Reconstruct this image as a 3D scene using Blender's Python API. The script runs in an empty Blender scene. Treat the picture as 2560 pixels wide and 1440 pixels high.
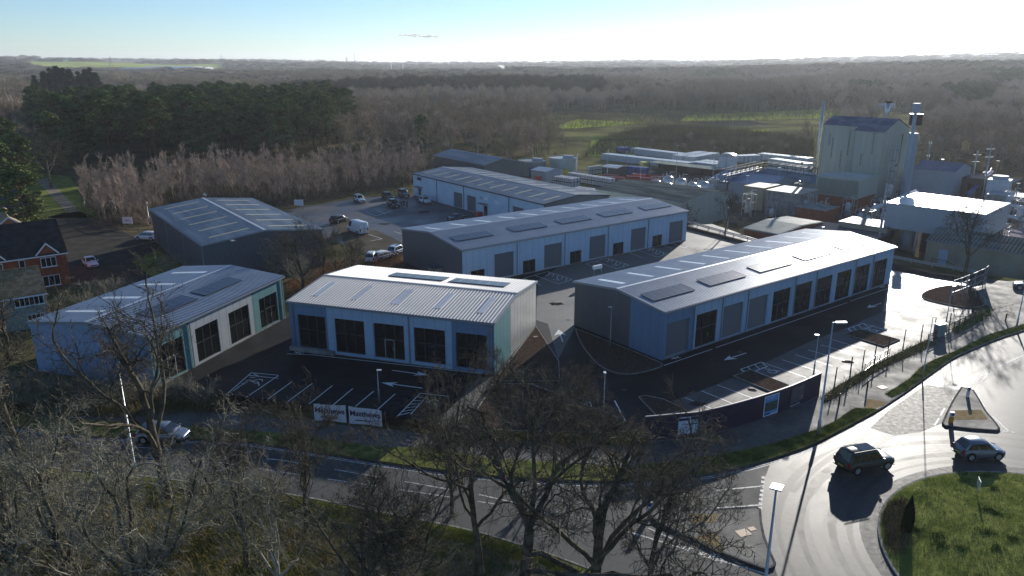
import bpy, math, random
import numpy as np
from mathutils import Vector, Matrix

# ------------------------------------------------------------------ camera, sky, sun, exposure
SC = bpy.context.scene
C = SC.collection
H = 30.5                      # drone height above the estate
FPX, PITCH = 1853.66, 0.2958015
CP, SP = math.cos(PITCH), math.sin(PITCH)
cam_d = bpy.data.cameras.new("camera"); cam = bpy.data.objects.new("camera", cam_d); C.objects.link(cam)
cam.location = (0, 0, H); cam.rotation_euler = (math.pi / 2 - PITCH, 0, 0)
cam_d.sensor_width = 36; cam_d.lens = 36 * FPX / 2560; cam_d.clip_end = 30000; cam_d.clip_start = 0.5
SC.camera = cam
SUN_AZ, SUN_EL = math.radians(27.3), math.radians(13.9)     # azimuth to the right of the view
world = bpy.data.worlds.new("World"); SC.world = world; world.use_nodes = True
wn = world.node_tree.nodes; wl = world.node_tree.links
bg = wn['Background']; bg.inputs[1].default_value = 0.098
sky = wn.new('ShaderNodeTexSky'); sky.sky_type = 'NISHITA'; sky.sun_disc = False
sky.sun_elevation = SUN_EL; sky.sun_rotation = SUN_AZ; sky.air_density = 0.8; sky.dust_density = 0.04; sky.ozone_density = 4.0
wl.new(sky.outputs[0], bg.inputs[0])
sun_d = bpy.data.lights.new("sun", 'SUN'); sun = bpy.data.objects.new("sun", sun_d); C.objects.link(sun)
sun_d.energy = 4.6; sun_d.angle = math.radians(0.5); sun_d.color = (1.0, 0.95, 0.87)
sdir = Vector((math.sin(SUN_AZ) * math.cos(SUN_EL), math.cos(SUN_AZ) * math.cos(SUN_EL), math.sin(SUN_EL)))
sun.rotation_euler = (-sdir).to_track_quat('-Z', 'Y').to_euler(); sun.location = sdir * 100 + Vector((0, 100, 0))
SC.view_settings.view_transform = 'Standard'; SC.view_settings.look = 'None'; SC.view_settings.exposure = 0.52
SC.cycles.max_bounces = 5; SC.cycles.diffuse_bounces = 2; SC.cycles.glossy_bounces = 2; SC.cycles.transmission_bounces = 3
SC.cycles.transparent_max_bounces = 40; SC.cycles.volume_bounces = 0; SC.cycles.caustics_reflective = False; SC.cycles.caustics_refractive = False
SC.cycles.use_denoising = True; SC.cycles.sample_clamp_indirect = 4.0

# ------------------------------------------------------------------ survey helpers
def G(x, y, z=0.0):
    """point of the level z that lies under a survey mark of the aerial photograph"""
    d = (y - 720) * CP + FPX * SP; k = (H - z) / d
    return ((x - 1280) * k, (FPX * CP - (y - 720) * SP) * k)
def HT(x, yb, yt):
    X, Y = G(x, yb); t = ((yt - 720) * CP + FPX * SP) / (FPX * CP - (yt - 720) * SP)
    return H - Y * t
R = math.radians
rnd = random.Random(7)

TC = np.array([-0.7, -0.38, -0.1, 0.2, 0.7])
TR = np.array([0, 470, 700, 900, 1200, 1600, 2200, 3000, 4500, 7000, 9500])
TH = np.array([[0, 0, 1, 0, 0, 3, 11, 29, 40, 52, 60],
               [0, 0, 1, 0, 0, 3, 10, 24, 28, 40, 45],
               [0, 0, 6, -1, 9, 3, 4, 9, 10, 8, 20],
               [0, 0, 3, 1, 12, 6, 5, 20, 26, 24, 30],
               [0, 0, 2, 8, 15, 18, 8, 43, 58, 70, 74]], float)
WZ = -3.0                     # the chemical works stand about 3 m below the estate, behind a retaining kerb
WPOLY = [(38, 134.5), (64, 117), (70, 108), (84, 97), (150, 55), (330, 120), (330, 320), (-5, 320), (-9, 250), (-6, 200), (10, 166), (19, 155), (27, 149)]
def inside_dist(x, y, poly):
    d = np.full(x.shape, 1e9); ins = np.zeros(x.shape, bool); n = len(poly)
    for i in range(n):
        (x0, y0), (x1, y1) = poly[i], poly[(i + 1) % n]; ex, ey = x1 - x0, y1 - y0
        t = np.clip(((x - x0) * ex + (y - y0) * ey) / (ex * ex + ey * ey), 0, 1); d = np.minimum(d, np.hypot(x - x0 - t * ex, y - y0 - t * ey))
        c = ((y0 > y) != (y1 > y)) & (x < ex * (y - y0) / (ey if abs(ey) > 1e-9 else 1e-9) + x0); ins ^= c
    return np.where(ins, d, -d)
def terrain(x, y):
    x = np.asarray(x, float); y = np.asarray(y, float)
    low = WZ * np.clip(inside_dist(x, y, WPOLY) / 2.0, 0, 1) * (1 - np.clip((np.hypot(x, y) - 285) / 60, 0, 1))
    return low + hills(x, y)
def hills(x, y):
    x = np.asarray(x, float); y = np.asarray(y, float)
    r = np.hypot(x, y); t = np.where(y > 1, x / np.maximum(y, 1), np.sign(x) * .7); t = np.clip(t, -0.7, 0.7)
    cols = np.array([np.interp(r, TR, TH[i]) for i in range(5)])
    idx = np.clip(np.searchsorted(TC, t) - 1, 0, 3)
    f = (t - TC[idx]) / (TC[idx + 1] - TC[idx]); f = f * f * (3 - 2 * f)
    a = np.take_along_axis(cols, idx[None], 0)[0] if cols.ndim > 1 else cols[idx]
    b = np.take_along_axis(cols, idx[None] + 1, 0)[0] if cols.ndim > 1 else cols[idx + 1]
    h = a * (1 - f) + b * f
    w = np.clip((r - 470) / 500, 0, 1)
    h = h + w * (3.4 * np.sin(x / 170 + 1.3) * np.sin(y / 230) + 1.6 * np.sin(x / 71 + y / 95) + np.clip(r / 3000, 0, 1) * 4 * np.sin(x / 400 + 2) * np.cos(y / 610))
    return h

# ------------------------------------------------------------------ materials
MATS = {}
def mat(name, base, rough=0.7, metal=0.0, base2=None, scale=1.0, detail=4.0, bump=0.0, bscale=None, rough2=None, rscale=0.3, spec=0.5,
        emis=None, alpha=None, space='Object', streak=None, lo=0.4, hi=0.6, coat=0.0, trans=0.0, ov=0.5):
    if name in MATS: return MATS[name]
    if spec == .5 and rough >= .7: spec = 0.0          # dry matt surfaces: hardly any sheen at grazing angles
    m = bpy.data.materials.new(name); m.use_nodes = True; nt = m.node_tree; n = nt.nodes; l = nt.links
    b = n['Principled BSDF']; b.inputs['Base Color'].default_value = (*base, 1); b.inputs['Roughness'].default_value = rough
    b.inputs['Metallic'].default_value = metal; b.inputs['Specular IOR Level'].default_value = spec; b.inputs['Coat Weight'].default_value = coat
    b.inputs['Transmission Weight'].default_value = trans
    tc = n.new('ShaderNodeTexCoord')
    def noise(s, d=detail, vec=None):
        t = n.new('ShaderNodeTexNoise'); t.inputs['Scale'].default_value = s; t.inputs['Detail'].default_value = d; t.inputs['Roughness'].default_value = .62
        if streak:
            mp = n.new('ShaderNodeMapping'); mp.inputs['Scale'].default_value = streak; l.new(tc.outputs[space], mp.inputs[0]); l.new(mp.outputs[0], t.inputs[0])
        else: l.new(tc.outputs[space], t.inputs[0])
        return t
    def ramp(src, a, c, p0=lo, p1=hi):
        r = n.new('ShaderNodeValToRGB'); e = r.color_ramp.elements; e[0].position = p0; e[1].position = p1
        e[0].color = (*a, 1); e[1].color = (*c, 1); l.new(src, r.inputs[0]); return r
    if base2 is not None:
        t = noise(scale); r = ramp(t.outputs[0], base, base2)
        t2 = noise(scale * 9.7, 3); mx = n.new('ShaderNodeMix'); mx.data_type = 'RGBA'; mx.blend_type = 'OVERLAY'; mx.inputs[0].default_value = ov if 'clad' not in name and 'roof' not in name and 'wall' not in name else .18
        l.new(r.outputs[0], mx.inputs[6]); l.new(t2.outputs[0], mx.inputs[7]); l.new(mx.outputs[2], b.inputs['Base Color'])
    if rough2 is not None:
        t = noise(rscale, 5); r = n.new('ShaderNodeMapRange'); r.inputs[1].default_value = .35; r.inputs[2].default_value = .65
        r.inputs[3].default_value = rough; r.inputs[4].default_value = rough2; l.new(t.outputs[0], r.inputs[0]); l.new(r.outputs[0], b.inputs['Roughness'])
    if bump:
        t = noise(bscale or scale * 4, 4); bp = n.new('ShaderNodeBump'); bp.inputs['Strength'].default_value = 1.0; bp.inputs['Distance'].default_value = bump
        l.new(t.outputs[0], bp.inputs['Height']); l.new(bp.outputs[0], b.inputs['Normal'])
    if emis: b.inputs['Emission Color'].default_value = (*emis, 1); b.inputs['Emission Strength'].default_value = 1
    if alpha is not None: b.inputs['Alpha'].default_value = alpha
    MATS[name] = m
    return m

M_soil = mat('ground_litter', (.07, .075, .03), .95, base2=(.15, .12, .07), scale=.06, bump=.1, bscale=2)
M_asph = mat('road_asphalt', (.042, .042, .044), .46, base2=(.055, .054, .053), scale=.25, bump=.004, bscale=70, rough2=.50, rscale=.12, spec=.15)
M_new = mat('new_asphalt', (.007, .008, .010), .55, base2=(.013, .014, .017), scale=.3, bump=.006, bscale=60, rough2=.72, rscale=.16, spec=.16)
M_lot = mat('damp_asphalt', (.028, .032, .042), .40, base2=(.060, .062, .070), scale=.12, bump=.004, bscale=50, rough2=.7, rscale=.1, spec=.5)
M_tan = mat('worn_asphalt', (.095, .085, .065), .75, base2=(.13, .115, .09), scale=.3, bump=.004, bscale=40)
M_pave = mat('footway_asphalt', (.10, .096, .086), .66, base2=(.15, .142, .125), scale=.35, bump=.005, bscale=50, rough2=.82, rscale=.4, spec=.2)
M_kerb = mat('kerb_concrete', (.24, .23, .21), .75, base2=(.34, .33, .30), scale=2, bump=.004, bscale=30)
M_white = mat('road_paint', (.74, .74, .72), .5, base2=(.80, .80, .78), scale=3, lo=.3, hi=.45)
M_worn = mat('worn_road_paint', (.25, .25, .24), .6, base2=(.62, .62, .60), scale=5)
M_grass = mat('grass', (.115, .15, .032), .9, base2=(.25, .265, .075), scale=.5, bump=.08, bscale=9, lo=.35, hi=.65)
M_blade = mat('grass_blades', (.12, .155, .035), .8, base2=(.37, .37, .11), scale=.45)
M_field = mat('field_grass', (.30, .37, .055), .95, base2=(.44, .50, .10), scale=.01)
M_bark_bed = mat('bark_mulch', (.045, .034, .028), .95, base2=(.11, .078, .06), scale=6, bump=.05, bscale=14)
M_leaf = mat('leaf_litter', (.09, .055, .028), .95, base2=(.17, .10, .055), scale=1.2, bump=.05, bscale=8)
M_tact = mat('buff_tactile_paving', (.30, .22, .11), .8, base2=(.38, .29, .16), scale=2)
M_path = mat('gravel_path', (.22, .19, .14), .95, base2=(.30, .26, .19), scale=.6)
# buildings
M_roofg = mat('grey_profiled_roof', (.36, .40, .46), .36, .3, base2=(.41, .45, .51), scale=.5, rough2=.42, rscale=.7)
M_valg = mat('profiled_roof_valley', (.055, .066, .085), .45, .2, base2=(.075, .088, .11), scale=.6)  # darker valley colour paints in the shade between the roof ribs
M_valw = mat('pale_roof_valley_shade', (.33, .325, .32), .55, .05, base2=(.38, .375, .37), scale=.6)  # same painted rib shade, milder, for the pale roof
M_roofw = mat('pale_profiled_roof', (.46, .455, .445), .5, .1, base2=(.50, .49, .48), scale=.4)
M_roofb = mat('weathered_blue_roof', (.17, .22, .27), .5, .1, base2=(.27, .32, .37), scale=.22, rough2=.7, rscale=.3, streak=(.35, 2.5, 1))
M_silver = mat('silver_cladding', (.52, .52, .49), .38, .35, base2=(.58, .58, .55), scale=.5)
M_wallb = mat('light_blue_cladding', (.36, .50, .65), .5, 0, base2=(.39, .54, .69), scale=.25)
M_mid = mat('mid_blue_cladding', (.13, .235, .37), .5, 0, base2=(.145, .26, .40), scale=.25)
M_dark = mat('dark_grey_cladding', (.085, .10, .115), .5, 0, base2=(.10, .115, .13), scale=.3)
M_teal = mat('teal_cladding', (.10, .25, .265), .5, 0, base2=(.115, .28, .295), scale=.3)
M_cream = mat('off_white_cladding', (.36, .385, .40), .5, 0, base2=(.40, .425, .44), scale=.3)
M_fwhite = mat('white_brick_wall', (.50, .62, .72), .7, 0, base2=(.58, .69, .78), scale=.4)
M_trim = mat('grey_trim', (.26, .30, .34), .4, .3)
M_trimd = mat('dark_trim', (.05, .06, .07), .4, .2)
M_glass = mat('dark_glazing', (.006, .008, .010), .06, 0, spec=.6)
M_cglass = mat('car_glass', (.01, .014, .016), .05, 0, spec=.7)
M_frame = mat('window_frame_metal', (.07, .08, .09), .4, .3)
M_lframe = mat('pale_door_frame', (.45, .47, .48), .4, .3)
M_roll = mat('roller_shutter', (.11, .125, .15), .45, .3)
M_solar = mat('solar_glass', (.02, .028, .05), .24, 0, base2=(.024, .032, .055), scale=1, spec=.5)
M_lite = mat('rooflight_sheet', (.78, .82, .84), .22, 0, spec=.6)
M_litey = mat('weathered_rooflight', (.36, .33, .22), .6, 0)
M_conc = mat('concrete', (.22, .215, .20), .85, base2=(.36, .35, .32), scale=1)
M_steel = mat('galvanised_steel', (.42, .44, .46), .42, .6)
M_led = mat('lamp_head', (.80, .80, .80), .35, .2)
M_timber = mat('weathered_timber', (.10, .075, .05), .85, base2=(.17, .13, .09), scale=3)
M_hoard = mat('navy_hoarding', (.020, .016, .042), .45, 0, base2=(.024, .020, .048), scale=1)
M_black = mat('black_plastic', (.012, .012, .013), .5)
M_rub = mat('tyre_rubber', (.014, .014, .014), .85)
M_brick = mat('red_brick', (.26, .07, .04), .85, base2=(.36, .11, .06), scale=2, bump=.01, bscale=12)
M_tile = mat('dark_roof_tile', (.035, .034, .036), .75, base2=(.060, .055, .055), scale=1.2, bump=.03, bscale=5)
M_slate = mat('blue_slate', (.05, .058, .085), .6, base2=(.07, .08, .11), scale=2)
M_tantile = mat('buff_roof_tile', (.36, .27, .15), .8, base2=(.42, .32, .19), scale=2)
M_upvc = mat('white_upvc', (.78, .80, .82), .4)
M_render = mat('sage_render', (.28, .31, .28), .8, base2=(.33, .36, .32), scale=1)
M_sage = mat('sage_cladding', (.36, .39, .33), .65, base2=(.41, .44, .37), scale=.15, streak=(2, 2, .15))
M_tanclad = mat('tan_cladding', (.30, .27, .19), .65, base2=(.36, .33, .25), scale=.3)
M_bluewall = mat('pale_blue_cladding', (.33, .38, .42), .65, base2=(.37, .42, .46), scale=.3)
M_oldroof = mat('mossy_sheet_roof', (.10, .115, .11), .8, base2=(.20, .22, .20), scale=.3, streak=(.4, 2, 1))
M_fibre = mat('ribbed_pale_roof', (.26, .29, .25), .8, base2=(.42, .44, .38), scale=.6)
M_shine = mat('wet_flat_roof', (.34, .35, .36), .30, .1, base2=(.42, .43, .44), scale=.3, rough2=.38, rscale=.3, spec=.8)
M_red = mat('red_paint', (.36, .03, .025), .5)
M_blue = mat('blue_paint', (.02, .09, .32), .5)
M_yel = mat('yellow_paint', (.62, .48, .04), .5)
M_ibc = mat('tote_plastic', (.55, .58, .60), .5, base2=(.66, .68, .70), scale=1)
M_alu = mat('stainless_vessel', (.50, .50, .48), .3, .8, base2=(.6, .6, .58), scale=1)
M_orange = mat('orange_plastic', (.75, .28, .02), .4)
# vegetation
M_bark = mat('oak_bark', (.070, .060, .045), .9, base2=(.17, .148, .11), scale=1.5, bump=.02, bscale=9, lo=.42, hi=.62)
M_barkl = mat('lichened_bark', (.17, .155, .11), .85, base2=(.34, .31, .23), scale=1.1)
M_twig = mat('fine_twigs', (.12, .10, .075), .85, base2=(.22, .185, .14), scale=.3)
M_twigp = mat('purple_twigs', (.32, .245, .195), .85, base2=(.54, .43, .35), scale=.25)
M_twigf = mat('woodland_twigs', (.25, .20, .14), .9, base2=(.45, .37, .26), scale=.05)
M_pbark = mat('pine_bark', (.11, .065, .04), .9, base2=(.17, .10, .065), scale=1)
M_pine = mat('pine_needles', (.075, .11, .040), .75, base2=(.21, .235, .09), scale=.35)
M_con = mat('conifer_needles', (.022, .038, .018), .85, base2=(.035, .055, .024), scale=.3)
M_ivy = mat('ivy_leaves', (.07, .13, .02), .6, base2=(.15, .22, .04), scale=1)
M_bram = mat('bramble_stems', (.12, .12, .045), .9, base2=(.28, .21, .10), scale=.7)

def vapour(name, dens, col=(.95, .95, .95)):
    m = bpy.data.materials.new(name); m.use_nodes = True; n = m.node_tree.nodes; l = m.node_tree.links; n.remove(n['Principled BSDF'])
    tl = n.new('ShaderNodeBsdfTranslucent'); tl.inputs[0].default_value = (.99, .99, .99, 1); tp = n.new('ShaderNodeBsdfTransparent'); mx = n.new('ShaderNodeMixShader'); lw = n.new('ShaderNodeLayerWeight'); lw.inputs[0].default_value = .35
    mr = n.new('ShaderNodeMapRange'); mr.inputs[1].default_value = 1; mr.inputs[2].default_value = .2; mr.inputs[3].default_value = 0; mr.inputs[4].default_value = dens
    l.new(lw.outputs['Facing'], mr.inputs[0]); l.new(mr.outputs[0], mx.inputs[0]); l.new(tp.outputs[0], mx.inputs[1]); l.new(tl.outputs[0], mx.inputs[2]); l.new(mx.outputs[0], n['Material Output'].inputs[0]); return m
# ------------------------------------------------------------------ mesh builder
def tag(o, label=None, cat=None, group=None, kind=None):
    if label: o['label'] = label
    if cat: o['category'] = cat
    if group: o['group'] = group
    if kind: o['kind'] = kind
    return o
def empty(name, loc=(0, 0, 0), rz=0, label=None, cat=None, group=None):
    o = bpy.data.objects.new(name, None); C.objects.link(o); o.location = loc; o.rotation_euler = (0, 0, rz); o.empty_display_size = .5
    return tag(o, label, cat, group)
def copy_tree(o, parent=None):
    c = o.copy(); C.objects.link(c)
    if parent is not None: c.parent = parent
    for ch in KIDS.get(o.name, []): copy_tree_into(ch, c)
    return c
def copy_tree_into(ch, c):
    d = copy_tree(ch, c); KIDS.setdefault(c.name, []).append(d); return d
KIDS = {}
def link(name, me, m=None, parent=None, label=None):
    o = bpy.data.objects.new(name, me); C.objects.link(o)
    if m is not None and not me.materials: me.materials.append(m)
    if parent is not None:
        o.parent = parent; KIDS.setdefault(parent.name, []).append(o)
    if label: o['label'] = label
    return o
class MB:
    def __init__(s): s.v = []; s.f = []
    def add(s, vs, fs):
        k = len(s.v); s.v += [tuple(p) for p in vs]; s.f += [tuple(i + k for i in f) for f in fs]; return s
    def box(s, x0, y0, z0, x1, y1, z1):
        return s.add([(x0, y0, z0), (x1, y0, z0), (x1, y1, z0), (x0, y1, z0), (x0, y0, z1), (x1, y0, z1), (x1, y1, z1), (x0, y1, z1)],
                     [(0, 3, 2, 1), (4, 5, 6, 7), (0, 1, 5, 4), (1, 2, 6, 5), (2, 3, 7, 6), (3, 0, 4, 7)])
    def obox(s, c, sz, rz=0, tilt=None):
        m = Matrix.Rotation(rz, 3, 'Z')
        if tilt is not None: m = m @ tilt
        hx, hy, hz = sz[0] / 2, sz[1] / 2, sz[2] / 2
        vs = [Vector(c) + m @ Vector((a * hx, b * hy, d * hz)) for d in (-1, 1) for a, b in ((-1, -1), (1, -1), (1, 1), (-1, 1))]
        return s.add(vs, [(0, 3, 2, 1), (4, 5, 6, 7), (0, 1, 5, 4), (1, 2, 6, 5), (2, 3, 7, 6), (3, 0, 4, 7)])
    def bar(s, a, b, w, h=None):
        a, b = Vector(a), Vector(b); d = (b - a); L = d.length
        if L < 1e-6: return s
        q = d.to_track_quat('X', 'Z').to_matrix(); h = h or w
        vs = [a + q @ Vector((x * L, y * w / 2, z * h / 2)) for x in (0, 1) for y, z in ((-1, -1), (1, -1), (1, 1), (-1, 1))]
        return s.add(vs, [(0, 3, 2, 1), (4, 5, 6, 7), (0, 1, 5, 4), (1, 2, 6, 5), (2, 3, 7, 6), (3, 0, 4, 7)])
    def tube(s, pts, rs, n=8, cap=True):
        k = len(s.v); pts = [Vector(p) for p in pts]
        if not hasattr(rs, '__len__'): rs = [rs] * len(pts)
        for i, p in enumerate(pts):
            d = (pts[min(i + 1, len(pts) - 1)] - pts[max(i - 1, 0)]).normalized(); q = d.to_track_quat('Z', 'X').to_matrix()
            for j in range(n):
                a = 2 * math.pi * j / n; s.v.append(tuple(p + q @ Vector((math.cos(a) * rs[i], math.sin(a) * rs[i], 0))))
        for i in range(len(pts) - 1):
            for j in range(n): s.f.append((k + i * n + j, k + i * n + (j + 1) % n, k + (i + 1) * n + (j + 1) % n, k + (i + 1) * n + j))
        if cap: s.f.append(tuple(k + n - 1 - j for j in range(n))); s.f.append(tuple(k + (len(pts) - 1) * n + j for j in range(n)))
        return s
    def prism(s, poly, z0, z1):
        n = len(poly); a = sum(poly[i][0] * poly[(i + 1) % n][1] - poly[(i + 1) % n][0] * poly[i][1] for i in range(n))
        if a < 0: poly = poly[::-1]
        s.add([(p[0], p[1], z0) for p in poly] + [(p[0], p[1], z1) for p in poly],
              [tuple(range(n - 1, -1, -1)), tuple(range(n, 2 * n))] + [(i, (i + 1) % n, n + (i + 1) % n, n + i) for i in range(n)])
        return s
    def sheet(s, poly, z):
        n = len(poly); a = sum(poly[i][0] * poly[(i + 1) % n][1] - poly[(i + 1) % n][0] * poly[i][1] for i in range(n))
        if a < 0: poly = poly[::-1]
        return s.add([(p[0], p[1], z) for p in poly], [tuple(range(n))])
    def line(s, a, b, w, z):
        a, b = Vector(a[:2]), Vector(b[:2]); d = (b - a).normalized(); nn = Vector((-d.y, d.x)) * w / 2
        return s.add([(*(a - nn), z), (*(b - nn), z), (*(b + nn), z), (*(a + nn), z)], [(0, 1, 2, 3)])
    def build(s, name, m=None, parent=None, smooth=False, label=None):
        me = bpy.data.meshes.new(name); me.from_pydata(s.v, [], s.f); me.update()
        if smooth:
            me.polygons.foreach_set('use_smooth', [True] * len(me.polygons))
        return link(name, me, m, parent, label)
def np_mesh(name, v, f, m=None, smooth=False):
    me = bpy.data.meshes.new(name); v = np.asarray(v, np.float32); f = np.asarray(f, np.int32)
    me.vertices.add(len(v)); me.vertices.foreach_set('co', v.ravel()); k = f.shape[1]
    me.loops.add(f.size); me.loops.foreach_set('vertex_index', f.ravel()); me.polygons.add(len(f))
    me.polygons.foreach_set('loop_start', np.arange(0, f.size, k, dtype=np.int32)); me.polygons.foreach_set('loop_total', np.full(len(f), k, np.int32))
    if smooth: me.polygons.foreach_set('use_smooth', np.ones(len(f), bool))
    me.update(calc_edges=True)
    if m is not None: me.materials.append(m)
    return me
def GP(pts, z=0): return [G(x, y, z) for x, y in pts]
def smooth_poly(pts, it=2, closed=True):
    for _ in range(it):
        o = []; n = len(pts)
        for i in range(n if closed else n - 1):
            a, b = pts[i], pts[(i + 1) % n]
            o += [(a[0] * .75 + b[0] * .25, a[1] * .75 + b[1] * .25), (a[0] * .25 + b[0] * .75, a[1] * .25 + b[1] * .75)]
        if not closed: o = [pts[0]] + o + [pts[-1]]
        pts = o
    return pts
def structure(name, mb, m): return tag(mb.build(name, m), kind='structure')
def kerb(mb, line, w=.15, z=.13, z0=-.05, side=1):
    """a continuous kerb stone course along a polyline"""
    n = len(line); P = [Vector(p) for p in line]; off = []
    for i in range(n):
        d = (P[min(i + 1, n - 1)] - P[max(i - 1, 0)]).normalized(); off.append(Vector((-d.y, d.x)) * w * side)
    for i in range(n - 1):
        mb.prism([tuple(P[i]), tuple(P[i + 1]), tuple(P[i + 1] + off[i + 1]), tuple(P[i] + off[i])], z0, z)
FONT = None
def text_mesh(s, size, m, parent=None, name='lettering', bold=False, extrude=.004, align='CENTER'):
    cu = bpy.data.curves.new(name, 'FONT'); cu.body = s; cu.size = size; cu.extrude = extrude; cu.align_x = align; cu.align_y = 'CENTER'
    if bold: cu.offset = size * .018
    cu.resolution_u = 3
    to = bpy.data.objects.new('tmp', cu); C.objects.link(to)
    dg = bpy.context.evaluated_depsgraph_get(); me = bpy.data.meshes.new_from_object(to.evaluated_get(dg)); me.name = name
    bpy.data.objects.remove(to); me.materials.clear(); me.materials.append(m)
    return link(name, me, None, parent)

# ------------------------------------------------------------------ terrain and ground sheets
def build_terrain():
    ang = np.linspace(0, 2 * np.pi, 721)[:-1]; rr = np.concatenate([np.linspace(20, 80, 8), np.linspace(82, 250, 110), np.linspace(255, 460, 30), np.geomspace(470, 9400, 70)])
    A, RR = np.meshgrid(ang, rr); X = RR * np.sin(A); Y = RR * np.cos(A); Z = terrain(X.ravel(), Y.ravel()).reshape(X.shape) - .03
    v = np.stack([X, Y, Z], -1).reshape(-1, 3); n = 720; f = []
    i, j = np.meshgrid(np.arange(len(rr) - 1), np.arange(n), indexing='ij'); a = i * n + j; b = i * n + (j + 1) % n
    f = np.stack([a, a + n, b + n, b], -1).reshape(-1, 4)
    me = np_mesh('ground', v, f, M_soil, True)
    o = link('ground', me); tag(o, kind='structure')
    c = MB().sheet([(20 * math.sin(t), 20 * math.cos(t)) for t in ang], -.03).build('ground', M_soil); tag(c, kind='structure')
build_terrain()

KERB_N = [(-300, 1010), (0, 1062), (191, 1091), (400, 1096), (600, 1103), (682, 1114), (960, 1158), (1200, 1190), (1400, 1203), (1534, 1206), (1680, 1198), (1764, 1187), (1860, 1168),
          (1935, 1147), (2029, 1115), (2100, 1079), (2150, 1052), (2197, 1027), (2227, 1007), (2265, 982), (2310, 949), (2347, 922), (2388, 894), (2443, 870), (2499, 847), (2560, 828), (2700, 785)]
KERB_S = [(-300, 1130), (0, 1150), (169, 1177), (300, 1185), (405, 1196), (555, 1219), (682, 1230), (754, 1242), (852, 1261), (1027, 1296), (1182, 1327), (1300, 1362), (1400, 1395), (1530, 1445), (1640, 1520)]
kn = smooth_poly(GP(KERB_N), 1, False); ks = smooth_poly(GP(KERB_S), 1, False)
structure('road', MB().sheet(kn + GP([(3000, 900), (3000, 1700), (1640, 1700)]) + ks[::-1], .004), M_asph)
km = MB(); kerb(km, kn, .15, .125, side=1); kerb(km, ks, .15, .125, side=-1)
structure('kerb', km, M_kerb)
VERGE = [(-300, 960), (100, 1045), (560, 1075), (700, 1085), (960, 1122), (1080, 1120), (1200, 1146), (1560, 1172), (1640, 1160), (1800, 1140), (1935, 1110), (2017, 1084), (2047, 1076), (2089, 1054), (2137, 1022)]
FOOT = [(-300, 920), (0, 980), (300, 1010), (560, 1035), (960, 1075), (1100, 1092), (1400, 1110), (1610, 1112), (1737, 1097), (1834, 1073), (1932, 1043), (2047, 996), (2140, 942), (2200, 912), (2300, 868), (2370, 836),
        (2460, 792), (2500, 768), (2560, 745), (2700, 700)]
structure('pavement', MB().prism(GP(FOOT) + [p for p in kn[::-1]], -.04, .11), M_pave)
vm = MB().prism(GP(VERGE) + GP([(2197, 1026)]) + [p for p in kn[::-1] if p[0] < G(2197, 1027)[0] - .2 and p[0] > -200], .0, .135)
vm.prism(GP([(2213, 988), (2271, 951), (2304, 919), (2332, 903), (2388, 880), (2471, 839), (2560, 812), (2700, 772), (2700, 782)]) + GP([(2560, 826), (2499, 845), (2443, 868), (2388, 892), (2347, 920), (2310, 947), (2265, 980), (2230, 996)]), .0, .135)
structure('grass_verge', vm, mat('verge_grass', (.085, .105, .028), .9, base2=(.20, .20, .06), scale=.9, bump=.05, bscale=9))
sv = GP([(-300, 1135), (0, 1155), (169, 1182), (300, 1190), (405, 1201), (555, 1224), (682, 1235), (754, 1247), (852, 1266), (1027, 1301), (1182, 1332), (1300, 1368), (1400, 1401), (1530, 1452), (1640, 1530)])
structure('grass_bank', MB().prism(sv + GP([(1500, 1800), (200, 1800), (-600, 1500), (-500, 1200)]), -.04, .10), mat('rough_grass', (.11, .15, .030), .95, base2=(.24, .25, .07), scale=.35, bump=.1, bscale=5))
structure('footpath', MB().sheet(GP([(560, 1268), (700, 1262), (900, 1320), (1182, 1362), (1350, 1425), (1480, 1500), (1350, 1600), (1000, 1480), (760, 1400)]), .115), M_pave)
# estate surfaces
YARD = [(395, 968), (708, 799), (740, 780), (900, 700), (960, 640), (1000, 600), (1600, 540), (1740, 560), (1900, 600), (2228, 664), (2400, 690), (2480, 700), (2560, 706), (2700, 692), (2700, 740), (2560, 745), (2490, 768), (2460, 792), (2370, 836), (2300, 868),
        (2200, 912), (2140, 942), (2047, 994), (1932, 1042), (1834, 1072), (1737, 1096), (1610, 1108), (1400, 1085), (1180, 1078), (1085, 1062), (960, 1045), (800, 1022), (560, 995), (470, 985)]
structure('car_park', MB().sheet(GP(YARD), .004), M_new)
structure('paved_yard', MB().sheet(GP([(1345, 700), (1440, 640), (1720, 612), (1630, 570), (1780, 560), (1900, 600), (1870, 650), (1440, 745), (1437, 820), (1395, 900), (1370, 810), (1340, 800)]), .010),
          mat('aged_asphalt', (.10, .098, .09), .55, base2=(.14, .135, .122), scale=.3, rough2=.8, bump=.004, bscale=40))
M_bay = mat('grey_bay_asphalt', (.085, .083, .080), .58, base2=(.12, .116, .11), scale=.4, bump=.004, bscale=50, rough2=.68, rscale=.5, spec=.2)
structure('parking_bays', MB().sheet(GP([(1640, 1046), (1690, 1000), (1790, 962), (1850, 936), (2030, 852), (2110, 822), (2206, 780), (2320, 745), (2350, 760), (2420, 774), (2440, 800), (2370, 835), (2300, 867), (2200, 911), (2140, 941), (2047, 993), (1932, 1041), (1834, 1071), (1737, 1095), (1612, 1107)]), .0085), M_bay)
structure('wet_turning_area', MB().sheet(GP([(2206, 780), (2222, 700), (2228, 676), (2330, 690), (2440, 706), (2450, 722), (2380, 712), (2330, 722), (2302, 740), (2320, 746)]), .0080), mat('wet_asphalt', (.050, .048, .046), .36, base2=(.07, .068, .065), scale=.5, rough2=.46, rscale=.5, spec=.6, bump=.004, bscale=40))
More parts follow.
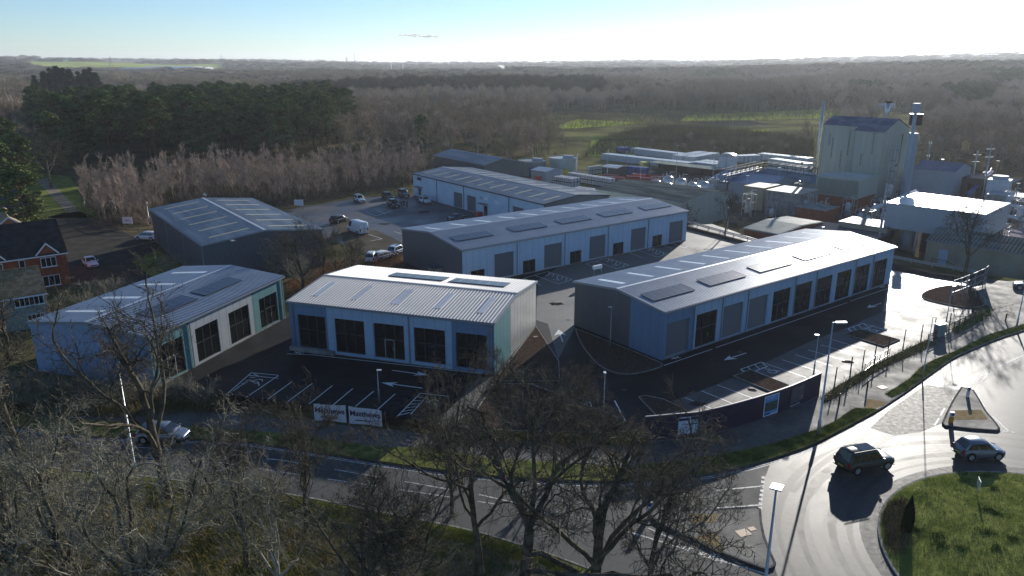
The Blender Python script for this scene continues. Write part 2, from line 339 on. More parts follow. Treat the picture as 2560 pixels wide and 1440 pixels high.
structure('approach_road', MB().sheet([p for p in kn if p[0] < G(1930, 1148)[0]] + GP([(1930, 1149), (1912, 1195), (1903, 1240), (1900, 1276), (1910, 1330), (1930, 1400), (1965, 1500), (1990, 1690), (1640, 1700)]) + ks[::-1], .007), mat('dull_asphalt', (.060, .060, .058), .72, base2=(.085, .083, .078), scale=.3, bump=.006, bscale=50, rough2=.85, spec=.3))
structure('yard', MB().sheet(GP([(1716, 616), (1620, 556), (1700, 566), (1860, 607), (2000, 650), (1960, 690)]), .016), mat('sunlit_concrete_yard', (.13, .12, .10), .55, base2=(.18, .165, .14), scale=.25, rough2=.75))
structure('entrance_road', MB().sheet(GP([(2440, 722), (2500, 706), (2700, 694), (2700, 1000 - 240), (2560, 756), (2480, 776), (2454, 757)]), .125), M_pave)
structure('rear_car_park', MB().sheet(GP([(640, 545), (760, 516), (850, 502), (885, 494), (1030, 488), (1363, 572), (1160, 600), (1010, 658), (935, 645), (830, 600), (700, 575)]), .008), M_lot)
structure('worn_bay_surface', MB().sheet(GP([(905, 575), (940, 575), (1004, 606), (1008, 655), (935, 643), (860, 612), (840, 560), (870, 545)]), .014), M_tan)
structure('estate_road', MB().sheet(GP([(110, 545), (190, 525), (250, 548), (330, 590), (390, 598), (392, 624), (320, 650), (420, 720), (500, 800), (330, 860), (250, 740), (170, 705), (150, 620)]), .012),
          mat('brown_asphalt', (.060, .056, .048), .7, base2=(.085, .078, .066), scale=.4))
structure('works_yard', MB().sheet([G(x, y, WZ) for x, y in ((1300, 440), (1480, 395), (2100, 370), (2700, 480), (2700, 640), (2460, 655), (2330, 638), (2200, 618), (1900, 572), (1760, 545), (1600, 490), (1400, 470))], WZ + .003), mat('works_concrete', (.085, .08, .075), .7, base2=(.13, .12, .11), scale=.15))
structure('gravel_path', MB().sheet(GP([(88, 448), (118, 446), (200, 528), (168, 532)]), .02), M_path)
structure('grass_patch', MB().sheet(GP([(70, 430), (170, 440), (240, 520), (250, 545), (110, 545), (60, 520)]), .012), M_grass)
structure('lawn', MB().sheet(GP([(330, 655), (392, 626), (420, 640), (520, 730), (470, 760)]), .020), M_grass)
structure('lawn', MB().sheet([G(x, y, -3) for x, y in ((1395, 470), (1430, 440), (1500, 420), (1560, 425), (1540, 450), (1450, 470))], -2.985), M_grass)
structure('bank', MB().sheet(GP([(712, 705), (722, 760), (760, 745), (880, 690), (1010, 665), (1040, 645), (1005, 640), (900, 640), (800, 655), (745, 685)]), .030), M_leaf)
# far fields draped on the slopes
def drape(name, pts, m, up=.6, n=26):
    (a, b, c, d) = [np.array(p, float) for p in pts]; u, w = np.meshgrid(np.linspace(0, 1, n), np.linspace(0, 1, n)); u = u[..., None]; w = w[..., None]
    P = (a * (1 - u) + b * u) * (1 - w) + (d * (1 - u) + c * u) * w; Z = terrain(P[..., 0].ravel(), P[..., 1].ravel()) + up
    i, j = np.meshgrid(np.arange(n - 1), np.arange(n - 1), indexing='ij'); k = (i * n + j).ravel()
    return tag(link(name, np_mesh(name, np.column_stack([P[..., 0].ravel(), P[..., 1].ravel(), Z]), np.stack([k, k + 1, k + n + 1, k + n], -1), m, True)), kind='structure')
def pol(x, r):
    t = (x - 1280) / 1934; y = r / math.sqrt(1 + t * t); return (t * y, y)
drape('rough_pasture', GP([(1330, 402), (2300, 392), (2330, 268), (1330, 285)]), mat('rough_pasture', (.09, .082, .042), .95, base2=(.22, .215, .08), scale=.035), .05, 60)
for q in ([(1375, 322), (1440, 322), (1620, 308), (1440, 299)], [(1470, 372), (1590, 370), (1600, 344), (1480, 342)], [(1720, 303), (1900, 300), (2110, 294), (2110, 279), (1900, 284), (1740, 290)][:4] and [(1700, 304), (2110, 296), (2110, 277), (1720, 288)], [(1680, 334), (1900, 338), (1930, 326), (1690, 320)]):
    drape('meadow', GP(q), M_field, .22)
structure('lagoon', MB().sheet(GP([(1740, 305), (1880, 303), (1930, 312), (1800, 318)]), .12), mat('pond_water', (.02, .025, .03), .08, spec=.8))
drape('far_field', [pol(60, 2350), pol(560, 2350), pol(555, 2950), pol(80, 2950)], M_field)
drape('far_field', [pol(590, 3050), pol(850, 3000), pol(860, 3300), pol(580, 3350)], M_field)
drape('far_field', [pol(1930, 3000), pol(2200, 2950), pol(2180, 3250), pol(1940, 3300)], M_field)
drape('far_field', [pol(2060, 1420), pol(2400, 1450), pol(2400, 1500), pol(2080, 1470)], M_path)

M_grit = mat('gritty_asphalt', (.065, .062, .058), .66, base2=(.075, .070, .066), scale=1.5, bump=.010, bscale=25, rough2=.56, rscale=2.5, spec=.15)
sr_ = lambda x, y: (1860 + x / 2.667, 900 + y / 2.667)
structure('resurfaced_patch', MB().sheet([G(*sr_(*p)) for p in ((1215, 165), (1440, 200), (1395, 290), (1330, 420), (1180, 480), (1000, 505), (840, 455), (960, 340), (1110, 235))], .0075), M_grit)
def arc_strip(r0, r1, a0, a1, z, wob=0):
    n = 40; t = np.linspace(R(a0), R(a1), n); m = MB(); cx, cy = 36.33, 38.47
    m.add([(cx + (r0 + wob * math.sin(k * 7)) * math.cos(k), cy + (r0 + wob * math.sin(k * 7)) * math.sin(k), z) for k in t] + [(cx + (r1 + wob * math.sin(k * 5 + 1)) * math.cos(k), cy + (r1 + wob * math.sin(k * 5 + 1)) * math.sin(k), z) for k in t], [(i, i + 1, n + i + 1, n + i) for i in range(n - 1)]); return m
structure('gritty_edge', arc_strip(12.4, 13.5, 60, 260, .0072, .15), M_grit)
M_trk = mat('tyre_track_asphalt', (.040, .039, .039), .52, base2=(.05, .048, .047), scale=.6, bump=.004, bscale=60, spec=.15)
M_pol = mat('polished_lane_asphalt', (.040, .041, .042), .43, base2=(.05, .05, .05), scale=.4, spec=.15, rough2=.49, rscale=.5); M_trk2 = mat('damp_lane_asphalt', (.040, .040, .041), .49, base2=(.052, .051, .05), scale=.8, spec=.15, rough2=.56, rscale=.8)
for i_, (r0, r1, m_) in enumerate(((14.0, 14.4, M_trk), (15.0, 15.55, M_trk2), (15.9, 16.7, M_pol), (17.1, 17.6, M_trk2), (18.6, 19.0, M_trk), (19.9, 20.6, M_pol))): structure('tyre_track', arc_strip(r0, r1, 60, 252, .0062 + i_ * .00012, .10 + .03 * (i_ % 3)), m_)
TZ = [.0058]
def track(pts, w):
    L_ = smooth_poly(GP(pts), 3, False); m = MB()
    for i in range(len(L_) - 1): m.line(L_[i], L_[i + 1], w, TZ[0])
    TZ[0] += .0004
    structure('tyre_track', m, M_trk)
track([(2560, 880), (2430, 930), (2330, 990), (2200, 1070), (2060, 1150), (1980, 1230)], .45); track([(2560, 905), (2450, 950), (2350, 1010), (2230, 1090), (2090, 1175), (2000, 1260)], .45)
# tarmac joints and stains in the yards
jm = MB()
for a, b in (((1404, 745), (1345, 760)), ((1438, 700), (1380, 690)), ((1652, 935), (1500, 960)), ((1760, 905), (2200, 760)), ((800, 960), (1100, 985)), ((600, 930), (720, 860)), ((2280, 700), (2210, 760)), ((2240, 790), (2300, 757)), ((1500, 985), (1640, 1040))): jm.line(G(*a), G(*b), .05, .0118)
structure('tarmac_joint', jm, mat('joint_bitumen', (.005, .005, .006), .5))
sm = MB(); rg0 = np.random.default_rng(77)
for px, py, s_ in ((1745, 1010, .9), (1880, 975, .6), (1300, 650, .8), (1390, 760, 1.1), (860, 905, .8), (1000, 935, .7), (2120, 905, .7), (640, 880, 1.0), (960, 560, 1.4), (1060, 530, 1.8), (1230, 580, 1.2), (290, 600, 1.2), (200, 560, 1.5)):
    c = G(px, py); sm.sheet([(c[0] + s_ * rg0.uniform(.6, 1.1) * math.cos(t), c[1] + s_ * .7 * rg0.uniform(.6, 1.1) * math.sin(t)) for t in np.linspace(0, 6.283, 15)[:-1]], .0172)
structure('stain', sm, mat('tarmac_stain', (.035, .032, .030), .8, base2=(.06, .055, .05), scale=2))
dm = MB()
for px, py in ((1560, 975), (1850, 880), (2080, 790), (1180, 1000), (760, 950), (1420, 800), (1350, 720), (980, 590), (2270, 730), (1650, 1180), (900, 1140), (500, 1095), (2150, 1064)):
    c = G(px, py); dm.obox((c[0], c[1], .0175), (.45, .45, .003), R(35))
structure('drain_grate', dm, M_black)
# ------------------------------------------------------------------ roundabout and islands
CX, CY, CR = 36.33, 38.47, 12.5
circ = lambda r: [(CX + r * math.cos(t), CY + r * math.sin(t)) for t in np.linspace(0, 2 * math.pi, 73)[:-1]]
km = MB(); cl = circ(CR); kerb(km, cl + [cl[0]], .15, .13, side=1); structure('roundabout_kerb', km, M_kerb)
dome = MB(); rings = 8; k = []
for i in range(rings):
    q = circ((CR - .15) * (1 - i / rings)); z = .13 + .55 * math.sin(i / rings * math.pi / 2); k.append([(x, y, z) for x, y in q])
dome.add([p for r_ in k for p in r_] + [(CX, CY, .7)], [(i * 72 + j, i * 72 + (j + 1) % 72, (i + 1) * 72 + (j + 1) % 72, (i + 1) * 72 + j) for i in range(rings - 1) for j in range(72)] + [((rings - 1) * 72 + j, (rings - 1) * 72 + (j + 1) % 72, rings * 72) for j in range(72)])
o = dome.build('roundabout_grass', M_grass, smooth=True); tag(o, kind='structure')
isl1 = GP([(1622, 1286), (1640, 1279), (1700, 1277), (1800, 1275), (1888, 1270), (1902, 1276), (1905, 1310), (1912, 1345), (1928, 1385), (1940, 1412), (1936, 1420), (1915, 1428), (1860, 1408), (1807, 1386), (1720, 1345), (1640, 1308)])
isl2 = GP([(2402, 970), (2434, 978), (2448, 1000), (2465, 1030), (2492, 1062), (2500, 1074), (2492, 1079), (2430, 1075), (2362, 1067), (2354, 1060), (2362, 1040), (2382, 1000)])
im = MB()
for q in (isl1, isl2): kerb(im, q + [q[0]], .15, .14, side=1 if sum(q[i][0] * q[(i + 1) % len(q)][1] - q[(i + 1) % len(q)][0] * q[i][1] for i in range(len(q))) > 0 else -1)
structure('island_kerb', im, mat('worn_island_kerb', (.11, .105, .10), .8, base2=(.19, .18, .17), scale=2))
im = MB(); im.prism(isl1, -.02, .125); im.prism(isl2, -.02, .125); structure('traffic_island', im, M_pave)
im = MB(); im.sheet(GP([(1728, 1345), (1790, 1330), (1812, 1378), (1800, 1382)], .13), .131); im.sheet(GP([(1718, 1285), (1795, 1285), (1790, 1305), (1730, 1308)], .13), .131)
im.sheet(GP([(2385, 1026), (2452, 1024), (2470, 1048), (2380, 1050)], .13), .131); im.sheet(GP([(2168, 996), (2226, 1006), (2180, 1024), (2160, 1018)], .13), .117)
structure('tactile_paving', im, M_tact)
im = MB()
for cx, cy, s in ((1858, 1332, .9), (1880, 1322, .5), (2206, 968, .8), (1339, 842, .5)):
    p = G(cx, cy, .13); im.obox((p[0], p[1], .135 if cy > 900 else .16), (s, s * .8, .012), R(20))
structure('manhole_cover', im, mat('rusty_iron', (.25, .18, .13), .6, .3))
# ---- beds
def bed(pts, m=M_bark_bed, it=1, z=.10, name='planting_bed'):
    q = smooth_poly(GP(pts), it); k = MB(); sg = 1 if sum(q[i][0] * q[(i + 1) % len(q)][1] - q[(i + 1) % len(q)][0] * q[i][1] for i in range(len(q))) > 0 else -1
    kerb(k, q + [q[0]], .12, z + .03, side=sg); structure('bed_edging', k, M_kerb); structure(name, MB().prism(q, -.02, z), m)
bed([(1339, 817), (1344, 822), (1362, 850), (1398, 905), (1400, 955), (1250, 955), (1240, 946)], it=0)
bed([(1440, 822), (1437, 826), (1450, 858), (1467, 884), (1498, 918), (1535, 935), (1577, 939), (1621, 930), (1660, 917), (1652, 907)], it=1)
bed([(1831, 942), (1876, 926), (1973, 965), (1933, 984)], it=0)
bed([(2107, 836), (2150, 824), (2250, 851), (2209, 868)], it=0)
bed([(1595, 994), (1612, 990), (1660, 1000), (1716, 1026), (1690, 1034), (1640, 1042)], it=0)
bed([(2300, 740), (2315, 728), (2345, 719), (2380, 714), (2428, 716), (2462, 745), (2468, 765), (2420, 773), (2348, 759), (2312, 750)], it=1)
bed([(1235, 960), (1330, 962), (1560, 1050), (1560, 1085), (1290, 1080), (1160, 1072)], it=0)
structure('footpath', MB().prism(GP([(1197, 945), (1236, 945), (1225, 960), (1130, 1085), (1100, 1110), (1062, 1098), (1120, 1030)]), -.02, .115), M_pave)

# ------------------------------------------------------------------ painted markings
mk = MB(); Z1 = .012
def ln(a, b, w=.1, z=Z1, m=None): (m or mk).line(G(*a), G(*b), w, z)
def arrow(m, tip, tail, z=Z1, w=.16, hw=.55, hl=1.6):
    a, b = Vector(G(*tip)), Vector(G(*tail)); d = (b - a).normalized(); n = Vector((-d.y, d.x))
    m.line(tuple(a + d * hl * .8), tuple(b), w, z); m.sheet([tuple(a), tuple(a + d * hl + n * hw), tuple(a + d * hl * .75), tuple(a + d * hl - n * hw)], z)
def wheelchair(m, c, ang, s=1.0, z=Z1):
    c = Vector(c); X = Vector((math.cos(ang), math.sin(ang))) * s; Y = Vector((-X.y, X.x))
    P = lambda x, y: tuple(c + X * x + Y * y)
    arc = [P(.36 * math.cos(t) - .05, .36 * math.sin(t) - .25) for t in np.linspace(R(150), R(390), 14)]
    for i in range(13): m.line(arc[i], arc[i + 1], .08 * s, z)
    for a, b in (((-.1, .5), (-.05, -.1)), ((-.05, -.1), (.3, -.12)), ((.3, -.12), (.45, -.5)), ((-.08, .2), (.25, .18)), ((.45, -.5), (.6, -.45))): m.line(P(*a), P(*b), .08 * s, z)
    m.sheet([P(-.1 + .09 * math.cos(t), .65 + .09 * math.sin(t)) for t in np.linspace(0, 6.28, 9)[:-1]], z)
s7 = lambda x, y: (1400 + x / 2.909, 540 + y / 2.909)
s8 = lambda x, y: (1860 + x / 3.6, 600 + y / 3.6)
s5 = lambda x, y: (x / 3.349, 560 + y / 3.349)
s6 = lambda x, y: (700 + x / 3.349, 560 + y / 3.349)
sl = lambda x, y: (560 + x / 2.571, 880 + y / 2.571)
sc = lambda x, y: (1200 + x / 2.571, 880 + y / 2.571)
sr = lambda x, y: (1860 + x / 2.667, 900 + y / 2.667)
for a, b in (((1982, 900), (2215, 968)), ((1895, 937), (2150, 1010)), ((1803, 974), (2075, 1052)), ((1712, 1009), (1980, 1092)), ((1617, 1047), (1890, 1132)), ((1465, 1063), (1790, 1175)),
             ((1145, 1229), (1408, 1328)), ((1030, 1272), (1265, 1368)), ((912, 1322), (1105, 1402)), ((2200, 780), (2440, 850)), ((2345, 768), (2520, 808))): ln(s7(*a), s7(*b))
for (a, b, c, d) in (((1313, 1115), (1465, 1063), (1670, 1232), (1420, 1128)), ((2093, 820), (2205, 780), (2380, 905), (2190, 832))):
    ln(s7(*a), s7(*b)); ln(s7(a[0], a[1]), s7(a[0] + 40, a[1] + 18)); ln(s7(*d), s7(*c)); ln(s7(*d), s7(d[0] + 95, d[1] - 35))
    for i in range(4):
        t = i / 3.0; p = (a[0] + (b[0] - a[0]) * t, a[1] + (b[1] - a[1]) * t); ln(s7(*p), s7(p[0] + 38, p[1] + 34), .1)
    for i in range(4):
        t = (i + .6) / 4.2; p = (d[0] + (c[0] - d[0]) * t, d[1] + (c[1] - d[1]) * t); ln(s7(*p), s7(p[0] + 40, p[1] + 40), .1)
wheelchair(mk, G(*s7(1528, 1122)), R(30), 1.25); wheelchair(mk, G(*s7(2262, 828)), R(30), 1.25)
for a, b in (((755, 1088), (1108, 968)), ((1133, 958), (2090, 630)), ((2110, 620), (2410, 518))): ln(s7(*a), s7(*b), .12)
arrow(mk, s7(1190, 1050), s7(1355, 996)); arrow(mk, s7(2232, 668), s7(2338, 633))
# bays in front of the long middle building
for i in range(4):
    x, y = [(1308, 687), (1465, 652), (1574, 625), (1650, 604)][i]; s = [1, .88, .78, .68][i]
    q = lambda u, v: (x + u * s, y + v * s)
    ln(q(0, 9), q(62, -8)); ln(q(0, 9), q(44, 26)); ln(q(28, 1), q(88, 23)); ln(q(62, -8), q(122, 12)); ln(q(122, 12), q(88, 23)); ln(q(75, -4), q(56, 3))
    for k in range(5): u = 66 + 11 * k; ln(q(u, -7 + 3.6 * k), q(u - 4, 1 + 3.6 * k), .09)
    wheelchair(mk, G(*q(84, 11)), R(-20), 1.0)
# car park before the white building
for a, b in (((130, 300), (350, 152)), ((175, 134), (350, 150)), ((262, 318), (438, 190)), ((395, 330), (567, 203)), ((540, 340), (695, 218)), ((700, 342), (828, 235)), ((845, 350), (963, 252)), ((985, 372), (1100, 270)), ((25, 265), (175, 134)), ((155, 150), (350, 170)),
             ((1100, 428), (1262, 265)), ((1200, 400), (1300, 290)), ((1262, 265), (1440, 285))): ln(sl(*a), sl(*b))
for i in range(6): ln(sl(60 + i * 26, 250 - i * 22), sl(110 + i * 22, 215 - i * 12), .09)
for i in range(6): ln(sl(1120 + i * 24, 408 - i * 24), sl(1195 + i * 20, 390 - i * 19), .09)
wheelchair(mk, G(*sl(215, 195)), R(200), 1.2); wheelchair(mk, G(*sl(1350, 330)), R(200), 1.2)
ln(sl(405, 12), sl(560, 18), .12); ln(sl(560, 18), sl(1280, 97), .12); ln(sl(1280, 97), sl(1660, 140), .12)
arrow(mk, sl(1320, 150), sl(1080, 118)); arrow(mk, sl(1010, 197), sl(1275, 233)); arrow(mk, (1396, 824), (1407, 855), hw=.75, hl=2)
for a, b in (((365, 310), (400, 450)), ((540, 330), (585, 462)), ((705, 320), (757, 452)), ((865, 312), (935, 448))): ln(sc(*a), sc(*b), .14)
# white walking figures on the walkways
def walker(m, c, ang, z=Z1):
    c = Vector(c); X = Vector((math.cos(ang), math.sin(ang))); Y = Vector((-X.y, X.x)); P = lambda x, y: tuple(c + X * x + Y * y)
    for a, b in (((0, .35), (0, -.1)), ((0, -.1), (.25, -.55)), ((0, -.1), (-.25, -.5)), ((0, .3), (.3, .05)), ((0, .3), (-.25, .05))): m.line(P(*a), P(*b), .13, z)
    m.sheet([P(.12 * math.cos(t), .5 + .12 * math.sin(t)) for t in np.linspace(0, 6.28, 9)[:-1]], z)
walker(mk, G(*s7(842, 1032)), R(120)); walker(mk, G(*s7(2345, 515)), R(120)); walker(mk, G(*sl(480, 6)), R(60))
for a, b in (((300, 395), (450, 440)), ((450, 440), (760, 345)), ((460, 370), (570, 412)), ((340, 700), (530, 760)), ((530, 760), (370, 790)), ((700, 660), (790, 690))):
    ln((860 + a[0] / 5.54, 460 + a[1] / 5.54), (860 + b[0] / 5.54, 460 + b[1] / 5.54), .12, .020)
structure('bay_markings', mk, M_white)
rm = MB()
def dash(pts, on, off, w=.12, z=.010, m=rm):
    P = [Vector(G(*p)) for p in pts]; seg = 0; t = 0; d_on = True; rem = on
    for i in range(len(P) - 1):
        a, b = P[i], P[i + 1]; L = (b - a).length; s = 0; d = (b - a) / L
        while s < L:
            q = min(rem, L - s)
            if d_on: m.line(tuple(a + d * s), tuple(a + d * (s + q)), w, z)
            s += q; rem -= q
            if rem <= 1e-6: d_on = not d_on; rem = on if d_on else off
# double edge lines, centre hatch, give-way lines
for k in (.35, .55):
    for i in range(len(kn) - 1):
        a, b = Vector(kn[i]), Vector(kn[i + 1]); d = (b - a).normalized(); n = Vector((d.y, -d.x)) * k
        if -30 < a.x < 32 and a.y < 62 or a.x < -5: rm.line(tuple(a + n), tuple(b + n), .08, .010)
dash([(0, 1095), (400, 1122), (700, 1150), (960, 1195), (1200, 1237), (1480, 1300)], 4, 2, .12)
dash([(300, 1140), (560, 1158), (780, 1192), (960, 1218), (1250, 1262)], 4, 2, .1)
for a, b in (((640, 1127), (560, 1142)), ((1620, 1320), (1700, 1356))): ln(a, b, .12, .010, rm)
ln(sc(1140, 1020), sc(1330, 1010), .12, .010, rm); ln(sc(1520, 1003), sc(1800, 983), .15, .010, rm)
for a, b in (((1520, 890), (1815, 862)), ((930, 1148), (1270, 1252)), ((1475, 1320), (1830, 1425)), ((1720, 1290), (1715, 1280))): ln(sc(*a), sc(*b), .14, .010, rm)
for i in range(8): ln(sc(1822 - i * 3, 800 + i * 28), sc(1820 - i * 3, 815 + i * 28), .25, .010, rm)
for a, b in (((1390, 265), (1468, 178)), ((1450, 195), (1560, 240)), ((1515, 150), (1545, 165)), ((1520, 140), (1640, 78)), ((1575, 150), (1640, 80)), ((1556, 198), (1570, 260)), ((1570, 260), (1608, 316)), ((1550, 296), (1592, 306)),
             ((1268, 440), (1300, 390)), ((1268, 440), (1320, 442)), ((1655, 375), (1770, 480)), ((1720, 474), (1805, 483)), ((1690, 50), (1860, -30)), ((840, 455), (990, 510)), ((1300, 160), (1440, 195)), ((1310, 370), (1340, 320))): ln(sr(*a), sr(*b), .14, .010, rm)
for i in range(5): p = (1920 + i * 3, 1288 + i * 2)
structure('road_markings', rm, M_worn)
def road_text(s, px, py, size, ang, z=.012, m=M_worn):
    o = text_mesh(s, size, m, name='road_lettering', bold=True, extrude=.001); p = G(px, py); o.location = (p[0], p[1], z); o.rotation_euler = (0, 0, ang); tag(o, kind='structure'); return o
o = road_text('LOOK LEFT', 1757, 1277, .62, R(4))
o = road_text('LOOK LEFT', 1748, 1382, .62, R(180 - 34)); 
structure('road_arrow', (lambda m: (arrow(m, (1800, 1393), (1775, 1386), .012, .1, .3, .5), arrow(m, (1712, 1277), (1740, 1279), .012, .1, .3, .5), m)[2])(MB()), M_worn)

# ------------------------------------------------------------------ profiled sheeting buildings
def wall_holes(mb, x0, x1, z0, z1, holes, y=0.0, depth=.22, rev=None):
    xs = sorted({x0, x1, *[h[0] for h in holes], *[h[1] for h in holes]}); zs = sorted({z0, z1, *[h[2] for h in holes], *[h[3] for h in holes]})
    for i in range(len(xs) - 1):
        for j in range(len(zs) - 1):
            cx, cz = (xs[i] + xs[i + 1]) / 2, (zs[j] + zs[j + 1]) / 2
            if any(h[0] < cx < h[1] and h[2] < cz < h[3] for h in holes): continue
            mb.add([(xs[i], y, zs[j]), (xs[i + 1], y, zs[j]), (xs[i + 1], y, zs[j + 1]), (xs[i], y, zs[j + 1])], [(0, 1, 2, 3)])
    for a, b, c, d in holes:
        m = rev or mb
        for p, q in (((a, c), (a, d)), ((a, d), (b, d)), ((b, d), (b, c)), ((b, c), (a, c))):
            m.add([(p[0], y, p[1]), (q[0], y, q[1]), (q[0], y + depth, q[1]), (p[0], y + depth, p[1])], [(0, 1, 2, 3)])
def rib_roof(L, W, he, hr, side, pitch=.333, hgt=.05, oh=.12, lift=.07):
    """one slope of trapezoidal sheeting"""
    m = MB(); n = int((L + 2 * oh) / pitch); s = (hr - he) / (W / 2)
    y0, y1 = (-.18, W / 2) if side else (W + .18, W / 2); z0 = he - .18 * s + lift; z1 = hr + lift
    prof = []
    for i in range(n):
        u = -oh + i * (L + 2 * oh) / n; w = (L + 2 * oh) / n
        prof += [(u, 0), (u + w * .5, 0), (u + w * .60, hgt), (u + w * .90, hgt)]
    prof.append((L + oh, 0)); k = len(prof)
    m.add([(u, y0, z0 + h) for u, h in prof] + [(u, y1, z1 + h) for u, h in prof], [((i, i + 1, k + i + 1, k + i) if side else (i + 1, i, k + i, k + i + 1)) for i in range(k - 1)])
    return m
def on_roof(B, u0, u1, v0, v1, lift, th):
    L, W, he, hr = B; s = (hr - he) / (W / 2)
    z = lambda v: he + s * (v if v <= W / 2 else W - v) + lift
    return MB().add([(u0, v0, z(v0)), (u1, v0, z(v0)), (u1, v1, z(v1)), (u0, v1, z(v1)), (u0, v0, z(v0) + th), (u1, v0, z(v0) + th), (u1, v1, z(v1) + th), (u0, v1, z(v1) + th)],
                    [(0, 3, 2, 1), (4, 5, 6, 7), (0, 1, 5, 4), (1, 2, 6, 5), (2, 3, 7, 6), (3, 0, 4, 7)])
def shopfront(root, u0, u1, z0, z1, y=.16, cols=3, door=False, bars=True, pale=False, name='shopfront'):
    g = MB().add([(u0, y, z0), (u1, y, z0), (u1, y, z1), (u0, y, z1)], [(0, 1, 2, 3)]).build('window', M_glass, root)
    fr = MB(); w = .07; fm = y - .05
    for x in np.linspace(u0 + w / 2, u1 - w / 2, cols + 1): fr.box(x - w / 2, fm, z0, x + w / 2, fm + .06, z1)
    for z in ([z0, (z0 + z1) / 2 + .15, z1 - w] if bars else [z0, z1 - w]): fr.box(u0, fm + .005, z, u1, fm + .055, z + w)
    fr.build('frame', M_frame, g)
    if door:
        a = u0 + (u1 - u0) / cols; b = a + (u1 - u0) / cols; d = MB()
        for x in (a + .03, b - .1): d.box(x, fm - .03, z0 + .04, x + .08, fm - .002, z0 + 2.15)
        d.box(a + .112, fm - .031, z0 + 2.06, b - .102, fm - .003, z0 + 2.16)
        dd = d.build('door', M_lframe if pale else M_frame, root); MB().box(b - .20, fm - .09, z0 + .9, b - .16, fm - .05, z0 + 1.4).build('handle', M_steel, dd)
def roller(root, u0, u1, z0, z1, y=.16):
    m = MB(); n = int((z1 - z0) / .11); vs = []
    for i in range(n):
        a = z0 + (z1 - z0) * i / n; b = z0 + (z1 - z0) * (i + 1) / n
        m.add([(u0, y, a), (u1, y, a), (u1, y - .02, (a + b) / 2), (u0, y - .02, (a + b) / 2), (u1, y, b), (u0, y, b)], [(0, 1, 2, 3), (3, 2, 4, 5)])
    r = m.build('roller_door', M_roll, root); MB().box(u0 + .05, y - .06, z0, u1 - .05, y - .03, z0 + .12).build('bottom_rail', M_steel, r)
    MB().box(u0 - .0, y - .05, z0, u0 + .07, y - .025, z1).build('guide', M_trim, r); MB().box(u1 - .07, y - .05, z0, u1, y - .025, z1).build('guide', M_trim, r)
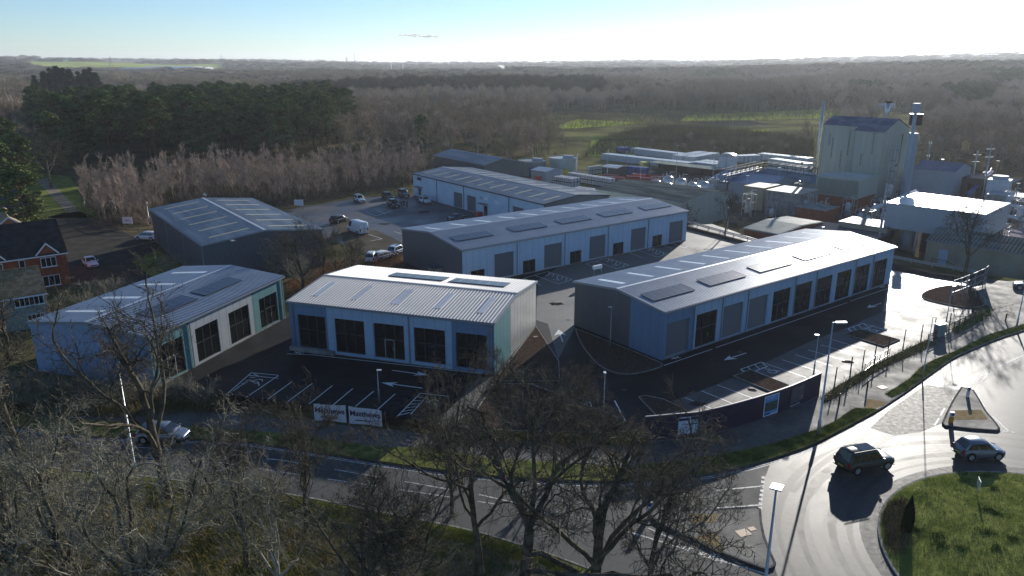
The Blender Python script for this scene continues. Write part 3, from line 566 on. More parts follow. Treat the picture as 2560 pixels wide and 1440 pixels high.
def unit(name, label, cat, org, yaw, L, W, he, hr, front, openings, roofm, skyl, panels, gable=None, back=None, front_parts=None, rear=None, joints=True, skm=None, z0w=.1, downs=(), trim=None, group=None, pitch=.36, base=.15):
    root = empty(name, (org[0], org[1], 0), R(yaw), label, cat, group); B = (L, W, he, hr); trim = trim or M_trim
    holes = [(o_[1], o_[2], o_[3], o_[4]) for o_ in openings]
    segs = front_parts or [(0, L, front)]
    for a, b, m in segs:
        w = MB(); wall_holes(w, a, b, 0, he, [h for h in holes if a <= (h[0] + h[1]) / 2 < b]); w.build('wall', m, root)
    gm = gable or [(0, W, M_dark)]
    zt = lambda v: he + (hr - he) * (v / (W / 2) if v <= W / 2 else (W - v) / (W / 2))
    for e, gg in ((0, gm), (L, rear or gm)):
        for a, b, m in gg:
            pts = [a] + ([W / 2] if a < W / 2 < b else []) + [b]; w = MB()
            vs = [(e, v, 0) for v in (a, b)] + [(e, v, zt(v)) for v in pts[::-1]]; w.add(vs, [tuple(range(len(vs)))] if e else [tuple(range(len(vs)))[::-1]]); w.build('wall', m, root)
    MB().add([(0, W, 0), (L, W, 0), (L, W, he), (0, W, he)], [(3, 2, 1, 0)]).build('wall', back or gm[0][2], root)
    MB().add([(0, 0, he), (L, 0, he), (L, W / 2, hr), (0, W / 2, hr), (L, W, he), (0, W, he)], [(0, 1, 2, 3), (3, 2, 4, 5)]).build('roof_deck', M_trimd, root)
    for sd in (True, False):
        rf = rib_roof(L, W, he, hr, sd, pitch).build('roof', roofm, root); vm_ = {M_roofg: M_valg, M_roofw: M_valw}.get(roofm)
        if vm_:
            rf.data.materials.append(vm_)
            for i_, p_ in enumerate(rf.data.polygons): p_.material_index = 1 if i_ % 4 == 0 else 0  # valley faces get the colour with the rib shade painted in
    m = MB(); s = (hr - he) / (W / 2)
    m.add([(-.14, W / 2 - .22, hr + .13 - .22 * s), (L + .14, W / 2 - .22, hr + .13 - .22 * s), (L + .14, W / 2, hr + .145), (-.14, W / 2, hr + .145), (L + .14, W / 2 + .22, hr + .13 - .22 * s), (-.14, W / 2 + .22, hr + .13 - .22 * s)], [(0, 1, 2, 3), (3, 2, 4, 5)])
    m.build('ridge_cap', roofm if roofm is not M_roofb else M_silver, root)
    m = MB(); m.box(-.14, -.30, he - .14, L + .14, -.17, he + .02); m.box(-.14, W + .17, he - .14, L + .14, W + .30, he + .02); m.build('gutter', trim, root)
    for e in (-.16, L + .10):
        m = MB()
        for a, b in ((-.18, W / 2), (W / 2, W + .18)):
            za, zb = (he - .18 * s, hr) if a < W / 2 - .01 else (hr, he - .18 * s)
            m.add([(e, a, za - .12), (e + .06, a, za - .12), (e + .06, b, zb - .12), (e, b, zb - .12), (e, a, za + .13), (e + .06, a, za + .13), (e + .06, b, zb + .13), (e, b, zb + .13)],
                  [(0, 3, 2, 1), (4, 5, 6, 7), (0, 1, 5, 4), (1, 2, 6, 5), (2, 3, 7, 6), (3, 0, 4, 7)])
        m.build('verge_flashing', trim, root)
    if joints:
        m = MB()
        for x in np.arange(.6, L, 1.19):
            if not any(h[0] - .05 < x < h[1] + .05 for h in holes): m.box(x, -.004, .05, x + .022, .01, he - .15)
            else:
                zt_ = max(h[3] for h in holes if h[0] - .05 < x < h[1] + .05); m.box(x, -.004, zt_ + .05, x + .022, .01, he - .15)
        for v in np.arange(.7, W - .2, 1.19): m.box(-.004, v, .05, .01, v + .022, zt(v) - .15); m.box(L - .01, v, .05, L + .004, v + .022, zt(v) - .15)
        m.build('panel_joint', M_frame, root)
    for x in downs:
        m = MB(); m.box(x - .05, -.16, .1, x + .05, -.06, he - .1); m.build('downpipe', trim, root)
    if base: MB().box(-.03, -.03, -.1, L + .03, -.006, base * .6).build('plinth', M_conc, root)
    for o_ in openings:
        k, u0, u1, z0, z1 = o_[:5]
        if k == 'R': roller(root, u0, u1, z0, z1)
        elif k == 'G': shopfront(root, u0, u1, z0, z1, cols=3, door=len(o_) > 5, pale=len(o_) > 5 and o_[5] == 2)
        elif k == 'D': shopfront(root, u0, u1, z0, z1, cols=2, bars=False, door=False)
    for u0, u1, v0, v1 in skyl: on_roof(B, u0, u1, v0, v1, .075 if skm is not M_litey else .08, .045).build('rooflight', skm or M_lite, root)
    for u0, u1, v0, v1 in panels:
        p = on_roof(B, u0, u1, v0, v1, .17, .05).build('solar_array', M_solar, root); g = MB(); s = (hr - he) / (W / 2); z = lambda v: he + s * (v if v <= W / 2 else W - v) + .222
        nx = max(2, round((u1 - u0) / 1.13))
        for i in range(nx + 1):
            u = u0 + (u1 - u0) * i / nx; g.bar((u, v0, z(v0)), (u, v1, z(v1)), .03, .012)
        g.bar((u0, v0, z(v0)), (u1, v0, z(v0)), .03, .012); g.bar((u0, v1, z(v1)), (u1, v1, z(v1)), .03, .012); g.build('panel_frame', M_trimd, p)
        q = MB()
        for u in (u0 + .3, u1 - .3): q.bar((u, v0 + .05, z(v0) - .1), (u, v1 - .05, z(v1) - .1), .04, .1)
        q.build('mounting_rail', M_steel, p)
    return root
DW = [.48, 5.28, 9.95, 14.7, 19.4, 24.1, 28.75, 33.45, 38.15, 42.85]
DK = ['R', 'G', 'R', 'R', 'G', 'G', 'G', 'G', 'G', 'G']
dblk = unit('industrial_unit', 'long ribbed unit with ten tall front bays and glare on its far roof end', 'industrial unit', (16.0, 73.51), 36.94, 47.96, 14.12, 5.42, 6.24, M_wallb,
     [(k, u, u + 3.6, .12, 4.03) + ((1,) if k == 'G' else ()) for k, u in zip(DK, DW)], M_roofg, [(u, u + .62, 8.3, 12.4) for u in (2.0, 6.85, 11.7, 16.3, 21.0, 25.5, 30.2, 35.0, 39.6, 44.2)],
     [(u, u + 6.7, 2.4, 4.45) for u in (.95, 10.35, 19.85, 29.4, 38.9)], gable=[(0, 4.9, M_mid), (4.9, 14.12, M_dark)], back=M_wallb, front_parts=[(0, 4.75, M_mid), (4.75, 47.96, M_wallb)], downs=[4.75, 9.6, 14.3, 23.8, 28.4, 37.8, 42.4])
BO = []
for u in (5.54, 14.84, 24.14, 33.45, 42.85): BO.append(('R', u, u + 3.5, .12, 3.88))
for u in (1.4, 10.75, 20.05, 29.4, 38.75): BO.append(('D', u, u + 2.4, .06, 2.05))
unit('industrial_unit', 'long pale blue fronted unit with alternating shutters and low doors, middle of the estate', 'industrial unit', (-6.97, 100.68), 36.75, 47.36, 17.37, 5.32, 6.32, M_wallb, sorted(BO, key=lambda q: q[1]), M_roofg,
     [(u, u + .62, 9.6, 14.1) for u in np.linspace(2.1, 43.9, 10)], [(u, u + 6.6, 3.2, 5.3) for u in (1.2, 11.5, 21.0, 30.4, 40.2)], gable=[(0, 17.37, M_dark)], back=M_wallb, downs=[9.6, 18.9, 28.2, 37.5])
croot = unit('industrial_unit', 'white roofed unit with five glazed bays and a teal strip on its gable', 'industrial unit', (-24.38, 76.82), -17.61, 23.71, 15.31, 5.59, 6.38, M_wallb,
     [('G', 1.0, 4.42, .42, 4.2), ('G', 5.56, 9.1, .36, 4.22), ('G', 10.2, 13.74, .33, 4.22, 2), ('G', 14.86, 18.37, .4, 4.22, 1), ('G', 19.55, 22.9, .4, 4.18)], M_roofw,
     [(u, u + .87, 1.85, 5.9) for u in (1.76, 6.6, 11.45, 16.3, 21.12)], [(7.0, 13.9, 10.15, 12.4), (14.75, 21.5, 10.0, 12.3)],
     gable=[(0, 5.38, M_teal), (5.38, 15.31, M_silver)], back=M_silver, front_parts=[(0, 4.68, M_mid), (4.68, 19.1, M_wallb), (19.1, 23.71, M_mid)], downs=[.45, 14.35, 23.4], rear=[(0, 5.38, M_teal), (5.38, 15.31, M_silver)],
     skm=mat('pale_rooflight', (.74, .76, .78), .6, spec=.3))
MB().box(-.1, -.45, -.1, 5.4, -.05, .45).build('plinth', M_conc, croot)
unit('industrial_unit', 'unit with teal end bays and pale blue gable behind the tallest roadside oak', 'industrial unit', (-34.79, 66.37), 72.62, 22.04, 14.76, 5.31, 6.05, M_cream,
     [('G', .85, 4.4, .2, 3.95, 2), ('G', 6.25, 9.8, .2, 3.95), ('G', 11.6, 15.15, .2, 3.95), ('G', 17.1, 20.6, .2, 3.85, 1)], M_roofg,
     [(u, u + .62, 8.5, 13.5) for u in (3.0, 7.9, 13.2, 18.5)], [(3.9, 10.4, 2.7, 4.9), (11.6, 18.1, 2.7, 4.7)],
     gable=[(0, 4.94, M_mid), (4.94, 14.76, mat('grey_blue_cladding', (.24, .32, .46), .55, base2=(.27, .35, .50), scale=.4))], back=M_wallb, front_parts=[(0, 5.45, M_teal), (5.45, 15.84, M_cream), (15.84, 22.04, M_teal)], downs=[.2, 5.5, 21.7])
eroot = unit('warehouse', 'dark corrugated shed with weathered blue roof and yellowed rooflights on both slopes', 'warehouse', (-63.41, 128.5), -53.5, 33.34, 17.73, 5.79, 6.77, M_dark, [], M_roofb,
     [(u, u + .6, v, v + 5.8) for v in (1.7, 10.5) for u in np.linspace(2.7, 29.9, 6)], [], gable=[(0, 17.73, mat('charcoal_corrugated', (.055, .068, .085), .6))], joints=False, skm=M_litey, downs=[11, 22.2, 33.1], trim=M_trim, pitch=.25)
m = MB()
for x in np.arange(0, 33.3, .25): m.box(x, -.035, .1, x + .1, -.002, 5.65)
for v in np.arange(.1, 17.7, .25): m.box(33.345, v, .1, 33.375, v + .1, 5.79 + .98 * (1 - abs(v - 8.87) / 8.87) - .15)
m.build('cladding_ribs', mat('grey_corrugated', (.13, .145, .16), .6), eroot)
MB().box(19.0, -.06, 0, 20.0, -.04, 2.1).build('door', M_trimd, eroot); MB().box(2.6, -.06, 0, 3.6, -.04, 2.1).build('door', M_trimd, eroot)
froot = unit('warehouse', 'long white walled warehouse numbered 2 beside the parked cars', 'warehouse', (-23.44, 175.8), -53.52, 49.31, 16.61, 5.23, 6.1, M_fwhite,
     [('R', 17.9, 21.4, .05, 3.4), ('R', 23.2, 26.6, .05, 3.4), ('R', 39.6, 43.2, .05, 3.5), ('D', 2.2, 3.7, .05, 2.1), ('D', 29.5, 30.9, .05, 2.1)], M_roofb,
     [(u, u + .6, 1.6, 5.8) for u in np.linspace(2.5, 46.9, 11)] + [(u, u + .6, 8.8, 13.6) for u in np.linspace(2.5, 46.9, 11)], [], gable=[(0, 16.61, M_dark)], back=M_fwhite, joints=False, skm=M_litey, downs=[10.9, 22.1, 38.5], trim=M_trimd)
def wall_text(root, s, size, u, z, m, y=-.012, bold=True, name='lettering'):
    o = text_mesh(s, size, m, root, name, bold); o.location = (u, y, z); o.rotation_euler = (R(90), 0, 0); return o
wall_text(froot, '2', 1.0, 28.3, 3.5, M_trimd); wall_text(froot, '1', .8, 1.2, 4.4, M_trimd); wall_text(froot, '3', .8, 45.2, 3.5, M_trimd)
MB().box(1.9, -.06, 4.0, 3.9, -.02, 4.7).build('sign_board', mat('maroon_sign', (.10, .03, .06), .5), froot)
MB().box(29.6, -.04, 3.3, 31.2, -.01, 3.9).build('sign_board', M_upvc, froot); MB().box(33.6, -.04, 3.0, 35.2, -.01, 3.7).build('sign_board', M_upvc, froot)
MB().box(28.9, -.04, 3.3, 29.2, -.01, 3.7).build('sign_board', M_trimd, froot)
for u in (1.8, 28.6): MB().box(u, -1.0, 2.45, u + 2.6, 0, 2.55).build('canopy', M_trimd, froot)
unit('warehouse', 'low grey roofed shed showing behind the white walled warehouse', 'warehouse', G(1085, 428), -53.5, 26, 12, 4.6, 5.9, M_dark, [], M_roofb, [], [], joints=False)

WORKS0 = set(C.objects)
# ------------------------------------------------------------------ simple box buildings of the works
def shed(name, label, cat, org, yaw, L, W, he, hr, wm, rm_, ribs=0, ribm=None, over=.15, group=None):
    root = empty(name, (org[0], org[1], 0), R(yaw), label, cat, group)
    w = MB(); vs = [(0, 0, 0), (L, 0, 0), (L, W, 0), (0, W, 0), (0, 0, he), (L, 0, he), (L, W, he), (0, W, he), (0, W / 2, hr), (L, W / 2, hr)]
    w.add(vs, [(0, 1, 5, 4), (2, 3, 7, 6), (1, 2, 6, 9, 5), (3, 0, 4, 8, 7)]); w.build('wall', wm, root)
    m = MB(); s = (hr - he) / (W / 2); t = .08; o_ = over
    for side in (0, 1):
        y0 = -o_ if side == 0 else W + o_; z0 = he - o_ * s + .02
        q = [(-o_, y0, z0), (L + o_, y0, z0), (L + o_, W / 2, hr + .02), (-o_, W / 2, hr + .02)]
        if side: q = [q[1], q[0], q[3], q[2]]
        m.add(q + [(a, b, c + t) for a, b, c in q], [(0, 3, 2, 1), (4, 5, 6, 7), (0, 1, 5, 4), (1, 2, 6, 5), (2, 3, 7, 6), (3, 0, 4, 7)])
    m.build('roof', rm_, root)
    if ribs:
        m = MB()
        for x in np.arange(0, L, ribs):
            for y0, y1 in ((-o_, W / 2), (W + o_, W / 2)):
                m.bar((x, y0, he - o_ * s + .12), (x, y1, hr + .12), .06, .06)
        m.build('roof_ribs', ribm or rm_, root)
    MB().box(-o_, -o_ - .08, he - .12, L + o_, -o_ + .0, he + .02).build('gutter', M_trim, root)
    return root
def flat(name, label, cat, org, yaw, L, W, h, wm, rm_, group=None, par=.12):
    root = empty(name, (org[0], org[1], 0), R(yaw), label, cat, group)
    MB().box(0, 0, 0, L, W, h).build('wall', wm, root); m = MB(); m.box(-.1, -.1, h + .003, L + .1, W + .1, h + par); m.build('roof', rm_, root); return root
def at_roof(px, py, z): return G(px, py, z)
gs = shed('warehouse', 'sage green shed with stained roof between the container yard and the units', 'warehouse', (17.35, 151.7), -45.8, 20.8, 16.5, 5.5, 6.6, M_sage, M_oldroof, ribs=1.0)
# process tower: gabled block with a projecting bay under the same roof slope
tw = empty('process_tower', (85.15, 172.53, 0), R(-46), 'tall sage green gabled tower block with patched blue roof', 'factory tower')
kz = lambda v: 15.05 + 2.55 * (v / 8 if v <= 8 else (16 - v) / 8)
m = MB(); m.add([(-15.3, 2.6, 0), (-6.6, 2.6, 0), (-6.6, 0, 0), (0, 0, 0), (0, 16, 0), (-15.3, 16, 0), (-15.3, 2.6, kz(2.6)), (-6.6, 2.6, kz(2.6)), (-6.6, 0, kz(0)), (0, 0, kz(0)), (0, 8, kz(8)), (0, 16, kz(16)), (-15.3, 16, kz(16)), (-15.3, 8, kz(8))],
              [(0, 1, 7, 6), (1, 2, 8, 7), (2, 3, 9, 8), (3, 4, 11, 10, 9), (4, 5, 12, 11), (5, 0, 6, 13, 12)])
m.build('wall', M_sage, tw)
m = MB()
for u0, u1, v0, v1 in ((-15.5, -6.6, 2.4, 8), (-6.75, .15, -.2, 8)):
    m.add([(u0, v0, kz(max(v0, 0)) + .04), (u1, v0, kz(max(v0, 0)) + .04), (u1, v1, kz(v1) + .06), (u0, v1, kz(v1) + .06), (u0, v0, kz(max(v0, 0)) + .14), (u1, v0, kz(max(v0, 0)) + .14), (u1, v1, kz(v1) + .16), (u0, v1, kz(v1) + .16)],
          [(0, 3, 2, 1), (4, 5, 6, 7), (0, 1, 5, 4), (1, 2, 6, 5), (2, 3, 7, 6), (3, 0, 4, 7)])
m.add([(-15.5, 8, kz(8) + .15), (.15, 8, kz(8) + .15), (.15, 16.2, kz(16) + .06), (-15.5, 16.2, kz(16) + .06)], [(0, 1, 2, 3)])
m.build('roof', mat('patched_blue_roof', (.09, .12, .19), .8, base2=(.15, .18, .24), scale=.35, lo=.47, hi=.53), tw)
m = MB()
for x in np.arange(-15, -6.7, 1.2): m.box(x, 2.575, .2, x + .05, 2.595, kz(2.6) - .2)
for x in np.arange(-6.2, -.1, 1.2): m.box(x, -.025, .2, x + .05, -.003, 14.9)
for y in np.arange(.8, 15.8, 1.2): m.box(.003, y, .2, .025, y + .05, kz(y) - .2)
m.build('cladding_seam', M_trim, tw); m = MB()
for x, z, l in ((-13.6, 11, 3), (-12.8, 8, 5), (-10.4, 6, 4), (-8.9, 9, 6), (-4.6, 7, 3), (-2.3, 10, 5)): m.box(x, (2.56 if x < -6.6 else -.03), z, x + .35, (2.57 if x < -6.6 else -.015), z + l)
m.build('stain', mat('cladding_stain', (.22, .235, .20), .8, base2=(.30, .32, .28), scale=2), tw)
for x in (-6.55, -15.1): MB().box(x, -.12 if x > -10 else 2.5, .2, x + .15, -.02 if x > -10 else 2.58, 14.8).build('downpipe', M_trim, tw)
m = MB(); m.tube([(.5, 10.5, 14.2), (.5, 10.5, 7.5), (.5, 9.5, 6.8), (.1, 9.2, 6.6)], .17); m.build('duct', mat('brown_duct', (.12, .09, .06), .6), tw)
m = MB()
for a in (1.0, 2.4):
    for b in (2.5, 4.6): m.bar((a, b, 0), (a, b, 11), .12)
for z in np.arange(1, 11.2, 2.5):
    m.box(.9, 2.4, z, 2.5, 4.7, z + .1); m.bar((1, 2.5, z + 1), (1, 4.6, z + 1), .05); m.bar((2.4, 2.5, z), (2.4, 4.6, z + 2.2 if z < 9 else z), .07); m.bar((1, 2.5, z + 1.1), (2.4, 2.5, z + 1.1), .05)
m.build('ladder_cage', M_trim, tw)
def stack(px, yb, yt, r, label, m=M_alu, cap=True, z=None, name='chimney_stack', taper=.85):
    x, y = G(px, yb); h = HT(px, yb, yt); root = empty(name, (x, y, 0), 0, label, 'chimney'); q = MB(); q.tube([(0, 0, 0), (0, 0, h * .5), (0, 0, h)], [r, r * .95, r * taper], 14); q.build('flue', m, root, True)
    q = MB(); q.tube([(0, 0, h - .02), (0, 0, h + .25)], [r * 1.15, r * 1.15], 14, False); q.build('rim', M_steel, root)
    q = MB()
    for z in np.arange(2, h, 3.5): q.tube([(0, 0, z), (0, 0, z + .12)], [r * 1.08, r * 1.08], 14)
    q.build('flange', M_steel, root); return root
stack(2034, 470, 257, .38, 'slim silver stack standing at the left corner of the sage tower')
s2 = stack(2252, 520, 268, .42, 'broad pale blue stack with head box, right of the sage tower', M_bluewall)
h = HT(2252, 520, 268); MB().box(-.65, -.55, h - 1.2, .65, .55, h + .8).build('head_box', M_bluewall, s2); MB().box(-.1, .4, h - 3.8, 1.9, 1.9, h - 1.4).build('damper', mat('rust_brown', (.07, .05, .045), .8), s2)
MB().box(-.6, -.55, h - 1.5, 1.5, 1.5, h - 1.38).build('platform', M_steel, s2); MB().box(.5, .8, 0, 1.9, 2.2, h - 5.5).build('duct', M_bluewall, s2)
x_, y_ = G(2214, 305, 16.6); r_ = empty('chimney_stack', (x_, y_, 15.9), 0, 'short fat stack rising through the tower roof', 'chimney')
MB().tube([(0, 0, 0), (0, 0, 2.0), (0, 0, 2.3), (0, 0, 5.2)], [.35, .35, .52, .52], 14).build('flue', M_alu, r_, True); MB().tube([(0, 0, 5.2), (0, 0, 5.6)], [.66, .66], 14).build('rim', mat('dark_rust', (.08, .05, .04), .8), r_)
stack(2313, 440, 354, .30, 'plain pale stack behind the small blue shed', M_conc)
stack(2192, 640, 465, .22, 'thin speckled pole stack in front of the tower, by the pale box building', mat('peeling_paint', (.25, .24, .22), .7, base2=(.55, .54, .52), scale=4))
stack(1998, 470, 408, .30, 'stubby tan stack on the pipe bridge end', M_tanclad); stack(2028, 465, 400, .25, 'slimmer stubby stack beside the silver corner stack', M_tanclad)
for i, (px, yb, yt) in enumerate(((2428, 470, 378), (2450, 520, 362))):
    r_ = stack(px, yb, yt, .14, ['thin vent mast behind the small blue shed gable', 'taller thin vent mast with two crossarms, right of the blue shed'][i], M_steel); hh = HT(px, yb, yt)
    q = MB(); q.bar((-1, 0, hh - .9), (1, 0, hh - .9), .08); q.bar((-.9, 0, hh - 2.6), (.9, 0, hh - 2.6), .08); q.build('crossarm', M_steel, r_)
flatb = flat('works_building', 'pale box building with glaring wet flat roof above open ground floor', 'factory building', (62.6, 122.6), -46, 14.5, 14.0, 8.0, M_bluewall, M_shine)
for ch in KIDS[flatb.name]:
    if ch.name.startswith('wall'):
        for v in ch.data.vertices:
            if v.co.z < 1: v.co.z = 3.9
m = MB()
for u in (.2, 5.3, 10, 14.2):
    for v in (.2, 7, 13.8): m.box(u - .15, v - .15, 0, u + .15, v + .15, 3.9)
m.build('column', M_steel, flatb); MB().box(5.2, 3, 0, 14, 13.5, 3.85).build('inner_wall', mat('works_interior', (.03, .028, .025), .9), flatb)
MB().tube([(3.2, 2.6, 0), (3.2, 2.6, 3.8)], 1.1, 16).build('tank', M_bluewall, flatb, True)
tan = shed('works_building', 'tan corrugated shed with blue door and mossy ribbed roof beside the entrance', 'factory building', (63.4, 110.4), -44, 24, 11.0, 4.5, 5.6, M_tanclad, M_oldroof, ribs=.5, ribm=M_fibre)
m = MB()
for x in np.arange(.1, 23.9, .3): m.box(x, -.05, .1, x + .13, -.002, 4.35)
m.build('cladding_ribs', M_tanclad, tan)
d_ = MB().box(1.9, -.12, 1.2, 3.1, -.06, 3.4).build('door', mat('sky_blue_door', (.36, .47, .58), .5), tan)
m = MB(); m.box(1.4, -1.3, 1.1, 3.4, -.1, 1.2)
for i in range(6): m.box(3.4 + i * .32, -1.2, 1.0 - i * .18, 3.72 + i * .32, -.2, 1.06 - i * .18)
for a, b in (((1.4, -1.3, 2.1), (3.4, -1.3, 2.1)), ((3.4, -1.3, 2.1), (5.3, -1.3, 1.1)), ((1.4, -1.3, 0), (1.4, -1.3, 2.1)), ((3.4, -1.3, 0), (3.4, -1.3, 2.1)), ((5.3, -1.3, 0), (5.3, -1.3, 1.1))): m.bar(a, b, .06)
m.build('steps', M_trimd, tan)
p = G(1861, 568, 3.5); shed('works_building', 'low brick building with ribbed pale sheet roof beyond the barrier', 'factory building', p, -48, 6.7, 14.6, 3.3, 3.75, M_brick, M_fibre, ribs=.45, ribm=M_roofw)
p = G(2098, 553, 4); flat('works_building', 'small pale louvred annex between the flat brick roof and the box building', 'factory building', p, -46, 8, 6, 3.9, M_tanclad, M_slate)
p = G(2005, 575, 3); flat('works_building', 'dark flat roofed store behind the far end of the glaring unit', 'factory building', p, -44, 12, 9, 3.0, mat('brown_store', (.05, .045, .045), .8), mat('felt_roof', (.09, .10, .12), .8))
bl = flat('cooling_building', 'louvred cooler box raised on brick base before the sage tower', 'factory building', G(2033, 520, 0), -46, 9.2, 9.5, 7.0, M_sage, M_sage)
for ch in KIDS[bl.name]:
    if ch.name.startswith('wall'):
        for v in ch.data.vertices:
            if v.co.z < 1: v.co.z = 3.2
MB().box(.2, .2, 0, 9, 9.3, 3.18).build('brick_base', M_brick, bl)
m = MB()
for z in np.arange(3.5, 6.7, .22): m.add([(.2, -.02, z), (9.0, -.02, z), (9.0, -.12, z + .1), (.2, -.12, z + .1)], [(0, 1, 2, 3)])
m.build('louvre', mat('olive_louvre', (.085, .09, .06), .7), bl)
shed('works_building', 'small blue shed with patched roof among the vent masts', 'factory building', G(2283, 421, 6.2), -45, 9.0, 13, 6.2, 7.6, M_bluewall, mat('slate_blue_roof', (.10, .14, .22), .8, base2=(.14, .18, .26), scale=.3))
bw = empty('brick_works', (*G(2230, 470), 0), R(-45), 'long brown brick works range between the blue shed and the pale box roof', 'factory building')
MB().box(0, 0, 0, 26, 7, 4.2).build('wall', mat('brown_brick', (.13, .09, .075), .85), bw); MB().box(-.1, -.1, 4.2, 26.1, 7.1, 4.35).build('roof', mat('felt_roof', (.09, .10, .12)), bw)
m = MB()
for i in range(8): m.box(1 + i * 3.1, -.04, 1.6, 2.6 + i * 3.1, -.01, 3.0)
m.build('window', M_glass, bw)
ct = empty('cooling_tower', (*G(2490, 505), 0), R(-40), 'white square cooling tower with fan cowl, right of the vent masts', 'cooling tower')
MB().box(-2.2, -2, 0, 2.2, 2, 5.2).build('casing', M_ibc, ct); MB().tube([(0, 0, 5.2), (0, 0, 6.0)], [1.6, 1.6], 16).build('fan_cowl', M_bluewall, ct)
cb = flat('works_building', 'grey flat roofed control block with small window below the cooling tower', 'factory building', G(2462, 520, 0), -42, 12, 6, 3.0, M_conc, M_trim); MB().box(5, -.04, 1.2, 6.3, -.01, 2.2).build('window', M_glass, cb)
for i, (a, b, z0, z1) in enumerate((((2420, 505), (2475, 475), 1.5, 4.6), ((2470, 545), (2700, 590), 3.2, 3.2), ((2465, 560), (2700, 610), 2.2, 2.2), ((2180, 560), (2290, 510), 2.8, 2.8))):
    pa, pb = G(*a), G(*b); r_ = empty('pipe_run', (*pa, 0), 0, ['blue sloping pipe run rising to the white cooling tower', 'upper white pipe run at the right edge of the works', 'lower white pipe run at the right edge of the works', 'pipe run between the cooler box and the pale box building'][i], 'pipes')
    d_ = (pb[0] - pa[0], pb[1] - pa[1]); q = MB()
    for k in range(3): q.tube([(0, k * .45, z0 + .1 * k), (d_[0], d_[1] + k * .45, z1 + .1 * k)], .13 + .04 * k, 6)
    q.build('pipe', M_blue if i == 0 else M_ibc, r_); q = MB()
    for t in np.linspace(.05, .95, 6): q.box(d_[0] * t - .08, d_[1] * t - .1, 0, d_[0] * t + .08, d_[1] * t + 1.1, z0 + (z1 - z0) * t)
    q.build('support', M_steel, r_)
gvb = empty('gravel_bund', (*G(2560, 600), 0)); bpy.data.objects.remove(gvb)
structure('gravel_bund', MB().prism([G(x, y, WZ) for x, y in ((2450, 568), (2700, 600), (2700, 660), (2440, 590))], WZ - .02, WZ + .7), mat('pink_gravel', (.28, .22, .21), .95, base2=(.5, .42, .40), scale=3))
# pipe bridge
pa, pb, pc = G(1815, 505, 0), G(1903, 480, 0), G(2022, 500, 0)
pbz = empty('pipe_bridge', (*pa, 0), 0, 'dark lattice pipe bridge turning a corner above the works road', 'pipe bridge')
m = MB(); pm = MB()
L_ = [Vector((0, 0, 0)), Vector((pb[0] - pa[0], pb[1] - pa[1], 0)), Vector((pc[0] - pa[0], pc[1] - pa[1], 0))]
for i in range(2):
    a, b = L_[i], L_[i + 1]; n = int((b - a).length / 2.1); d = (b - a).normalized(); w_ = Vector((-d.y, d.x, 0)) * 2.0
    for side in (Vector((0, 0, 0)), w_):
        for z in (4.2, 5.6, 7.2): m.bar(a + side + Vector((0, 0, z)), b + side + Vector((0, 0, z)), .16 if z != 5.6 else .08)
        for k in range(n + 1):
            p = a + (b - a) * k / n + side; m.bar(p + Vector((0, 0, 4.2)), p + Vector((0, 0, 7.2)), .10)
            if k < n:
                q = a + (b - a) * (k + 1) / n + side; m.bar(p + Vector((0, 0, 4.2)), q + Vector((0, 0, 7.2)), .07)
    for k in range(n + 1): p = a + (b - a) * k / n; m.bar(p + Vector((0, 0, 4.2)), p + w_ + Vector((0, 0, 4.2)), .1); m.bar(p + Vector((0, 0, 7.2)), p + w_ + Vector((0, 0, 7.2)), .1)
    for z, o_ in ((4.5, .4), (4.5, 1.2), (5.2, .7), (5.9, .4), (6.0, 1.4)): pm.tube([a + w_ * o_ / 2 + Vector((0, 0, z)), b + w_ * o_ / 2 + Vector((0, 0, z))], .13, 6)
for v in L_ + [(L_[0] + L_[1]) / 2, (L_[1] + L_[2]) / 2]: m.bar(v, v + Vector((0, 0, 4.2)), .25); m.bar(v + Vector((1.2, 1.2, 0)), v + Vector((1.2, 1.2, 4.2)), .25); m.bar(v, v + Vector((1.2, 1.2, 4.0)), .08)
m.build('truss', M_trimd, pbz); pm.build('pipe', M_ibc, pbz)
flat('works_building', 'pale panelled plant house under the lattice pipe bridge', 'factory building', G(1910, 535, 0), -46, 7.5, 8, 5.0, M_conc, M_tanclad)
flat('works_building', 'tan plant house left of the pipe bridge legs', 'factory building', G(1856, 520, 0), -46, 4.6, 7, 4.8, M_tanclad, M_tanclad)
flat('works_building', 'dark red brick wall block below the raised cooler box', 'factory building', G(1985, 560, 0), -46, 6, 6, 3.4, M_brick, M_conc)
shed('warehouse', 'bright blue roofed shed behind the pipe bridge', 'warehouse', G(1770, 448, 4.5), -46, 15, 15, 4.5, 5.8, M_bluewall, mat('bright_blue_roof', (.12, .19, .30), .8, base2=(.16, .24, .36), scale=.2))
shed('warehouse', 'blue grey shed with dark rooflight strips, left of the silver corner stack', 'warehouse', G(1880, 440, 4.5), -46, 19, 10, 4.5, 5.6, M_sage, mat('blue_grey_roof', (.14, .19, .24), .8, base2=(.2, .25, .3), scale=.3))
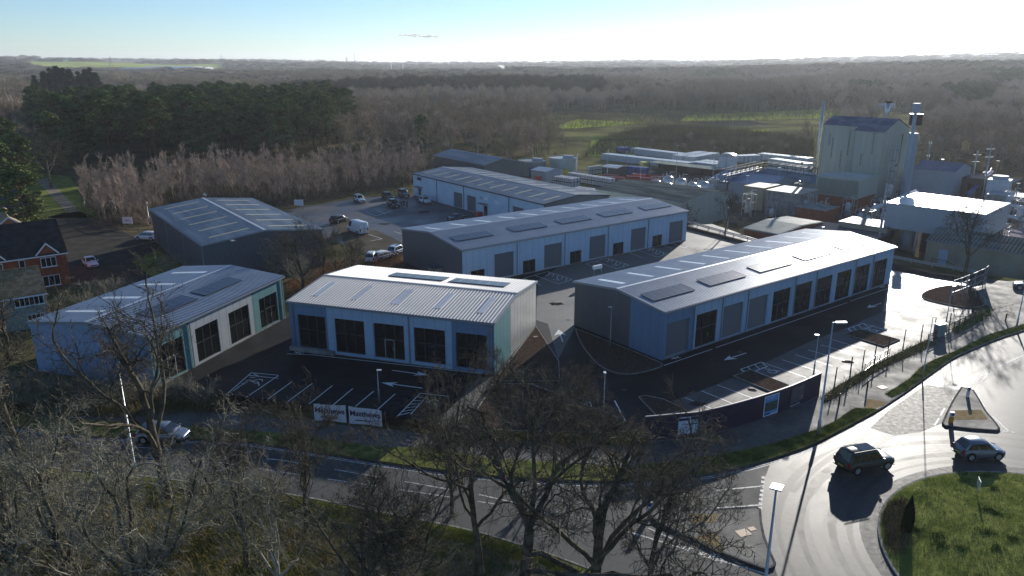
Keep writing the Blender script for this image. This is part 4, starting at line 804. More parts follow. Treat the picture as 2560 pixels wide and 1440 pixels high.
# storage tanks and vessels
def tank(px, py, r, h, label, m=M_bluewall, box=True):
    x, y = G(px, py); root = empty('storage_tank', (x, y, 0), R(-30), label, 'storage tank'); MB().tube([(0, 0, 0), (0, 0, h)], [r, r], 28).build('shell', m, root, False)
    MB().tube([(0, 0, h - .05), (0, 0, h + .2)], [r + .08, r + .08], 28, False).build('rim', M_steel, root)
    if box: MB().box(.2, -.6, h, r * .8, .6, h + .8).build('hatch_housing', M_bluewall, root)
    return root
tank(1331, 436, 3.9, 3.9, 'dark grey round tank behind the small white shed', mat('grey_tank', (.16, .20, .20), .5)); tank(1407, 432, 4.0, 4.3, 'pale round tank to the right of the small white shed', mat('pale_tank', (.30, .36, .36), .5))
shed('store_shed', 'small white roofed shed between the two round tanks', 'shed', G(1328, 425, 2.9), -46, 5.5, 6.5, 2.9, 3.5, M_bluewall, M_shine)
shed('store_shed', 'dark green kiosk with glinting roof on the works grass', 'shed', G(1505, 415, 3.2), -40, 5, 5, 3.0, 3.3, mat('kiosk_green', (.03, .05, .05), .6), M_shine)
dt = empty('domed_silo', (*G(1817, 432), 0), R(-30), 'pale domed silo standing among the white container rows', 'silo')
m = MB(); m.box(-2.3, -1.6, 0, 2.3, 1.6, 4.6); m.build('casing', M_ibc, dt); m = MB()
m.add([(2.3 * math.cos(t), y, 4.6 + 1.1 * math.sin(t)) for y in (-1.6, 1.6) for t in np.linspace(0, math.pi, 13)], [(i, i + 1, 14 + i, 13 + i) for i in range(12)] + [tuple(range(13))[::-1], tuple(range(13, 26))]); m.build('dome', M_shine, dt)
MB().box(-.25, -1.68, .8, .25, -1.61, 4.6).build('ladder', M_steel, dt)
vr = rnd
ve = empty('vessel', (0, 0, 0)); ve.location = (*G(1665, 520), 0); tag(ve, 'stainless process vessel in the tank farm behind the sage shed', 'process vessel', 'stainless process vessels in the tank farm')
MB().tube([(0, 0, 0), (0, 0, 4.9), (0, 0, 5.4), (0, 0, 5.6)], [1.35, 1.35, .9, .2], 18).build('shell', M_alu, ve, True)
m = MB()
for a in np.linspace(0, 6.28, 9)[:-1]: m.bar((1.4 * math.cos(a), 1.4 * math.sin(a), 4.9), (1.4 * math.cos(a), 1.4 * math.sin(a), 6.0), .05)
m.tube([(.3, 0, 5.4), (.3, 0, 6.5), (1.6, 0, 6.5)], .1, 6); m.tube([(-.4, .3, 5.4), (-.4, .3, 6.2)], .15, 6); m.build('pipework', M_steel, ve)
for i, (px, py) in enumerate(((1690, 520), (1712, 523), (1735, 527), (1640, 500), (1668, 497), (1700, 500), (1728, 505), (1755, 512), (1760, 530))): c_ = copy_tree(ve); c_.location = (*G(px, py), 0); c_.scale = [vr.uniform(.8, 1.1)] * 3
# container totes, skips and crates in the yards
def tote_proto(name, cage, fill, label, cat, group, pos):
    r_ = empty(name, (*pos, 0), R(-46), label, cat, group); MB().box(-.55, -.45, .16, .55, .45, 1.1).build('bottle', fill, r_); m = MB()
    for x in (-.58, 0, .55):
        for y in (-.48, .48): m.box(x, y - .02, .12, x + .04, y + .02, 1.13)
    for z in (.15, .6, 1.1): m.box(-.58, -.5, z, .59, -.47, z + .04); m.box(-.58, .47, z, .59, .5, z + .04)
    m.build('cage', cage, r_); MB().box(-.6, -.5, 0, .6, .5, .12).build('pallet', M_timber, r_); return r_
tote = tote_proto('liquid_tote', M_steel, M_ibc, 'white caged liquid tote stacked in the long rows of the far yard', 'liquid tote', 'white liquid totes in long rows', (0, 0))
U_ = (math.cos(R(-46)), math.sin(R(-46))); V_ = (math.sin(R(46)), math.cos(R(46)))
first = True; cnt = 0
def rowof(proto, a, b, rows, levels, step, dz, stepv, used, cap=999):
    """straight stacked rows from survey mark a to mark b"""
    A, B_ = Vector(G(*a)), Vector(G(*b)); d = (B_ - A); L = d.length; d.normalize(); n = Vector((-d.y, d.x)); ang = math.atan2(d.y, d.x); k = 0
    for r_ in range(rows):
        for i in range(int(L / step)):
            for z in range(levels):
                if k >= cap: return k
                p = A + d * (i + .5) * step + n * r_ * stepv
                o = proto if not used[0] else copy_tree(proto); used[0] = True; o.location = (p.x, p.y, z * dz); o.rotation_euler = (0, 0, ang + vr.uniform(-.03, .03)); k += 1
    return k
# big container rows: long white curtain of stacked tanks (each stack column is one container)
cont = empty('tank_container', (0, 0, 0), 0, 'white tank container side by side in the long rows of the far yard', 'container', 'white tank containers in long rows')
MB().box(-.68, -1.9, .12, .68, 1.9, 1.95).build('body', mat('container_white', (.42, .47, .50), .55, base2=(.5, .54, .57), scale=1), cont)
m = MB(); m.box(-.66, -1.86, 1.95, .66, 1.86, 2.06); m.build('lid', M_shine, cont)
u_ = [False]
rowof(cont, (1512, 399), (1728, 424), 1, 1, 1.42, 2, 4.2, u_); rowof(cont, (1585, 384), (1742, 404), 1, 1, 1.42, 2, 4.2, u_); rowof(cont, (1722, 408), (1790, 396), 2, 1, 1.6, 2, 4.4, u_); rowof(cont, (1735, 420), (1800, 428), 2, 1, 1.6, 2, 4.4, u_); rowof(cont, (1840, 405), (1900, 402), 1, 1, 1.6, 2, 4.4, u_)
rowof(cont, (1900, 398), (2030, 412), 1, 1, 1.6, 2, 4.4, u_); rowof(cont, (1930, 412), (2035, 428), 1, 1, 1.6, 2, 4.4, u_); rowof(cont, (2290, 385), (2020, 384), 0, 1, 1.6, 2, 4.4, u_)
ibc = tote_proto('liquid_tote', M_black, M_ibc, 'black caged liquid tote in the crowded yard behind the white warehouse', 'liquid tote', 'black caged totes in the storage yard', (0, 0)); u_ = [False]
for a, b, rw, lv in (((1385, 462), (1440, 470), 3, 2), ((1420, 452), (1530, 470), 2, 2), ((1430, 480), (1520, 492), 3, 1), ((1345, 437), (1372, 441), 1, 2), ((1470, 437), (1510, 432), 1, 2), ((1560, 478), (1590, 480), 2, 2)): rowof(ibc, a, b, rw, lv, 1.28, 1.15, 1.15, u_)
itb = tote_proto('liquid_tote', M_blue, M_blue, 'blue liquid tote stacked by the storage tanks and in the skip yard', 'liquid tote', 'blue totes in the storage yard', (0, 0)); u_ = [False]
for a, b, rw, lv in (((1322, 440), (1345, 443), 2, 2), ((1565, 435), (1620, 440), 2, 2), ((1552, 386), (1575, 384), 3, 2)): rowof(itb, a, b, rw, lv, 1.28, 1.15, 1.15, u_)
sk = empty('skip', (0, 0, 0), 0, 'red open skip in the works yard', 'skip', 'red skips in the works yard')
q = MB(); q.add([(-1.3, -.8, 0), (1.3, -.8, 0), (1.3, .8, 0), (-1.3, .8, 0), (-1.9, -.95, 1.4), (1.9, -.95, 1.4), (1.9, .95, 1.4), (-1.9, .95, 1.4), (-1.2, -.75, .1), (1.2, -.75, .1), (1.2, .75, .1), (-1.2, .75, .1)],
                [(0, 3, 2, 1), (0, 1, 5, 4), (1, 2, 6, 5), (2, 3, 7, 6), (3, 0, 4, 7), (8, 9, 10, 11), (4, 5, 9, 8), (5, 6, 10, 9), (6, 7, 11, 10), (7, 4, 8, 11)]); q.build('body', M_red, sk); MB().box(-1.9, -.99, 1.3, 1.9, -.93, 1.42).build('lip', M_steel, sk)
for i, (px, py) in enumerate(((1512, 452), (1528, 448), (1545, 454), (1585, 452), (1600, 447), (1618, 456), (1576, 462), (1640, 452))):
    o = sk if i == 0 else copy_tree(sk); o.location = (*G(px, py), 0); o.rotation_euler = (0, 0, vr.uniform(-1, .2)); o.scale = [1.0] * 3
for i, (px, py, mt, lb) in enumerate(((1347, 455, mat('bright_red_crate', (.75, .10, .08), .5), 'bright red crate alone behind the white warehouse roof'), (1411, 438, M_yel, 'yellow bund crate by the pale round tank'), (1608, 418, M_yel, 'yellow crate beside the long black shelter'))):
    r_ = empty('bund_crate', (*G(px, py), 0), R(-40), lb, 'crate'); MB().box(-.9, -.9, 0, .9, .9, 1.5).build('body', mt, r_); MB().box(-.95, -.95, 1.5, .95, .95, 1.6).build('lid', mt, r_)
cs = empty('canopy_shelter', (*G(1620, 428), 0), R(-46), 'long low black shelter with grey sheet roof behind the skips', 'shelter'); MB().box(0, 0, 2.5, 22, 5, 2.65).build('roof', M_fibre, cs); MB().box(.1, 4.8, 0, 21.9, 4.95, 2.5).build('wall', M_black, cs)
m = MB()
for x in np.arange(.2, 22, 4.3): m.box(x, .1, 0, x + .15, .25, 2.5)
m.build('post', M_black, cs)
pk = empty('plant_skid', (0, 0, 0), R(-46), 'small steel framed plant skid with vessel and pipes among the works buildings', 'plant skid', 'steel framed plant skids around the works')
m = MB()
for x in (-1.1, 1.1):
    for y in (-.8, .8): m.bar((x, y, 0), (x, y, 3.6), .09)
for z in (1.2, 2.4, 3.6):
    for a, b in (((-1.1, -.8), (1.1, -.8)), ((1.1, -.8), (1.1, .8)), ((1.1, .8), (-1.1, .8)), ((-1.1, .8), (-1.1, -.8))): m.bar((*a, z), (*b, z), .07)
m.build('frame', M_steel, pk); MB().tube([(-.3, 0, .5), (-.3, 0, 2.6), (-.3, 0, 2.9)], [.55, .55, .2], 12).build('vessel', M_ibc, pk, True); m = MB()
m.tube([(.6, -.4, 0), (.6, -.4, 4.4), (1.6, -.4, 4.4)], .09, 6); m.tube([(.7, .4, 1), (.7, .4, 3.9), (-.3, .4, 3.9)], .07, 6); m.build('pipework', M_alu, pk)
PKP = ((1965, 500), (1995, 508), (2010, 545), (2150, 560), (2190, 545), (2205, 580), (2225, 500), (2270, 480), (2290, 520), (2330, 470), (2375, 470), (2400, 455), (2440, 480), (2462, 470), (2520, 530), (2545, 560), (2500, 600), (2050, 560), (2120, 545), (1930, 545), (1870, 540), (2165, 590), (1640, 478), (1780, 500))
for i, (px, py) in enumerate(PKP): o = pk if i == 0 else copy_tree(pk); o.location = (*G(px, py), 0); o.rotation_euler = (0, 0, R(-46 + 90 * (i % 2))); o.scale = (1, 1, vr.uniform(.6, 1.35))
vp = empty('vent_pole', (0, 0, 0), 0, 'thin vent or lighting pole rising among the works roofs', 'pole', 'thin poles among the works roofs'); MB().tube([(0, 0, 0), (0, 0, 7.5)], [.07, .05], 6).build('pole', M_steel, vp); MB().box(-.35, -.1, 7.4, .35, .1, 7.55).build('head', M_steel, vp)
for i, (px, py) in enumerate(((1862, 520), (1940, 500), (2095, 520), (2180, 500), (2300, 560), (2345, 470), (2480, 480), (2530, 540), (1600, 470), (1565, 440), (1690, 440), (2235, 585), (1835, 470), (1780, 470))): o = vp if i == 0 else copy_tree(vp); o.location = (*G(px, py), 0); o.scale = (1, 1, vr.uniform(.7, 1.3))
def on_works_level(o):
    """survey marks of the works were read on the estate level; they lie on ground 3 m lower, hence a little farther and larger"""
    k = (H - WZ) / H; o.location = (o.location.x * k, o.location.y * k, WZ + o.location.z * k); o.scale = [a * k for a in o.scale]
for o in set(C.objects) - WORKS0:
    if o.parent is None and o.get('kind') != 'structure': on_works_level(o)
# crash barrier along the works road
def barrier(pts, label, h=.75, m=M_steel, name='crash_barrier', n_=2, white=True):
    P = [Vector(G(*p)) for p in pts]; r_ = empty(name, (P[0].x, P[0].y, 0), 0, label, 'barrier'); q = MB(); s = MB()
    for i in range(len(P) - 1):
        a, b = P[i] - P[0], P[i + 1] - P[0]; k = max(1, round((b - a).length / 3.2))
        for z in ([h - .12, h - .38][:n_]): q.bar((*a, z), (*b, z), .06, .2)
        for t in range(k): p = a + (b - a) * t / k; s.box(p.x - .06, p.y - .06, 0, p.x + .06, p.y + .06, h)
    q.build('rail', m, r_); s.build('post', m, r_)
barrier([(1716, 560), (1800, 583), (1905, 612)], 'galvanised crash barrier behind the sunny concrete yard'); barrier([(2225, 648), (2330, 668), (2440, 686)], 'galvanised crash barrier between the bright car park and the works')
structure('barrier_kerb', (lambda q: (kerb(q, GP([(1712, 572), (1800, 594), (1890, 618)]), .4, .5, side=1), kerb(q, GP([(2225, 668), (2330, 690), (2440, 706)]), .5, .45, side=1), q)[2])(MB()), mat('dark_kerb', (.07, .06, .06), .8))
# sewage works specks and distant big sheds
for i, (px, r0, w, d_, h_) in enumerate(((300, 1900, 150, 60, 10), (360, 1930, 110, 60, 11), (415, 1960, 90, 50, 9), (30, 1500, 110, 70, 10), (90, 1560, 100, 60, 10), (2120, 520, 14, 5, 3), (2190, 540, 16, 5, 3), (2420, 640, 22, 8, 5), (2330, 1430, 26, 10, 6), (1985, 1300, 30, 12, 6))):
    x, y = pol(px, r0); z = float(terrain(x, y)); shed('distant_shed', ['glinting', 'grey roofed', 'low pale', 'blue grey', 'long blue grey', 'small white', 'second small white', 'bright', 'white roofed', 'pale'][i] + ' shed ' + ['far behind the dark conifers', 'next to the glinting far shed', 'at the right end of the far glinting sheds', 'at the far left edge', 'beside the far left edge shed', 'beyond the tower top', 'beyond the tower right stack', 'among the trees right of the tower', 'on the far right hillside', 'on the open strip of the right hillside'][i], 'shed', (x, y), R(0), w, d_, h_, h_ + 1.5, M_bluewall, M_shine).location.z = z - .5

dh = shed('distant_house', 'tiny pale house scattered on the hazy right hand hillside', 'house', (0, 0), 0, 14, 9, 6, 9, M_upvc, M_slate, group='pale houses on the far hillside')
for i, (px, r0) in enumerate(((1945, 2700), (1960, 2750), (2000, 2900), (2035, 2850), (2075, 3000), (2110, 2950), (2150, 3100), (2215, 3050), (2265, 3100), (2290, 3150), (2320, 1350), (2345, 1380), (2380, 2900), (2420, 1300), (2470, 2950), (1900, 3000), (2310, 760), (2330, 775), (2345, 740), (2400, 720), (1700, 3000), (1620, 3100), (160, 2900), (440, 3050), (700, 3100))):
    x, y = pol(px, r0); o = dh if i == 0 else copy_tree(dh); o.location = (x, y, float(terrain(x, y)) + 3); o.rotation_euler = (0, 0, rnd.uniform(-.6, .6)); k = .6 if r0 < 1000 else 1.0; o.scale = (k, k, k)
for i, o in enumerate([o for o in C.objects if o.name.startswith('distant_house')]): o['label'] = 'tiny pale house scattered on the distant hazy hillsides'
# ------------------------------------------------------------------ houses on the left
def window(root, u, v, z, w, h, axis='x', panes=3, m=None):
    f = MB(); g = MB(); t = .07
    if axis == 'x': bx = lambda mb, a, b, c, d, y0, y1: mb.box(a, y0, c, b, y1, d)
    g.box(u - w / 2 + t, v - .05, z + t, u + w / 2 - t, v - .03, z + h - t)
    for x in np.linspace(u - w / 2, u + w / 2 - t, panes + 1): f.box(x, v - .08, z, x + t, v - .015, z + h)
    for zz in (z, z + h - t): f.box(u - w / 2, v - .078, zz, u + w / 2, v - .017, zz + t)
    f.box(u - w / 2 - .05, v - .14, z - .07, u + w / 2 + .05, v, z - .002)
    o = f.build('window', M_upvc, root); g.build('pane', M_glass, o); return o
h1 = empty('brick_house', (-63.2 - 12 * .766, 101.9 - 12 * .643, 0), R(40), 'red brick house with dark tiled roof and two gabled dormer windows', 'house')
def house_body(root, L, W, he, hr, wm, rm_, over=.35):
    w = MB(); vs = [(0, 0, -1), (L, 0, -1), (L, W, -1), (0, W, -1), (0, 0, he), (L, 0, he), (L, W, he), (0, W, he), (0, W / 2, hr), (L, W / 2, hr)]
    w.add(vs, [(0, 1, 5, 4), (2, 3, 7, 6), (1, 2, 6, 9, 5), (3, 0, 4, 8, 7)]); w.build('wall', wm, root); m = MB(); s = (hr - he) / (W / 2)
    for side in (0, 1):
        y0 = -over if side == 0 else W + over; z0 = he - over * s + .03; q = [(-.2, y0, z0), (L + .2, y0, z0), (L + .2, W / 2, hr + .03), (-.2, W / 2, hr + .03)]
        m.add(q + [(a, b, c + .15) for a, b, c in q], [(0, 3, 2, 1), (4, 5, 6, 7), (0, 1, 5, 4), (1, 2, 6, 5), (2, 3, 7, 6), (3, 0, 4, 7)])
    r_ = m.build('roof', rm_, root); MB().tube([(-.2, W / 2, hr + .17), (L + .2, W / 2, hr + .17)], .13, 8).build('ridge_tile', rm_, r_)
    MB().box(-.2, -over - .1, he - over * s - .12, L + .2, -over + .02, he - over * s + .04).build('gutter', M_upvc, root)
house_body(h1, 12, 9, 5.0, 8.6, M_brick, M_tile)
for u in (3.4, 9.7):
    d_ = MB(); d_.add([(u - 1.15, -.25, 2.9), (u + 1.15, -.25, 2.9), (u + 1.15, -.25, 5.1), (u, -.25, 6.3), (u - 1.15, -.25, 5.1), (u - 1.15, 2, 2.9), (u + 1.15, 2, 2.9), (u + 1.15, 2, 5.1), (u, 2.6, 6.3), (u - 1.15, 2, 5.1)],
                      [(0, 1, 2, 3, 4), (1, 6, 7, 2), (5, 0, 4, 9)]); dd = d_.build('dormer', M_brick, h1); m = MB()
    for sg in (-1, 1):
        q = [(u + sg * 1.4, -.5, 4.88), (u, -.5, 6.4), (u, 2.7, 6.4), (u + sg * 1.4, 2.4, 4.88)]; m.add(q + [(a, b, c + .1) for a, b, c in q], [(0, 1, 2, 3), (4, 5, 6, 7), (0, 1, 5, 4)])
    m.build('dormer_roof', M_tile, dd); m = MB(); m.bar((u - 1.4, -.52, 4.9), (u, -.52, 6.42), .05, .18); m.bar((u + 1.4, -.52, 4.9), (u, -.52, 6.42), .05, .18); m.build('bargeboard', M_upvc, dd)
    window(h1, u, -.26, 3.1, 1.9, 1.35); window(h1, u, -.02, .3, 2.1, 1.5)
window(h1, 6.6, -.02, 3.4, .7, 1.1, panes=1); MB().box(5.5, -.05, -.4, 6.5, -.01, 1.7).build('door', M_upvc, h1)
m = MB(); m.bar((5.0, -.9, 2.0), (6, -.9, 2.9), .05, .12); m.bar((7.0, -.9, 2.0), (6, -.9, 2.9), .05, .12); m.bar((5.1, -.9, 2.0), (6.9, -.9, 2.0), .05, .1); m.build('porch_gable', M_upvc, h1)
h2 = empty('brick_house', (*G(-60, 560, 5), 0), R(38), 'blue slate roofed house at the left edge behind the tan roof', 'house'); h2.location = (-93.1, 121.8, 0); house_body(h2, 11, 9, 5.0, 8.5, M_brick, M_slate); window(h2, 9.1, -.02, 2.6, .8, 1.1, panes=2)
h3 = empty('brick_house', (-78.3, 120.4, 0), R(127), 'orange brick house with sunlit tan tiled roof at the left edge', 'house'); house_body(h3, 11, 8, 3.4, 6.4, mat('orange_brick', (.38, .15, .07), .85, base2=(.46, .20, .10), scale=2), M_tantile)
m = MB(); m.bar((-.25, -.4, 3.1), (-.25, 4, 6.5), .06, .22); m.bar((-.25, 8.4, 3.1), (-.25, 4, 6.5), .06, .22); m.build('bargeboard', M_upvc, h3)
h4 = empty('rendered_house', (-63.5, 79.0, 0), R(38), 'sage rendered house with mossy roof and white strip windows at the left edge', 'house'); house_body(h4, 9.5, 8, 4.2, 6.3, M_render, mat('mossy_tile', (.22, .145, .085), .9, base2=(.34, .25, .15), scale=1.5))
window(h4, 7.8, -.02, 2.8, 3.0, 1.1, panes=6); window(h4, 8.2, -.02, .4, 1.8, 1.3, panes=4); window(h4, 3.5, -.02, 3.0, 3.0, 1.1, panes=6)

# ------------------------------------------------------------------ vehicles
def car(name, label, cat, loc, ang, paint, L=4.1, W=1.74, Hh=1.5, style='hatch', group=None, roofm=None):
    root = empty(name, (loc[0], loc[1], loc[2] if len(loc) > 2 else .012), ang, label, cat, group); w = W / 2; r = .33 * (1.12 if style == 'suv' else 1); gb = .19 if style != 'suv' else .26
    belt = Hh * (.60 if style != 'suv' else .585); hood = belt * (.93 if style != 'suv' else .97)
    xr, xf = -L / 2, L / 2
    if style == 'saloon': cab = [(xr + .55, 0), (xr + 1.25, 1), (xf - 1.95, 1), (xf - 1.15, 0)]
    elif style == 'suv': cab = [(xr + .10, 0), (xr + .42, 1), (xf - 1.75, 1), (xf - 1.20, 0)]
    elif style == 'van': cab = [(xr + .02, 0), (xr + .06, 1), (xf - 1.35, 1), (xf - .70, 0)]; 
    else: cab = [(xr + .12, 0), (xr + .55, 1), (xf - 1.65, 1), (xf - .88, 0)]
    if style == 'van': belt = Hh * .52; hood = belt * .95
    st = [(xr, .80, gb + .18, belt * .72), (xr + .07, .93, gb + .05, belt * .93), (xr + .35, .99, gb, belt), (xr + 1.2, 1, gb, belt), (0, 1, gb, belt * .985), (xf - 1.3, 1, gb, belt * .97), (cab[3][0] + .05, .99, gb, hood), (xf - .35, .95, gb, hood * .93), (xf - .08, .86, gb + .04, hood * .80), (xf, .74, gb + .14, hood * .66)]
    st.sort(); v = []; f = []
    for x, k, zb, zt in st:
        q = w * k; s_ = [(0, zb), (q * .85, zb), (q * .98, zb + .12), (q, zb + (zt - zb) * .45), (q * .975, zb + (zt - zb) * .82), (q * .90, zt - .015), (q * .6, zt + .012), (0, zt + .02)]
        ring = [(x, y, z) for y, z in s_] + [(x, -y, z) for y, z in s_[-2:0:-1]]; v += ring
    n = 14
    for i in range(len(st) - 1):
        for j in range(n): f.append((i * n + j, (i + 1) * n + j, (i + 1) * n + (j + 1) % n, i * n + (j + 1) % n))
    f.append(tuple(range(n))); f.append(tuple((len(st) - 1) * n + j for j in range(n))[::-1])
    b = MB().add(v, f).build('body', paint, root, True); b.data.materials[0] = paint
    md = b.modifiers.new('bevel', 'SUBSURF'); md.levels = 1; md.render_levels = 1
    wb, wt = w * .90, w * (.72 if style != 'van' else .86); zb = belt - .03
    c = MB(); cs_ = [(cab[0][0], wb * .94, zb, zb + .03), (cab[1][0], wb, zb, Hh - .03), (cab[1][0] + .3, wb, zb, Hh), ((cab[1][0] + cab[2][0]) / 2, wb, zb, Hh + .012), (cab[2][0] - .25, wb, zb, Hh - .005), (cab[2][0], wb, zb, Hh - .05), (cab[3][0], wb * .95, zb - .02, zb + .03)]
    vv = []
    for x, q, z0, z1 in cs_:
        t = (z1 - z0) / (Hh - zb); qt = q + (wt - q) * t
        vv += [(x, -q, z0), (x, -(qt + .02), z0 + (z1 - z0) * .86), (x, -(qt - .10 * t), z1 - .004), (x, 0, z1 + .03 * t), (x, (qt - .10 * t), z1 - .004), (x, (qt + .02), z0 + (z1 - z0) * .86), (x, q, z0)]
    c.add(vv, [(i * 7 + j, (i + 1) * 7 + j, (i + 1) * 7 + j + 1, i * 7 + j + 1) for i in range(6) for j in range(6)]); c.build('roof', roofm or paint, root, True)
    # glazing laid proud of the cabin shell
    def side_pt(x, z, sg):
        t = (z - zb) / (Hh - zb); return (x, sg * (wb + (wt + .02 - wb) * t / .86 + .012), z)
    zl, zu = belt + .03, Hh - .13
    def xlim(z, front):
        t = (z - zb) / (Hh - .03 - zb); a, b_ = (cab[3][0], cab[2][0]) if front else (cab[0][0], cab[1][0]); return a + (b_ - a) * t
    cuts = {'hatch': [.0, .42, .44, .80, .82, 1], 'suv': [0, .27, .30, .60, .62, 1], 'saloon': [0, .45, .48, 1], 'van': [.76, 1]}[style]
    sg_ = MB()
    for sg in (-1, 1):
        for i in range(0, len(cuts) - 1, 2):
            q = []
            for z, (a, b_) in ((zl, (cuts[i], cuts[i + 1])), (zu, (cuts[i + 1], cuts[i]))):
                x0, x1 = xlim(z, False) + .16, xlim(z, True) - .14
                q += [side_pt(x0 + (x1 - x0) * a, z, sg), side_pt(x0 + (x1 - x0) * b_, z, sg)]
            sg_.add(q, [(0, 1, 2, 3) if sg < 0 else (3, 2, 1, 0)])
    sg_.build('side_window', M_cglass, root)
    for nm, e, k in (('windscreen', True, 1), ('rear_window', False, -1)):
        if style == 'van' and not e: continue
        z0, z1 = belt + .05, Hh - .08; x0, x1 = xlim(z0, e) + .012 * k, xlim(z1, e) + .02 * k; t0, t1 = wb * .86, wt * .86
        MB().add([(x0, -t0, z0 + .012), (x0, t0, z0 + .012), (x1, t1, z1 + .03), (x1, -t1, z1 + .03)], [(0, 1, 2, 3) if k > 0 else (3, 2, 1, 0)]).build(nm, M_cglass, root)
    for x in (xr + L * .185, xf - L * .195):
        for sg in (-1, 1):
            a = MB(); a.tube([(x, sg * (w * .90), r + .04), (x, sg * (w * 1.008), r + .04)], [r + .055] * 2, 18); a.build('wheel_arch', M_black, root)
            t = MB(); t.tube([(x, sg * (w - .20), r), (x, sg * (w + .015), r)], [r, r], 20); tt = t.build('wheel', M_rub, root); t = MB(); t.tube([(x, sg * (w + .01), r), (x, sg * (w + .024), r)], [r * .66] * 2, 12); t.build('rim', M_steel, tt)
    for sg in (-1, 1):
        MB().add([(xf - .34, sg * w * .93, hood * .74), (xf - .06, sg * w * .72, hood * .70), (xf - .10, sg * w * .72, hood * .86), (xf - .40, sg * w * .90, hood * .93)], [(0, 1, 2, 3), (3, 2, 1, 0)]).build('headlight', mat('headlight_lens', (.6, .62, .65), .15), root)
        MB().box(xr - .015, sg * w * .80 - .09, belt * .62, xr + .16, sg * w * .80 + .09, belt * .98).build('tail_light', mat('tail_lens', (.30, .01, .01), .25), root)
        MB().box(cab[3][0] - .25, sg * (w + .07) - .08, belt + .0, cab[3][0] - .12, sg * (w + .07) + .08, belt + .13).build('mirror', paint, root)
    MB().box(xr - .03, -.26, belt * .48, xr + .02, .26, belt * .60).build('number_plate', M_yel, root); MB().box(xf - .02, -.26, hood * .40, xf + .02, .26, hood * .50).build('number_plate', M_upvc, root)
    MB().box(xf - .03, -w * .5, hood * .54, xf + .012, w * .5, hood * .68).build('grille', M_black, root)
    MB().box(xr - .02, -w * .86, gb + .04, xf - .05, w * .86, gb + .10).build('underbody', M_black, root)
    if style == 'suv':
        m = MB()
        for sg in (-1, 1): m.bar((cab[1][0] + .15, sg * (wt - .06), Hh + .045), (cab[2][0] - .1, sg * (wt - .06), Hh + .045), .04)
        m.build('roof_rail', M_black, root)
        q = on = MB().add([(cab[1][0] + .9, -wt * .75, Hh + .048), (cab[2][0] - .1, -wt * .75, Hh + .035), (cab[2][0] - .1, wt * .75, Hh + .035), (cab[1][0] + .9, wt * .75, Hh + .048)], [(0, 1, 2, 3)]).build('sunroof', M_cglass, root)
    return root
def paint(n, c, metal=.3): return mat('paint_' + n, c, .28, metal, coat=.5)
def near_side(pr, pf, W, L, over=0):
    a, b = Vector(G(*pr)), Vector(G(*pf)); d = (b - a).normalized(); n = Vector((-d.y, d.x)); c = (a + b) / 2 + n * (W / 2); return (c.x, c.y, .012), math.atan2(d.y, d.x)
P_dg, P_sil, P_wh, P_bk, P_bl = paint('dark_green', (.035, .045, .038)), paint('silver', (.20, .23, .28), .6), paint('white', (.72, .74, .76), 0), paint('black', (.012, .014, .02), .2), paint('blue_grey', (.10, .13, .18), .4)
l_, a_ = near_side((2146, 1189), (2216, 1176), 1.91, 4.5); car('off_road_car', 'dark green off-road estate driving round the roundabout on the glaring wet road', 'car', l_, a_, P_dg, 4.5, 1.91, 1.76, 'suv')
l_, a_ = near_side((2424, 1154), (2499, 1152), 1.6, 3.6); car('hatchback', 'small silver blue hatchback on the roundabout above the grass', 'car', l_, a_, P_sil, 3.62, 1.62, 1.55, 'hatch')
def car2(px, py, qx, qy, **k):
    a, b = Vector(G(px, py)), Vector(G(qx, qy)); d = b - a; return ((a.x + b.x) / 2, (a.y + b.y) / 2, .012), math.atan2(d.y, d.x)
for args in (((888, 499), (910, 510), P_wh, 'suv', 1.6, 'white car parked alone nearest the thicket fence'), ((959, 492), (981, 501), P_bk, 'hatch', 1.5, 'black hatchback parked against the fence beside the silver roofed car'), ((1000, 486), (1019, 494), P_bl, 'suv', 1.6, 'grey car with bright roof parked closest to the white warehouse corner'),
             ((972, 512), (996, 523), P_bk, 'suv', 1.7, 'black off-road car parked next to the three standing people'), ((1051, 503), (1073, 512), P_wh, 'suv', 1.55, 'white car parked along the white warehouse wall'), ((1128, 553), (1158, 547), P_bl, 'saloon', 1.4, 'grey car half hidden behind the long unit roof'),
             ((832, 560), (862, 551), P_bk, 'hatch', 1.5, 'dark car behind the bare oak by the rear car park'), ((978, 641), (1008, 628), P_wh, 'suv', 1.6, 'white car behind the timber fence, close to the grey gable'), ((944, 652), (970, 644), P_wh, 'hatch', 1.45, 'white car in the middle behind the timber fence'),
             ((922, 660), (938, 642), P_wh, 'hatch', 1.5, 'white car at the left end of the timber fence by the shrub'), ((392, 600), (345, 598), P_wh, 'hatch', 1.5, 'white hatchback half hidden behind the corner of the blue roofed shed'), ((215, 655), (240, 676), P_wh, 'saloon', 1.5, 'white car parked half in shadow beside the brick house'),
             ((366, 1098), (455, 1100), P_sil, 'hatch', 1.5, 'silver car on the left road behind the big oak trunk'), ((2600, 728), (2548, 722), P_bl, 'suv', 1.65, 'grey car entering at the right edge of the picture')):
    l_, a_ = car2(*args[0], *args[1]); car('parked_car' if 'road' not in args[5] else 'car', args[5], 'car', l_, a_, args[2], 4.2, 1.75, args[4], args[3])
l_, a_ = car2(912, 588, 876, 576); vn = car('van', 'white panel van with closed rear doors at the edge of the rear car park', 'van', l_, a_, P_wh, 5.2, 1.95, 2.35, 'van')
m = MB(); m.box(-2.63, -.02, .5, -2.605, .02, 2.2); m.box(-2.64, -.8, .75, -2.60, -.5, .85); m.build('rear_door_seam', M_black, vn)
pm_ = Vector(G(1180, 552)); 
